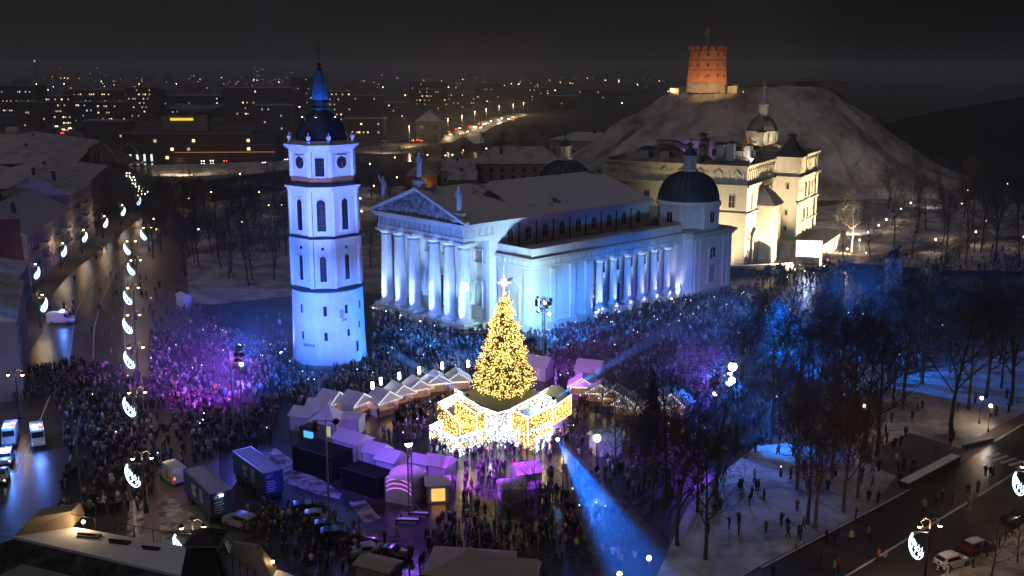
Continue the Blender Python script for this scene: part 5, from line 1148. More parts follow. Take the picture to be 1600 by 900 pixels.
# ================================================================ vehicles
def loft_body(secs):
    m = MB(); m.loft([[(x,-w,zb),(x,-w*1.0,zs*.55+zb*.45),(x,-w*.96,zs),(x,-wr,zr),(x,0,zr+.03),(x,wr,zr),(x,w*.96,zs),(x,w*1.0,zs*.55+zb*.45),(x,w,zb)] for x, w, zb, zs, zr, wr in secs]); return m
wh = MB(); wh.lathe([(.001,-.11),(.2,-.12),(.33,-.1),(.33,.1),(.2,.12),(.001,.11)], 14); TYRE = wh.mesh('wheel', RUBBER, True)
rm = MB(); rm.lathe([(.001,.125),(.19,.122)], 10); RIM = rm.mesh('rim', STEEL)
CARM = {}
def car_meshes(kind):
    if kind in CARM: return CARM[kind]
    if kind == 'hatch': S = [(-2.0,.72,.35,.75,.82,.6),(-1.95,.82,.25,.95,1.0,.72),(-1.5,.86,.22,.98,1.42,.62),(-.4,.87,.22,.98,1.52,.64),(.35,.87,.22,.97,1.45,.62),(1.0,.86,.22,.95,1.0,.74),(1.75,.82,.24,.82,.88,.66),(2.05,.7,.35,.6,.66,.55)]; L = 4.1
    elif kind == 'sedan': S = [(-2.2,.72,.35,.75,.85,.62),(-2.1,.84,.25,.92,.98,.74),(-1.5,.88,.22,.96,1.02,.76),(-.9,.88,.22,.97,1.42,.64),(.2,.88,.22,.97,1.46,.65),(.95,.88,.22,.95,1.0,.76),(1.9,.84,.24,.82,.9,.68),(2.25,.72,.35,.6,.68,.58)]; L = 4.5
    elif kind == 'suv': S = [(-2.1,.78,.4,.9,1.0,.7),(-2.05,.88,.3,1.08,1.5,.72),(-1.7,.92,.28,1.1,1.68,.72),(.2,.92,.28,1.1,1.72,.74),(.75,.92,.28,1.08,1.55,.7),(1.2,.91,.28,1.05,1.12,.8),(2.0,.88,.3,.95,1.02,.74),(2.2,.76,.4,.7,.78,.64)]; L = 4.4
    else: S = [(-2.7,.9,.4,1.2,2.3,.86),(-2.6,.98,.35,1.3,2.45,.9),(.9,.98,.35,1.3,2.48,.9),(1.5,.98,.35,1.28,2.2,.86),(2.1,.97,.35,1.22,1.35,.86),(2.6,.92,.38,1.0,1.08,.8),(2.75,.8,.45,.8,.88,.7)]; L = 5.5
    body = loft_body(S).mesh('body', CARPAINT, True)
    gl = MB()
    if kind == 'van': cab = (2, 4)
    else: cab = [i for i, s in enumerate(S) if s[4] > s[3]+.25]; cab = (cab[0]-1, cab[-1]+1)
    for sgn in (-1, 1):
        for i in range(cab[0] + (0 if kind == 'van' else 1), cab[1] - (0 if kind == 'van' else 1)):
            a, b = S[i], S[i+1]
            def P(s, f): 
                w0, w1 = s[1]*.96, s[5]; return (s[0], sgn*(w0+(w1-w0)*f+.015), s[3]+(s[4]-s[3])*f)
            gl.add([P(a,.14),P(b,.14),P(b,.82),P(a,.82)], [(0,1,2,3)])
    a, b = S[cab[1]-1], S[cab[1]]
    def F(t, f): return (a[0]+(b[0]-a[0])*t+.03, f*(a[5]+(b[5]-a[5])*t)*.9, a[4]+(b[4]-a[4])*t+.035)
    gl.add([F(.1,-1),F(.92,-1),F(.92,1),F(.1,1)], [(0,1,2,3)])
    a, b = S[cab[0]+1], S[cab[0]] if kind != 'van' else S[1]
    if kind != 'van':
        gl.add([(a[0]+(b[0]-a[0])*t-.03, f*(a[5]+(b[5]-a[5])*t)*.88, a[4]+(b[4]-a[4])*t+.03) for t, f in ((.12,-1),(.88,-1),(.88,1),(.12,1))], [(0,1,2,3)])
    hl = MB(); zf = S[-2][3]-.12
    f = S[-1][0]; r = S[0][0]
    HLm = MB(); HLm.box(f-.12,f-.02,-.1,.1,-.08,.08); TLm = MB(); TLm.box(r+.0,r+.06,-.1,.1,-.13,.13)
    bp = MB(); bp.box(f-.08,f+.06,-.62,.62,.32,.5); bp.box(r-.05,r+.08,-.66,.66,.34,.52)
    CARM[kind] = dict(body=body, glass=gl.mesh('window', GLASS), hl=HLm, tl=TLm, bump=bp.mesh('bumper', BLACK), S=S, zf=zf)
    d = CARM[kind]
    for k, e1 in (('on', E_HEAD), ('off', STEEL)): d['h'+k] = HLm.mesh('headlight', e1)
    for k, e1 in (('on', E_RED), ('off', mat('red_plastic', (.3,.01,.01), .3))): d['t'+k] = TLm.mesh('taillight', e1)
    sn = MB(); 
    sec = [s for s in S if s[4] > 1.3]
    sn.loft([[(s[0],-s[5]*.95,s[4]+.01),(s[0],s[5]*.95,s[4]+.01),(s[0],s[5]*.85,s[4]+.1),(s[0],-s[5]*.85,s[4]+.1)] for s in sec]); d['snow'] = sn.mesh('roof_snow', SNOW)
    return d
def car(kind, x, y, rz, color, label, lights='off', snow=False, group=None, cat='car', name='parked_car', bar=False, sc=1.0, z=.02):
    d = car_meshes(kind); S = d['S']; t = thing(name, label, cat, (x, y, z), rz, group, sc)
    link('body', d['body'], t, color=color); link('window', d['glass'], t); link('bumper', d['bump'], t)
    wb = abs(S[0][0])*.62
    for sx in (-1, 1):
        for sy in (-1, 1):
            w = link('wheel', TYRE, t, loc=(sx*wb, sy*(S[3][1]-.06), .33), rot=(-sy*math.pi/2, 0, 0)); link('rim', RIM, w)
    for sy in (-1, 1):
        link('headlight', d['h'+lights], t, loc=(0, sy*S[-2][1]*.72, d['zf']-.06)); link('taillight', d['t'+lights], t, loc=(0, sy*S[0][1]*.85, S[0][3]+.0))
    if snow: link('roof_snow', d['snow'], t)
    if bar:
        zt = max(s[4] for s in S); m = MB(); m.box(.2,.5,-.55,.55,zt,zt+.08); b = m.build('light_bar', BLACK, t)
        for sy, e in ((-.35,E_BLUE),(.35,bar if bar is not True else E_BLUE)): m = MB(); m.box(.1,.6,sy-.24,sy+.24,zt+.08,zt+.32); m.build('beacon', e, b)
        c, s_ = math.cos(rz), math.sin(rz); lamp('POINT', (x+.35*c, y+.35*s_, z+zt+.75), (.08,.25,1), 1300, size=.2)
    return t
SD = math.atan2(95,-36)          # direction of the street
WHT, SIL, DRK, REDC = (.6,.6,.62), (.35,.37,.4), (.02,.02,.025), (.16,.01,.015)
car('van', *G(96,505), R(8), WHT, 'white police van with blue lights on the empty street', 'on', cat='police van', name='police_van', bar=True)
car('van', *G(60,692), SD+math.pi+.1, (.7,.5,.3), 'police van with blue beacon, nearest to the crowd at lower left', 'on', cat='police van', name='police_van', bar=E_RED)
car('van', *G(17,690), SD+math.pi, WHT, 'white ambulance van with red and blue lights behind the police car', 'on', cat='ambulance', name='ambulance', bar=E_RED)
car('suv', *G(10,722), SD+math.pi, WHT, 'police car with blue glow at the left edge', 'on', cat='police car', name='police_car', bar=True)
car('sedan', *G(2,750), SD+math.pi, WHT, 'car with bright headlights cut by the left edge', 'on', cat='car', name='police_car')
for p, c in ((G(60,700),(.08,.25,1)),):
    pass
amb = car('van', *G(270,750), R(-50)+math.pi, WHT, 'white ambulance with orange stripes behind the first truck', 'on', cat='ambulance', name='ambulance')
m = MB(); 
for sy in (-1,1): m.box(-2.2,-.2,sy*1.0-.01,sy*1.0+.01,.9,1.2); m.box(-.9,-.5,sy*1.0-.012,sy*1.0+.012,.6,1.9)
m.build('orange_stripe', mat('orange_stripe', (.8,.12,.02), .5), amb)
# broadcast trucks
NAVY = mat('navy_truck_paint', (.012,.045,.12), .4, .2, 1.0)
TEXT = mat('white_lettering', (.75,.78,.8), .6)
def truck(u, v, rz, label):
    x, y = G(u, v); t = thing('broadcast_truck', label, 'truck', (x, y, .02), rz)
    L, Wd, Hh = 9.6, 2.6, 3.9
    m = MB(); m.box(-L/2,L/2,-Wd/2,Wd/2,.9,Hh); m.build('box_body', NAVY, t)
    m = MB(); m.box(-L/2,L/2,-Wd/2-.02,-Wd/2+.12,Hh,Hh+.14); m.box(-L/2,L/2,Wd/2-.12,Wd/2+.02,Hh,Hh+.14); m.box(-L/2-.02,-L/2+.1,-Wd/2,Wd/2,Hh,Hh+.12); m.box(L/2-.1,L/2+.02,-Wd/2,Wd/2,Hh,Hh+.12); m.build('roof_rail', STEEL, t)
    m = MB(); m.box(-L/2+.12,L/2-.12,-Wd/2+.12,Wd/2-.12,Hh,Hh+.05); m.build('roof_panel', mat('truck_roof', (.35,.33,.36), .7, .3), t)
    m = MB(); m.box(-L/2+.1,L/2-.1,-1.1,1.1,.5,.88); m.build('chassis', BLACK, t)
    for sx in (-3.7,-2.6,2.8,3.8):
        for sy in (-1,1): w = link('wheel', TYRE, t, loc=(sx,sy*1.15,.48), rot=(-sy*math.pi/2,0,0), scale=1.45); link('rim', RIM, w)
    for sy in (-1,1): m = MB(); m.box(L/2,L/2+.05,sy*1.0-.15,sy*1.0+.15,1.0,1.25); m.build('taillight', MATS['red_plastic'], t)
    lettering('LRT', 1.0, (-1.0,-Wd/2-.015,2.5), (math.pi/2,0,0), TEXT, t)
    m = MB()
    for k in range(4): m.box(-1.6,-.4,-Wd/2-.02,-Wd/2-.005,2.2-k*.13,2.26-k*.13)
    for k in range(5): m.box(1.0,2.2-.15*(k % 3),-Wd/2-.02,-Wd/2-.005,3.3-k*.36,3.4-k*.36)
    for k in range(5): m.box(L/2+.005,L/2+.02,-.9,.1+.2*(k % 2),2.7-k*.32,2.8-k*.32)
    m.build('fine_lettering', TEXT, t)
    lettering('LRT', .6, (L/2+.015,-.5,3.25), (math.pi/2,0,math.pi/2), TEXT, t)
    return t, x, y
tk1, x, y = truck(326, 796, R(-54), 'navy broadcast truck with white lettering beside the ambulance')
m = MB(); m.box(4.85,4.95,-.2,.2,3.5,3.65); m.build('work_lamp', E_WHITE, tk1)
tk2, x2, y2 = truck(404, 764, R(-52), 'navy broadcast truck with white lettering, the one farther from the ambulance')
# parked cars
car('suv', *G(375,822), R(150), SIL, 'silver car with blue headlamp behind the first truck', 'off')
CARS = [('suv',484,804,R(12),DRK),('hatch',497,815,R(10),SIL),('hatch',513,832,R(8),DRK),('suv',530,846,R(10),(.03,.08,.12)),('sedan',560,850,R(6),(.07,.02,.02)),('sedan',578,868,R(12),SIL)]
CL = ['dark estate car farthest from the camera in the parked car row','silver car second in the row of parked cars','dark hatchback third in the row of parked cars','dark teal car under the mast with wet roof','dark red sedan in the parked car row','pale-roofed sedan nearest the bottom edge in the parked row']
for (k, u, v, a, c), l in zip(CARS, CL): car(k, *G(u, v), a, c, l, group='cars parked below the square')
car('sedan', *G(612,872), R(-20), DRK, 'dark sedan parked at the end of the row near the tan kiosk', group='cars parked below the square')
car('hatch', *G(1487,884), R(24), WHT, 'white hatchback parked at the snowy kerb', snow=True, group='cars at the corner street')
car('hatch', *G(1527,862), R(24), REDC, 'red hatchback with snow on its roof and bonnet', snow=True, group='cars at the corner street')
car('sedan', *G(1592,815), R(200), DRK, 'black car cut by the right edge on the corner street', group='cars at the corner street')
car('van', *G(1290,410), R(70), (.5,.25,.12), 'orange service truck with red tail lights beside the led screen', 'on', cat='truck', name='service_truck')
# lamps along the embankment bend
for i, (u, v) in enumerate(((640,226),(672,218),(700,211),(722,204),(742,196),(760,190),(780,185),(802,181),(818,178))):
    x, y = G(u, v); t = thing('embankment_lamp', 'tall warm lamp along the far embankment road, %s from the left' % ORD[i], 'street lamp', (x, y, 0), 0, 'embankment lamps')
    m = MB(); m.tube([(0,0,0),(0,0,13)], .14, 5); m.build('post', STEEL, t); m = MB(); m.octa(0,-.3,13.1,y/1580*.55); m.build('globe', E_WARM, t); lamp('POINT', (x, y-1.2, 11.6), (1,.70,.36), 15000, size=.4)
# far traffic
rnd = random.Random(77)
def far_car(u, v, away, label, group, sc=1.0):
    x, y = G(u, v); d = car_meshes('sedan'); t = thing('far_car', label, 'car', (x, y, .03), rnd.uniform(0,.6)+(math.pi/2 if away else -math.pi/2), group)
    link('body', d['body'], t, color=DRK)
    e = E_RED if away else E_HEAD; rr = .34*y/700
    for s in (-1, 1): m = MB(); m.octa(-2.2 if away else 2.2, s*.7, .7, rr); m.build('taillight' if away else 'headlight', e, t)
for k in range(24):
    f = k/24; u = 640+f*170+rnd.uniform(-5,5); v = 222-f*38+rnd.uniform(-4,4); away = rnd.random() < .55
    far_car(u, v, away, 'far car with %s lights on the embankment road' % ('red' if away else 'white'), 'far cars on the embankment, %s lights' % ('red' if away else 'white'))
for k in range(12):
    u = rnd.uniform(84,118); v = rnd.uniform(196,224); away = rnd.random() < .6
    far_car(u, v, away, 'far car with %s lights at the avenue crossing' % ('red' if away else 'white'), 'far cars at the crossing, %s lights' % ('red' if away else 'white'))
for k in range(12):
    f = k/11; far_car(199+f*30+rnd.uniform(-3,3), 272+f*32+rnd.uniform(-2,2), False, 'far car with white lights coming off the bridge', 'far cars off the bridge')
for k in range(10):
    far_car(rnd.uniform(235,450), rnd.uniform(247,256), rnd.random() < .5, 'far car passing on the riverside road', 'far cars on the riverside road')

FCL = {}
for o in bpy.data.objects:
    if o.name.startswith('far_car'): FCL.setdefault(o['label'], []).append(o)
for lb, os_ in FCL.items():
    for i, o in enumerate(sorted(os_, key=lambda q: q.location.x/q.location.y)): o['label'] = lb+', %s from the left' % ordn(i)
# ================================================================ roof in the foreground
fr = thing('roof_house', 'snow-covered roof edge with chimneys and a lit lamp in the lower left corner', 'building', (0,0,0))
FZ = 21.0
ff = [G(108,822,FZ), G(300,856,FZ), G(440,892,FZ), G(560,940,FZ), G(330,940,FZ), G(288,900,FZ), G(20,838,FZ)]
m = MB(); m.add([(x,y,FZ) for x, y in ff]+[(x,y,FZ-.5) for x, y in ff], [tuple(range(7)), tuple(range(13,6,-1))]+[(i,(i+1)%7,(i+1)%7+7,i+7) for i in range(7)]); m.build('roof_snow', SNOW, fr)
m = MB(); a, b, c = G(20,838,FZ), G(288,900,FZ), G(330,940,FZ)
m.add([(*a,FZ-.2),(*b,FZ-.2),(*c,FZ-.2),(c[0]+1,c[1]-12,FZ-9),(b[0]-5,b[1]-14,FZ-9),(a[0]-9,a[1]-14,FZ-9),(a[0]-3,a[1]-.5,FZ-1.2),(a[0]-12,a[1]-8,FZ-8)], [(0,1,4,5),(1,2,3,4),(0,5,7,6)]); m.build('near_slope', mat('rough_dark_roof', (.10,.09,.085), .9, 0, 1.2, 1.0, col2=(.015,.014,.014), edge=(.45,.7)), fr)
m = MB(); 
xs = [G(u, v, FZ) for u, v in ((108,822),(300,856),(440,892),(560,940))]
m.prism([xs[0],xs[1],xs[2],xs[3],(xs[3][0]+2,xs[3][1]-14),(a[0]-4,a[1]-14)], 0, FZ-1.0); m.build('wall', GREYWALL, fr)
gx, gy = G(22,838,FZ); hx, hy = G(113,824,FZ)
m = MB(); m.loft([[(gx,gy,FZ),(hx,hy,FZ),(hx,hy+2.2,FZ),(gx,gy+2.2,FZ)],[(gx+1.2,gy+.3,FZ+1.25),(hx-.1,hy+.3,FZ+1.1),(hx-.1,hy+1.8,FZ+1.1),(gx+1.2,gy+1.8,FZ+1.25)]]); m.build('parapet_block', mat('beige_render', (.42,.36,.28), .85, .25, .8), fr)
tx, ty = G(336,893,FZ)
ch = MB(); ch.prism([(tx-1.9,ty-1.6),(tx+1.0,ty-1.6),(tx+1.0,ty+1.0),(tx-1.9,ty+1.0)], FZ-.3, FZ+2.3, .62); o = ch.build('roof_turret', mat('dark_brown_slate', (.05,.04,.04), .8, .4, 2), fr)
m = MB(); m.box(tx-1.45,tx+.75,ty-1.3,ty+.75,FZ+2.3,FZ+2.5); m.box(tx-1.3,tx+.6,ty-1.1,ty+.6,FZ+1.9,FZ+2.3); m.build('turret_cornice', MATS['beige_render'], o)
m = MB(); m.prism([(tx-1.5,ty-1.35),(tx+.8,ty-1.35),(tx+.8,ty+.8),(tx-1.5,ty+.8)], FZ+2.5, FZ+3.1, .25); m.build('turret_cap', MATS['dark_brown_slate'], o)
gx, gy = G(392,893,FZ); m = MB(); m.loft([[(gx-1.8,gy-.5,FZ),(gx+1.6,gy-1.0,FZ),(gx+1.6,gy+.6,FZ),(gx-1.8,gy+.6,FZ)],[(gx-1.1,gy+.3,FZ+1.9),(gx+.4,gy+.1,FZ+1.7),(gx+.5,gy+.5,FZ+1.7),(gx-1.1,gy+.55,FZ+1.9)]]); m.build('gable_block', MATS['beige_render'], fr)
st_ = MB()
for k in range(5): st_.box(gx-1.75+k*.45,gx-1.35+k*.45,gy-.95,gy-.7,FZ,FZ+1.9-k*.32)
st_.build('stepped_flashing', STEEL, fr)
for (u, v, w) in ((140,838,1.0),(188,848,.9),(237,858,.7)):
    x, y = G(u, v, FZ); m = MB(); m.rbox(x, y, FZ, FZ+.12, w*1.6, w*.55, -.2); m.rbox(x-.3, y+.1, FZ+.01, FZ+.2, w*1.3, w*.1, -.2); m.build('roof_hatch', MATS['dark_brown_slate'], fr)
m = MB(); m.tube([(*G(110,821,FZ), FZ+.9)]+[(*G(u, v, FZ), FZ+.9) for u, v in ((180,834),(240,846),(300,857))], .03, 4)
for u, v in ((150,829),(180,834),(210,840),(240,846),(270,851),(300,857)): x, y = G(u, v, FZ); m.tube([(x,y,FZ-.1),(x,y,FZ+.9)], .03, 4)
m.build('railing', BLACK, fr)
x, y = G(131,824,FZ); m = MB(); m.lathe([(.05,FZ),(.05,FZ+.3)], 6, x, y); m.build('lamp_stand', BLACK, fr); m = MB(); m.ball(x,y,FZ+.42,.13,8,5); m.build('lamp_globe', E_WARM, fr); lamp('POINT', (x, y-.25, FZ+.75), (1,.66,.32), 130, size=.12)
x, y = G(427,890,FZ); m = MB(); m.lathe([(.05,FZ),(.05,FZ+.45)], 6, x, y); m.build('lamp_stand', BLACK, fr); m = MB(); m.ball(x,y,FZ+.55,.1,8,5); m.build('lamp_globe', E_WARM, fr); lamp('POINT', (x-.35, y-.45, FZ+.75), (1,.66,.32), 170, size=.12)
# ================================================================ people
SKIN = mat('skin', (.45,.28,.21), .6, .1, 5); HAIR = mat('dark_hair_or_hat', (.03,.025,.025), .8, .4, 5); TROUS = mat('dark_trousers', (.02,.021,.028), .85, .3, 5)
COAT = objcol('coat_cloth', .85)
def person_skeleton(pose, fine=True):
    P = [(0,0,.93,.155,.12),(0,0,1.15,.165,.125),(0,0,1.36,.185,.125),(0,0,1.5,.065,.065),(0,.015,1.58,.085,.095),(0,.0,1.70,.075,.09)]
    E = [(0,1),(1,2),(2,3),(3,4),(4,5)]
    def chain(root, pts):
        k = root
        for p in pts: P.append(p); E.append((k, len(P)-1)); k = len(P)-1
    st = {'stand':(0,0),'walk':(.2,-.22),'phone':(.03,-.02),'pockets':(.05,0)}[pose]
    for s, f in zip((-1,1), st):
        chain(0, [(s*.1,0,.84,.1,.1),(s*.11,.03+f*.5,.48,.075),(s*.12,f,.1,.055),(s*.13,f+.12,.05,.05,.04)])
    for s in (-1,1):
        if pose == 'phone' : a = [(s*.21,0,1.4,.075),(s*.25,.1,1.2,.062),(s*.12,.33,1.42,.05),(s*.07,.36,1.5,.045)]
        elif pose == 'pockets': a = [(s*.21,0,1.4,.075),(s*.29,-.05,1.14,.062),(s*.2,.1,.96,.055)]
        elif pose == 'walk': a = [(s*.21,0,1.4,.075),(s*.25,-s*.1,1.13,.06),(s*.24,.05-s*.16,.88,.048),(s*.24,.08-s*.17,.8,.042)]
        else: a = [(s*.21,0,1.4,.075),(s*.25,-.02,1.12,.06),(s*.24,.07,.88,.048),(s*.235,.1,.8,.042)]
        chain(2, a)
    return P, E
def person_mesh(pose, sub):
    P, E = person_skeleton(pose); me = skin_mesh('person', P, E, sub, [COAT, TROUS, SKIN, HAIR])
    idx = []
    for p in me.polygons:
        c = p.center
        if c.z < .74: k = 1
        elif c.z > 1.5: k = 3 if (c.z > 1.66 or c.y < .0) else 2
        elif abs(c.x) > .2 and c.z < .86: k = 2
        else: k = 0
        idx.append(k)
    me.polygons.foreach_set('material_index', idx); return me
POSES = ['stand','walk','phone','pockets']; PM = {p: person_mesh(p, 1) for p in POSES}
def low_person(pose):
    P, E = person_skeleton(pose); me = skin_mesh('lowperson', P, E, 0, [COAT])
    bm = bmesh.new(); bm.from_mesh(me); bmesh.ops.triangulate(bm, faces=bm.faces); bm.to_mesh(me); bm.free()
    n = len(me.vertices); v = np.empty(n*3); me.vertices.foreach_get('co', v); f = np.empty(len(me.polygons)*3, int); me.polygons.foreach_get('vertices', f)
    return v.reshape(-1,3), f.reshape(-1,3)
LOWP = [low_person(p) for p in ('stand','phone','pockets','walk')]
def inpoly(u, v, poly):
    r = False; j = len(poly)-1
    for i in range(len(poly)):
        if (poly[i][1] > v) != (poly[j][1] > v) and u < (poly[j][0]-poly[i][0])*(v-poly[i][1])/(poly[j][1]-poly[i][1])+poly[i][0]: r = not r
        j = i
    return r
ZONES = [
 ('in the crowd on the square', [(235,525),(330,515),(455,545),(458,575),(575,560),(600,484),(745,516),(850,524),(960,490),(1100,458),(1200,450),(1240,500),(1240,580),(1100,650),(1000,655),(900,665),(893,690),(850,716),(716,722),(620,705),(570,650),(470,640),(440,640),(425,690),(370,705),(250,745),(225,640)], 1.15),
 ('in the crowd on the left street', [(20,590),(120,565),(230,592),(250,740),(226,800),(90,812),(105,720),(84,620),(20,640)], 1.05),
 ('walking on the open street', [(70,470),(200,350),(213,560),(80,560)], .010),
 ('on the pavement beside the street lamps', [(215,430),(300,476),(458,505),(450,540),(235,560)], .09),
 ('in the crowd by the parked cars', [(390,795),(470,800),(600,840),(640,826),(760,795),(870,772),(985,800),(1010,880),(900,905),(600,905),(440,885),(370,862)], 1.1),
 ('in violet light below the light walls', [(700,735),(862,722),(862,786),(720,790)], 1.0),
 ('under the bare trees at right', [(1130,600),(1240,500),(1440,455),(1560,480),(1440,570),(1330,640),(1180,700)], .6),
 ('on the snow of the corner park', [(1080,740),(1200,690),(1420,640),(1590,620),(1590,640),(1500,690),(1380,788),(1190,876),(1080,876)], .07),
 ('on the corner street', [(1120,905),(1380,806),(1590,690),(1590,735),(1330,885),(1300,905)], .07),
 ('in front of the palace', [(1160,425),(1300,414),(1330,450),(1200,455)], .22),
 ('in the snowy park under the hill', [(1300,415),(1560,380),(1590,430),(1450,442)], .03),
 ('in blue light below the right stalls', [(895,695),(1000,660),(1110,655),(1130,700),(1060,790),(900,780),(865,730)], .55)]
PALC = [('dark',(.014,.014,.018),34),('dark',(.024,.024,.03),22),('dark',(.03,.024,.022),14),('grey',(.12,.12,.13),8),('brown',(.10,.06,.04),6),('beige',(.42,.34,.25),6),('white',(.6,.6,.6),5),('red',(.30,.02,.02),2),('blue',(.03,.07,.18),5),('olive',(.10,.11,.05),4),('pink',(.5,.2,.28),1.2),('orange',(.5,.16,.03),.7),('yellow',(.5,.35,.05),.4)]
PW_ = [c[2] for c in PALC]
EXC = []
for o in bpy.data.objects:
    if o.parent is None and o.get('category'):
        r = {'market stall':2.6,'tent':3.4,'container':3.6,'truck':2.4,'car':1.9,'police van':2.3,'ambulance':2.3,'police car':2.1,'lighting tower':1.0,'mast':.5,'street lamp':.5,'park lamp':.4,'lantern':.4,'monument':3.2,'frame structure':2.6,'screen':3,'bollard':.3,'hedge':2}.get(o['category'])
        if r: EXC.append((o.location.x, o.location.y, r))
for o in bpy.data.objects:
    if o.get('category') == 'truck' and o.name.startswith('broadcast'):
        for s in (-4.5,-2.2,2.2,4.5): EXC.append((o.location.x+s*math.cos(o.rotation_euler.z), o.location.y+s*math.sin(o.rotation_euler.z), 2.0))
EXC += [(TX, TY, 8.0)]
INSTPX = [(668,690),(716,718),(778,702),(826,710),(896,664),(866,600),(800,590),(705,606)]
GRID = {}
for e in EXC: 
    for i in range(int((e[0]-e[2])//6), int((e[0]+e[2])//6)+1):
        for j in range(int((e[1]-e[2])//6), int((e[1]+e[2])//6)+1): GRID.setdefault((i,j), []).append(e)
def blocked(x, y):
    for ex, ey, er in GRID.get((int(x//6), int(y//6)), ()):
        if (x-ex)**2+(y-ey)**2 < er*er: return True
    a = (x-CO[0])*.73+(y-CO[1])*.683; b = -(x-CO[0])*.683+(y-CO[1])*.73
    if (-3.6 < a < 8 and -3 < b < 30) or (7 < a < 75 and -13.4 < b < 41) or (56 < a < 74 and -16.2 < b < 43): return True
    a = (x-PO[0])*.488+(y-PO[1])*.873; b = -(x-PO[0])*.873+(y-PO[1])*.488
    if a > -.8 and -9.5 < b < 45: return True
    return inpoly(*PX(x, y, 0), INSTPX)
rp = random.Random(99); folk = []
SEEN = {}
for zi, (zn, poly, dens) in enumerate(ZONES):
    W_ = [G(u, v) for u, v in poly]; x0, x1 = min(p[0] for p in W_), max(p[0] for p in W_); y0, y1 = min(p[1] for p in W_), max(p[1] for p in W_)
    for k in range(int(dens*(x1-x0)*(y1-y0))):
        x, y = rp.uniform(x0, x1), rp.uniform(y0, y1)
        if dens > .25:                                                     # clumps and gaps in the crowd
            w = math.sin(x*.37+y*.21)+math.sin(y*.43-x*.18)+.7*math.sin(x*1.1-y*.6)+.7*math.sin(y*1.3+x*.5)
            if rp.random() > .72+.33*w: continue
        if not inpoly(*PX(x, y, 0), poly) or blocked(x, y): continue
        key = (int(x/.45), int(y/.45))
        if key in SEEN: continue
        SEEN[key] = 1; folk.append((y, x, zi))
folk.sort(); IND, REST = folk[:286], folk[286:]
SPEC = [(1303,897,'yellow'),(1309,895,'red'),(1372,878,'orange'),(1382,880,'beige'),(1337,812,'red'),(1357,842,'white'),(1243,858,'beige'),(1443,800,'beige'),(1514,795,'grey'),(1539,745,'dark'),(1547,747,'dark'),(1249,846,'dark'),(1231,841,'dark'),(1154,838,'dark')]
names = {c[0]: c[1] for c in PALC}
def put_person(x, y, zi, cn, col):
    pose = rp.choice(POSES); ps = {'stand':'standing','walk':'walking','phone':'raising a phone','pockets':'hands in pockets'}[pose]
    col = tuple(c*rp.uniform(.75,1.3) for c in col)
    o = link('person', PM[pose], None, loc=(x, y, .03), rz=rp.uniform(0, 2*math.pi), scale=rp.uniform(.93,1.06), color=col)
    tag(o, '%s-coated person %s %s' % (cn, ps, ZONES[zi][0]), 'person', 'people %s' % ZONES[zi][0])
for y, x, zi in IND:
    cn, col, _ = rp.choices(PALC, PW_)[0]; put_person(x, y, zi, cn, col)
for u, v, cn in SPEC: x, y = G(u, v); put_person(x, y, 8 if v > 700 and u > 1290 else 7, cn, names[cn])
PB = {}
for o in bpy.data.objects:
    if o.get('category') == 'person': PB.setdefault(o['label'], []).append(o)
for lb, os_ in PB.items():
    if len(os_) > 1:
        for i, o in enumerate(sorted(os_, key=lambda q: q.location.x/q.location.y)): o['label'] = lb+', '+ordn(i)+' from left'
# the rest of the crowd reads as one mass
VV, FF, CC = [], [], []; off = 0
for y, x, zi in REST:
    v, f = LOWP[rp.randrange(4)]; a = rp.uniform(0, 2*math.pi); s = rp.uniform(.92,1.07); c_, s_ = math.cos(a)*s, math.sin(a)*s
    q = np.empty_like(v); q[:,0] = v[:,0]*c_-v[:,1]*s_+x; q[:,1] = v[:,0]*s_+v[:,1]*c_+y; q[:,2] = v[:,2]*s+.03
    cn, col, _ = rp.choices(PALC, PW_)[0]; col = np.array(col)*rp.uniform(.4,1.15)
    cc = np.ones((len(v),4), np.float32); cc[:,:3] = col; cc[v[:,2] < .7,:3] = (.02,.021,.028)
    hd = v[:,2] > 1.5; cc[hd,:3] = (.28,.18,.14); cc[v[:,2] > 1.60,:3] = rp.choice(((.02,.018,.018),(.03,.02,.015),(.5,.5,.5),(.12,.09,.06),(.02,.02,.02),(.02,.02,.03)))
    VV.append(q); FF.append(f+off); CC.append(cc); off += len(v)
VV = np.concatenate(VV).astype(np.float32); FF = np.concatenate(FF).astype(np.int32); CC = np.concatenate(CC)
me = bpy.data.meshes.new('crowd'); me.vertices.add(len(VV)); me.vertices.foreach_set('co', VV.ravel()); me.loops.add(FF.size); me.loops.foreach_set('vertex_index', FF.ravel())
me.polygons.add(len(FF)); me.polygons.foreach_set('loop_start', np.arange(0, FF.size, 3, dtype=np.int32)); me.update(calc_edges=True)
at_ = me.attributes.new('col', 'FLOAT_COLOR', 'POINT'); at_.data.foreach_set('color', CC.ravel())
cm_ = bpy.data.materials.new('crowd_clothes'); cm_.use_nodes = True; an = cm_.node_tree.nodes.new('ShaderNodeAttribute'); an.attribute_name = 'col'
cm_.node_tree.links.new(an.outputs['Color'], cm_.node_tree.nodes['Principled BSDF'].inputs['Base Color']); cm_.node_tree.nodes['Principled BSDF'].inputs['Roughness'].default_value = .8
me.materials.append(cm_); me.polygons.foreach_set('use_smooth', [True]*len(me.polygons)); crowd = link('crowd', me); tag(crowd, 'dense crowd of people in winter coats filling the square', 'crowd', kind='stuff')
ph = MB()
for y, x, zi in REST:
    if rp.random() < .018:
        a = rp.uniform(-1, 1); ph.rbox(x+.25*math.sin(a), y-.3*math.cos(a), 1.55, 1.72, .10, .02, a)
ph.build('phone_screen', emit('phone_glow', (.75,.88,1.0), 5.0, False), crowd, kind='stuff')
print('PEOPLE', len(folk), 'tris', len(FF))
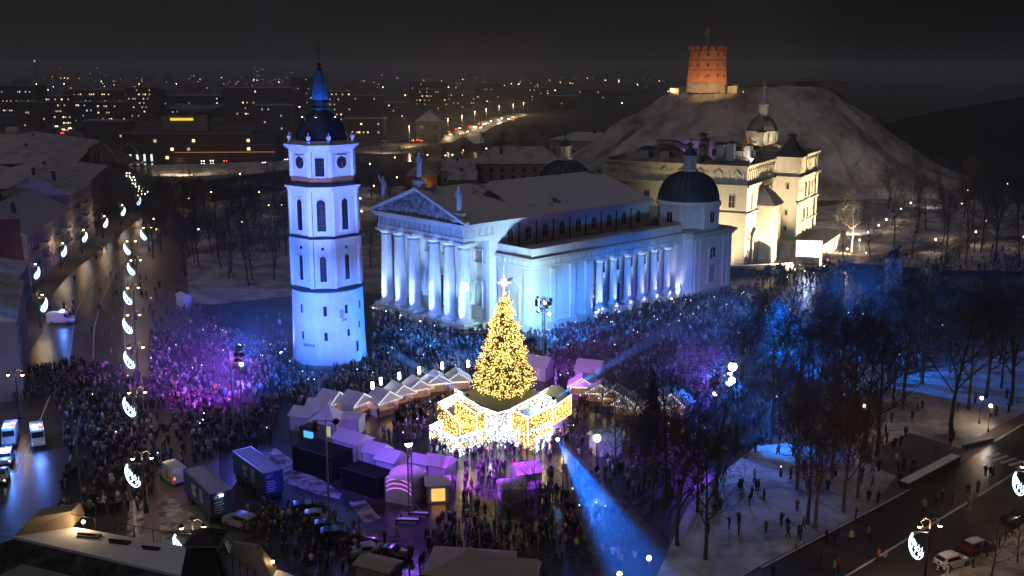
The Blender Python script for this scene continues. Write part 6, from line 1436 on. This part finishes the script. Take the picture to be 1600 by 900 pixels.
# ================================================================ trees
def grow(seed, H=16.0, spread=1.0, upness=.5, dense=1.0, m_=BARK, twig=.022):
    rn = random.Random(seed); tr, cr = MB(), MB()
    def limb(mb, p, d, L, r, n, seg, jit, up):
        pts, rr = [p], [r]; q = p.copy(); dd = d.copy(); sl = L/seg
        for i in range(seg):
            dd = (dd+Vector((rn.gauss(0,jit), rn.gauss(0,jit), rn.gauss(0,jit)+up))).normalized(); q = q+dd*sl; pts.append(q.copy()); rr.append(max(twig*.6, r*(1-(i+1)/seg*.75)))
        mb.tube(pts, rr, n, False); return pts, rr
    tp, tr_r = limb(tr, Vector((0,0,-.1)), Vector((rn.gauss(0,.04), rn.gauss(0,.04), 1)), H*.72, H*.0145, 7, 6, .05, .12)
    def rdir(base, ang):
        a = rn.uniform(0, 2*math.pi); t = base.orthogonal().normalized(); b = base.cross(t); s = math.sin(ang)
        return (base*math.cos(ang)+(t*math.cos(a)+b*math.sin(a))*s).normalized()
    def at_(pts, rr, f):
        k = min(len(pts)-2, int(f*(len(pts)-1))); g = f*(len(pts)-1)-k; return pts[k].lerp(pts[k+1], g), rr[k]*(1-g)+rr[k+1]*g, (pts[k+1]-pts[k]).normalized()
    n1 = int(10*dense)+3
    for i in range(n1):
        f = .3+.7*(i+rn.random())/n1; p, r, d = at_(tp, tr_r, min(.98, f)); L = H*.36*(1.15-.55*f)*spread*rn.uniform(.8,1.2)
        a1, r1 = limb(tr, p, rdir(d, R(rn.uniform(35,65))), L, r*.55, 5, 4, .12, .10*upness*2)
        for j in range(int(5*dense)+1):
            p2, r2, d2 = at_(a1, r1, rn.uniform(.25,.98)); a2, q2 = limb(cr, p2, rdir(d2, R(rn.uniform(30,60))), L*.5*rn.uniform(.7,1.2), max(twig*1.6, r2*.6), 4, 3, .16, .1*upness)
            for k in range(int(5*dense)+1):
                p3, r3, d3 = at_(a2, q2, rn.uniform(.2,1)); a3, q3 = limb(cr, p3, rdir(d3, R(rn.uniform(25,60))), L*.28*rn.uniform(.6,1.2), max(twig, r3*.6), 3, 2, .2, .1*upness)
                for l in range(2):
                    p4, r4, d4 = at_(a3, q3, rn.uniform(.3,1)); limb(cr, p4, rdir(d4, R(rn.uniform(25,55))), L*.16*rn.uniform(.6,1.2), twig*.8, 3, 1, .1, .05)
    return tr.mesh('trunk', m_, True), cr.mesh('crown', m_)
BT = [grow(100+i, 16, [1,1.1,.9,1.2,.85,1.0][i], [.5,.7,.9,.4,.8,.6][i], .9, BARK, .017) for i in range(6)]
BIG = [grow(200+i, 16, 1.1, .7, 1.0, BARK, .016) for i in range(2)]
BRC = [grow(300+i, 16, .85, 1.3, 1.4, BIRCH, .014) for i in range(2)]
rt = random.Random(12)
def bare_tree(x, y, h, label, group, meshes=BT, z=0.0):
    tm, cm2 = rt.choice(meshes); t = thing('bare_tree', label, 'tree', (x, y, z), rt.uniform(0, 2*math.pi), group, h/14.5)
    link('trunk', tm, t); o = link('crown', cm2, t); return t
def grove(pts, group, phrase, h0, h1, meshes=BT):
    pts = sorted(pts)
    for i, (u, v) in enumerate(pts):
        x, y = G(u, v); bare_tree(x, y, rt.uniform(h0, h1), 'bare tree %s, %s from the left' % (phrase, ordn(i)), group, meshes)
def scatter(poly, n, mind=9):
    out, w = [], []
    us, vs = [p[0] for p in poly], [p[1] for p in poly]; k = 0
    while len(out) < n and k < 6000:
        k += 1; u, v = rt.uniform(min(us), max(us)), rt.uniform(min(vs), max(vs))
        if not inpoly(u, v, poly): continue
        x, y = G(u, v)
        if blocked(x, y) or any((x-a)**2+(y-b)**2 < mind*mind for a, b in w): continue
        out.append((u, v)); w.append((x, y))
    return out
grove(scatter([(222,350),(300,318),(450,292),(452,430),(420,452),(300,440),(240,420)], 58, 5.5), 'park trees behind the bell tower', 'in the dark park left of the bell tower', 13, 18)
grove(scatter([(565,300),(640,290),(660,330),(600,440),(568,440)], 9, 7), 'park trees between tower and cathedral', 'between the bell tower and the cathedral', 12, 16)
grove([(1317,402),(1330,396),(1360,404),(1397,388),(1425,404),(1447,360),(1470,394),(1508,414),(1555,410),(1593,418),(1480,384)], 'front trees of the castle park', 'in the front row of the snowy castle park', 15, 20)
grove(scatter([(1285,345),(1340,310),(1480,285),(1620,300),(1620,400),(1480,380)], 38, 7), 'rear trees of the castle park', 'in the rear of the castle park', 15, 20)
grove(scatter([(560,250),(640,235),(900,215),(930,240),(740,262),(640,285)], 22, 12), 'riverside trees', 'by the river beyond the cathedral', 10, 15)
grove([(1203,694),(1332,690),(1370,712),(1300,680),(1352,704),(1486,682),(1513,640),(1540,622),(1578,634),(1410,640),(1262,640),(1170,640),(1225,600),(1290,622),(1150,700),(1240,680),(1440,600)], 'tall trees right of the square', 'standing tall right of the square', 17, 22, BIG)
grove(scatter([(1230,610),(1320,520),(1600,470),(1610,600),(1420,640),(1300,660)], 24, 6), 'trees in the dark corner of the square', 'in the dark corner right of the white marquee', 13, 18)
grove([(1261,818),(1274,826),(1340,778),(1300,748),(1245,765),(1318,800)], 'brownish trees on the corner snow', 'with fine brownish twigs on the corner snow', 14, 17, BRC)
grove([(1058,852),(1090,800),(1102,874),(1040,780),(1018,800),(1120,770)], 'dark trees at bottom centre', 'dark and close right of the blue light beam', 15, 19, BIG)
grove([(880,770),(905,742),(842,806),(772,866),(830,850)], 'small trees below the light walls', 'small and thin below the light walls', 7.5, 10)
grove([(1548,905),(1590,880)], 'sidewalk trees', 'thin on the snowy sidewalk', 6, 8)
grove([(960,740),(985,700),(1005,770),(940,690)], 'slim trees below the right stalls', 'slim below the right stall row', 10, 13)
def fir(x, y, h, label, m_=DARKFIR):
    t = thing('fir_tree', label, 'tree', (x, y, 0)); rn = random.Random(int(x*10)); m = MB(); m.tube([(0,0,0),(0,0,h)], [h*.02,.03], 6); m.build('trunk', BARK, t); m = MB()
    for k in range(int(h*42)):
        f = rn.random()**1.3; z = h*(.08+.9*f); a = rn.uniform(0,2*math.pi); L = h*.21*(1-f)*rn.uniform(.75,1.15)+.15; ca, sa = math.cos(a), math.sin(a); w = .12+L*.16
        p0, p1, p2 = Vector((0,0,z)), Vector((ca*L*.6, sa*L*.6, z-.1*L)), Vector((ca*L, sa*L, z-.38*L)); s = Vector((-sa,ca,0))*w
        m.add([p0, p1+s, p2, p1-s, p1-Vector((0,0,w*1.2))], [(0,1,2,3),(0,4,2)])
    m.build('crown', m_, t)
fir(*G(1018,702), 12, 'dark fir standing at the right end of the stall row')
# woods on the dark hill and around it: too many to count
wv = MB(); rw = random.Random(3)
def wz(x, y):
    P_ = [(170,4),(215,14),(260,26),(320,36),(400,44),(520,50),(700,50)]
    zr = 0
    for (a, za), (b, zb) in zip(P_, P_[1:]):
        if a <= x <= b: zr = za+(zb-za)*(x-a)/(b-a)
    for (ya, fa), (yb, fb) in (((490,0),(572,.62)),((572,.62),(640,1.0))):
        if ya <= y <= yb: return zr*(fa+(fb-fa)*(y-ya)/(yb-ya))
    return 0
for k in range(900):
    y = rw.uniform(400, 575); x = rw.uniform(max(190, y*.40), y*.60)
    if (x-122)**2/112**2+(y-500)**2/92**2 < 1: continue
    z = wz(x, y); h = rw.uniform(12, 20); wv.tube([(x,y,z-.5),(x+rw.gauss(0,.4),y,z+h*.6),(x+rw.gauss(0,.8),y,z+h)], [.28,.18,.04], 3, False)
    for j in range(9):
        f = rw.uniform(.35,.95); a = rw.uniform(0,6.28); L = h*.28*(1.2-f); wv.tube([(x,y,z+h*f),(x+L*math.cos(a),y+L*math.sin(a),z+h*f+L*.8)], [.09,.03], 3, False)
o = wv.build('woods', BARK, kind='stuff'); tag(o, 'dark bare woods on the slope right of the castle hill', 'woods', kind='stuff')
for k in range(26):
    a = R(rw.uniform(200,345)); t_ = rw.uniform(.98,1.12); 
# hilltop scrub trees
# ================================================================ floodlights (each a built lamp) and smoky beams
BLU, ICEB, CYA, WRM = (.20,.30,1.0), (.45,.58,1.0), (.42,.78,1.0), (1.0,.76,.45)
def L(x, y, z): return (x, y, z)
tc = (TX, TY)
def fl(pos, tgt, col, p, ang, lab, em=None, size=.4, blend=.6, group=None): return flood(pos, tgt, col, p, ang, blend, lab, em, size, 'floodlight', group)
def tower_set(pos, col, p, where, zs=(12, 35)):
    d = math.hypot(pos[0]-TX, pos[1]-TY)
    for i, z in enumerate(zs):
        w = 2*math.degrees(math.atan(14.5/math.hypot(d, z-pos[2])))
        fl((pos[0], pos[1], pos[2]+.55*i), (TX, TY, z), col, p*(1.0, 2.4)[i]*(d/40)**2, w, '%s blue floodlight %s, aimed at the bell tower' % (('lower','upper')[i], where), E_BLUE, .35, .9)
tower_set((M1[0], M1[1]+.4, 12.4), (.14,.24,1.0), 60000, 'on the right pole of the thin pair')
x, y = G(515,818); tower_set((x-1.2, y, 12.0), (.14,.24,1.0), 52000, 'on the tall grey mast')
tower_set((T1[0]-.9, T1[1]-.4, 10.2), (.12,.22,1.0), 50000, 'on the truss beside the christmas tree')
x, y = G(440,560); fl((x, y, 1.0), (*tc, 14), (.24,.28,1.0), 14000, 90, 'low floodlight on the ground left of the bell tower', E_BLUE)
# side wall of the cathedral
fl((T1[0]+1.0, T1[1]-.4, 10.2), CW(22, -11.5, 8), (.48,.80,1.0), 56000, 125, 'floodlight on the truss beside the christmas tree, aimed at the cathedral side', E_WHITE)
fl((T1[0]-1.0, T1[1]+.4, 8.6), CW(8, -5, 9), (.46,.80,1.0), 19000, 95, 'floodlight on the truss beside the christmas tree, aimed at the aisle front', E_WHITE)
# portico front
x, y = G(640,572); fl((x, y, 3.4), CW(-1, 13, 17), (.08,.25,1.0), 60000, 74, 'floodlight on the stall row aimed at the portico', E_BLUE)
k = 0
for i, yc in enumerate(COLY):
    for s in (0,):
        p = CW(-4.0, yc+.2, .55); q = CW(-.6, yc, 7.5)
        fl(p, q, (.42,.62,1.0), 15000, 62, 'small uplight at the foot of the %s portico column from the right' % ORD[i], E_WHITE, .16, .9, 'uplights of the portico, %s column' % ORD[i])
fl(CW(3, 6.5, 1.4), CW(6, 6.5, 14), (.30,.62,1.0), 6500, 110, 'uplight on the portico floor behind the near columns', E_WHITE, .16)
fl(CW(3, 20.5, 1.4), CW(6, 20.5, 14), (.16,.30,1.0), 2200, 110, 'uplight on the portico floor behind the far columns', E_WHITE, .16)
for i, xx in enumerate((29, 33.6, 38.4, 43, 47.6, 52.4)):
    fl(CW(xx-.2, -12.9, .5), CW(xx, -11.2, 8), ((.55,.74,1.0) if i < 2 else (.60,.70,1.0)), 6000, 54, 'uplight at the foot of side column %s from the tree' % ORD[i], E_WHITE, .2, .9)
for i, xx in enumerate((27.2, 55.6)):
    fl(CW(xx, -12.7, .5), CW(xx, -10, 6), (.75,.85,1.0), 2600, 80, 'uplight below the side niche, %s from the tree' % ORD[i], E_WHITE, .18, .9)
fl((T3[0], T3[1], 10.5), CW(64, -14.8, 7), (.34,.62,1.0), 18000, 64, 'violet floodlight on the left truss mast aimed at the chapel', E_VIOLET)
fl(CW(64.7, -13.6, 16.1), CW(64.7, -8, 30), (.1,.35,1.0), 4000, 80, 'blue uplight on the chapel roof aimed at the dome lantern', E_BLUE, .2)
for a in (200, 265, 330):
    fl((TX+3.3*math.cos(R(a)), TY+3.3*math.sin(R(a)), 44.6), (TX, TY, 50.5), (.05,.28,1.0), 620, 70, 'small blue uplight on the bell tower dome, %s side' % {200:'left',265:'front',330:'right'}[a], E_BLUE, .14, .5, 'spire uplights')
fl((T1[0]-1.2, T1[1]-.2, 11.4), CW(-.9, -.2, 9.2), (.85,.92,1.0), 60000, 5.0, 'narrow white follow spot on the truss aimed at the nearest portico column', E_WHITE, .25, .2)
# palace
for i, (a, b, ta, tb, p) in enumerate(((5,-15,5,0,110000),(14,-18,14,-4,120000),(24,-16,26,-5,100000),(41,-24,43,-6,220000),(33,-15,28,-3,14000),(-13,9,0,8,36000))):
    fl(PW(a, b, .8), PW(ta, tb, 13), (1.0,.76,.44), p, 100, 'warm ground floodlight before the palace, %s along its front' % ORD[i], E_WARM, .25, .8)
fl(PW(8.5, 1.4, 29.0), PW(9, 8, 32), (1.0,.86,.66), 800, 150, 'bright lamp at the foot of the palace flag', E_WHITE, .5)
fl(PW(38, 2, 30.5), PW(45.5, 9.5, 40), (1.0,.82,.58), 2600, 100, 'warm uplight on the palace roof aimed at the domed lantern', E_WARM, .2)
fl(PW(36, 12, 29.5), PW(45.5, 9.5, 36), (1.0,.82,.58), 1200, 100, 'second warm uplight behind the palace corner tower', E_WARM, .2)
fl(PW(36, 30, 29), PW(45, 32, 27), (.50,.25,1.0), 900, 140, 'violet lamp on the palace roof aimed at the rear wing', E_VIOLET, .2)
# castle tower and hill
for i, (a, d, p) in enumerate(((238, 20, 7500), (275, 20, 7500), (315, 20, 7500), (200, 20, 4500))):
    x, y = cx+d*math.cos(R(a)), cy+d*math.sin(R(a)); fl((x, y, 42.6), (cx, cy, cz+9), (1.0,.60,.28), p, 105, 'orange floodlight on the hill aimed at the castle tower, %s from the left' % ['second','third','fourth','first'][i], E_WARM, .3, .8)
for i, (u, v, p, tx_, ty_) in enumerate(((1330,372,40000,150,455),(930,272,36000,70,470),(1460,330,20000,185,480))):
    x, y = G(u, v); fl((x, y, 3.5), (tx_, ty_, 26), (1.0,.84,.72), p, 100, 'floodlight in the park aimed at the castle hill, %s from the left' % ['second','first','third'][i], E_WARM, .3, .9)
x, y = G(20,262); fl((x, y, 1), (x, y+30, 8), WRM, 5000, 120, 'warm floodlight before the columned hall', E_WARM)
x, y = G(280,275); fl((x, y, 9), (x, y+12, 0), (1,.74,.42), 26000, 150, 'warm lamp above the riverside snow, left one', E_WARM, .5)
x, y = G(600,240); fl((x, y, 9), (x, y+12, 0), (1,.74,.42), 30000, 150, 'warm lamp above the riverside snow, right one', E_WARM, .5)
x, y = G(655,300); fl((x, y, 1), (x+6, y+12, 5), (1,.6,.25), 1500, 120, 'warm lamp before the orange gable', E_WARM, .25)
# stage lamps on the square
fl((M1[0]-.3, M1[1]-.3, 11.8), (*G(325,612), 1), (.40,.05,1.0), 130000, 54, 'violet stage lamp on the right pole of the thin pair', E_VIOLET)
fl((M1[0]-.3, M1[1]-.3, 11.0), (*G(280,560), 1), (.30,.05,1.0), 60000, 60, 'lower violet stage lamp on the right pole of the thin pair', E_VIOLET)
fl((M1[0]+.4, M1[1]-.3, 10.4), (*G(420,740), 1), (.08,.12,1.0), 7000, 70, 'blue-violet stage lamp aimed from the thin pole at the trucks', E_BLUE)
fl((T2[0]+.8, T2[1], 12.6), (*G(780,750), 1), (.40,.05,1.0), 150000, 46, 'violet stage lamp on the truss at the violet tents, aimed at the lit crowd', E_VIOLET)
fl((T2[0]-.8, T2[1], 12.4), (*G(610,745), 2), (.38,.06,1.0), 6500, 70, 'violet stage lamp on the truss aimed at the violet tents', E_VIOLET)
fl((T2[0], T2[1]-.7, 9.6), (*G(650,830), 0), (.28,.08,1.0), 2600, 90, 'violet stage lamp low on the truss aimed at the paving', E_VIOLET, .6)
fl((T1[0]+1.0, T1[1]-.6, 8.4), (*G(905,600), 0), (.34,.05,1.0), 15000, 90, 'violet stage lamp on the truss beside the christmas tree', E_VIOLET)
fl((T1[0]+.6, T1[1]+.8, 9.4), (*G(900,520), 0), (.0,.20,1.0), 60000, 84, 'blue stage lamp on the truss aimed at the crowd behind it', E_BLUE)
fl((T1[0]-.8, T1[1]-.9, 9.2), (*G(650,560), 0), (.0,.20,1.0), 120000, 80, 'blue stage lamp on the truss aimed at the crowd before the portico', E_BLUE)
fl((T5[0]+1.0, T5[1]-.6, 11.6), (*G(1160,700), 0), (.01,.20,1.0), 90000, 100, 'bright upper stage lamp on the mast at the right of the square', E_WHITE, .5)
fl((T5[0]+1.0, T5[1]-.6, 9.9), (*G(1150,760), 0), (.05,.18,1.0), 5000, 90, 'bright lower stage lamp on the mast at the right of the square', E_WHITE, .5)
fl((T5[0]-.4, T5[1]+.5, 9.6), (*G(1090,560), 1), (.36,.05,1.0), 100000, 27, 'violet stage lamp on the mast aimed at the steel frame', E_VIOLET)
fl((T5[0]-.4, T5[1]+.5, 10.6), (*G(1180,520), 1), (.0,.17,1.0), 90000, 84, 'blue stage lamp on the mast aimed at the far crowd', E_BLUE)
fl((T5[0]-.8, T5[1]-.2, 8.2), (*G(1010,720), 1), (.24,.05,1.0), 20000, 100, 'violet stage lamp on the mast aimed at the trees', E_VIOLET)
fl((T4[0], T4[1]-.5, 11), (*G(1330,560), 2), (.0,.18,1.0), 170000, 116, 'blue stage lamp on the right truss mast', E_BLUE)
fl((T4[0]-.5, T4[1], 11), (*G(1010,500), 0), (.0,.2,1.0), 50000, 56, 'violet stage lamp on the right truss mast aimed at the crowd by the cathedral', E_VIOLET)
x, y = G(515,818); fl((x+1.2, y, 12.8), (*G(500,690), 0), (.07,.08,1.0), 9000, 110, 'blue wash lamp on the tall grey mast above the parked cars', E_BLUE)
fl((M1[0]+.4, M1[1]+.4, 11.6), (*G(400,470), 2), (.0,.14,1.0), 90000, 76, 'blue wash lamp on the thin pole aimed at the park', E_BLUE)
fl((T1[0]+.2, T1[1]-1.0, 10.6), (*G(720,600), 0), (.34,.52,1.0), 34000, 100, 'blue wash lamp on the truss aimed at the stall row', E_BLUE)
fl((*G(878,642), 6.2), (*G(880,590), 3), (.40,.06,1.0), 5200, 110, 'added violet lamp behind the light walls aimed at the marquees', E_VIOLET, .25)  # added lamp, turns the near sides of the marquees violet
for i, z in enumerate((12.4, 10.4)):
    t = thing('stage_lamp', '%s of the two glaring round stage lamps on the right mast' % ('upper','lower')[i], 'stage lamp', (T5[0]+1.3, T5[1]-1.0, z)); m = MB(); m.ball(0,0,0,.62-.12*i,12,8); m.build('lens', emit('glare_lens', (.55,.75,1.0), 18, False), t); m = MB(); m.lathe([(.2,.55),(.5,.62),(.5,.7),(.1,.85)], 10); m.build('housing', BLACK, t); m = MB(); m.tube([(0,0,.8),(-1.3,1.0,.8)], .06, 5); m.build('arm', STEEL, t)
# moving-head beams, each in a smoke cone shaped like its shaft of light
def smoke_beam(a, b, r0, r1, col, dens, power, label):
    a, b = Vector(a), Vector(b); d = (b-a).normalized(); e1 = d.orthogonal().normalized(); e2 = d.cross(e1); m = MB()
    m.loft([[tuple(a.lerp(b, t)+(e1*math.cos(k*math.pi/12)+e2*math.sin(k*math.pi/12))*(r0+(r1-r0)*t)*1.12) for k in range(24)] for t in (0, .25, .5, .75, 1)])
    o = m.build('beam_smoke', None or bpy.data.materials.new('beam_smoke'), kind='stuff'); mm = o.data.materials[0]; mm.use_nodes = True; n = mm.node_tree.nodes; n.remove(n['Principled BSDF'])
    v = n.new('ShaderNodeVolumePrincipled'); v.inputs['Density'].default_value = dens; v.inputs['Color'].default_value = (.8,.88,1,1); v.inputs['Anisotropy'].default_value = .35
    mm.node_tree.links.new(v.outputs[0], n['Material Output'].inputs['Volume']); tag(o, label, 'smoke', kind='stuff')
    L_ = (b-a).length; ang = 2*math.degrees(math.atan((r1-r0)/L_)) if r1 > r0 else 3
    s = a-d*(r0*L_/max(.05, (r1-r0))) if r1 > r0 else a
    lo = a-d*.6
    flood(tuple(lo), tuple(b), col, power, max(4, 2*math.degrees(math.atan(r1/L_))), 1.0, 'moving-head lamp at the start of '+label, E_BLUE, .3, 'stage_light')
sx, sy = G(872,690,5.0)
bx_, by_, bz_ = AT(1022, 935, 62)
smoke_beam((sx, sy, 5.2), (bx_, by_, bz_), .45, 3.0, (.0,.18,1.0), .018, 2900000, 'the broad blue beam falling to the bottom edge')
x, y = G(868,626,6.0); e_ = AT(1062, 505, 196); smoke_beam((x, y, 6.5), e_, .25, 1.1, (.01,.28,1.0), .04, 1300000, 'the thin blue beam rising right to the crowd')
x, y = G(728,618,6.0); e_ = (*G(596,543), .3); smoke_beam((x, y, 6.2), e_, .2, .8, (.01,.28,1.0), .05, 700000, 'the thin blue beam crossing left to the bell tower')
x, y = G(932,735); t = thing('beam_lamp', 'round glaring blue-white lamp below the right stalls', 'stage lamp', (x, y, 0)); m = MB(); m.tube([(0,0,0),(0,0,4.2)], .07, 6); m.build('stand', BLACK, t); m = MB(); m.ball(0,0,4.6,.5,12,8); m.build('lens', emit('glare_lens', (.55,.75,1.0), 18, False), t); lamp('POINT', (x+.1, y-.9, 4.8), (.1,.3,1), 900, size=.3)

def added_smoke_veil(u, v, rx, ry, rz_, dens, label):  # ellipsoid of smoke added so the lamps' light shows as a veil
    x, y = G(u, v); m = MB(); m.ball(0,0,0,1.0,24,12); o = m.build('added_smoke_veil', bpy.data.materials.new('added_smoke_veil'), None, True, kind='stuff', loc=(x, y, rz_*.75), scale=(rx, ry, rz_))
    mm = o.data.materials[0]; mm.use_nodes = True; n = mm.node_tree.nodes; n.remove(n['Principled BSDF']); q = n.new('ShaderNodeVolumePrincipled'); q.inputs['Density'].default_value = dens; q.inputs['Color'].default_value = (.9,.94,1,1)
    mm.node_tree.links.new(q.outputs[0], n['Material Output'].inputs['Volume']); tag(o, label, 'smoke', kind='stuff')
added_smoke_veil(1190, 620, 36, 32, 13, .0034, 'added smoke veil glowing blue around the bright lamps at right')
added_smoke_veil(350, 610, 24, 20, 10, .0018, 'added smoke veil glowing violet over the crowd at left')
# ================================================================ the night air over the square, lit by the lamps
m = MB(); m.box(-7100,7100,-400,9100,-1.1,86); hz = m.build('haze', bpy.data.materials.new('haze'), kind='stuff'); mm = hz.data.materials[0]; mm.use_nodes = True; n = mm.node_tree.nodes; n.remove(n['Principled BSDF'])
v = n.new('ShaderNodeVolumePrincipled'); v.inputs['Density'].default_value = .0003; v.inputs['Color'].default_value = (.9,.93,1,1); v.inputs['Anisotropy'].default_value = .2
mm.node_tree.links.new(v.outputs[0], n['Material Output'].inputs['Volume']); tag(hz, 'thin cold night haze over the whole city', 'haze', kind='stuff')

# put the origin of the things that were surveyed in place at their own foot
for t, c in ((inst, (*G(780,680), 0)), (fr, (*G(200,880,FZ), 0))):
    c = Vector(c); t.location = c
    for ch in t.children: ch.location = ch.location-c
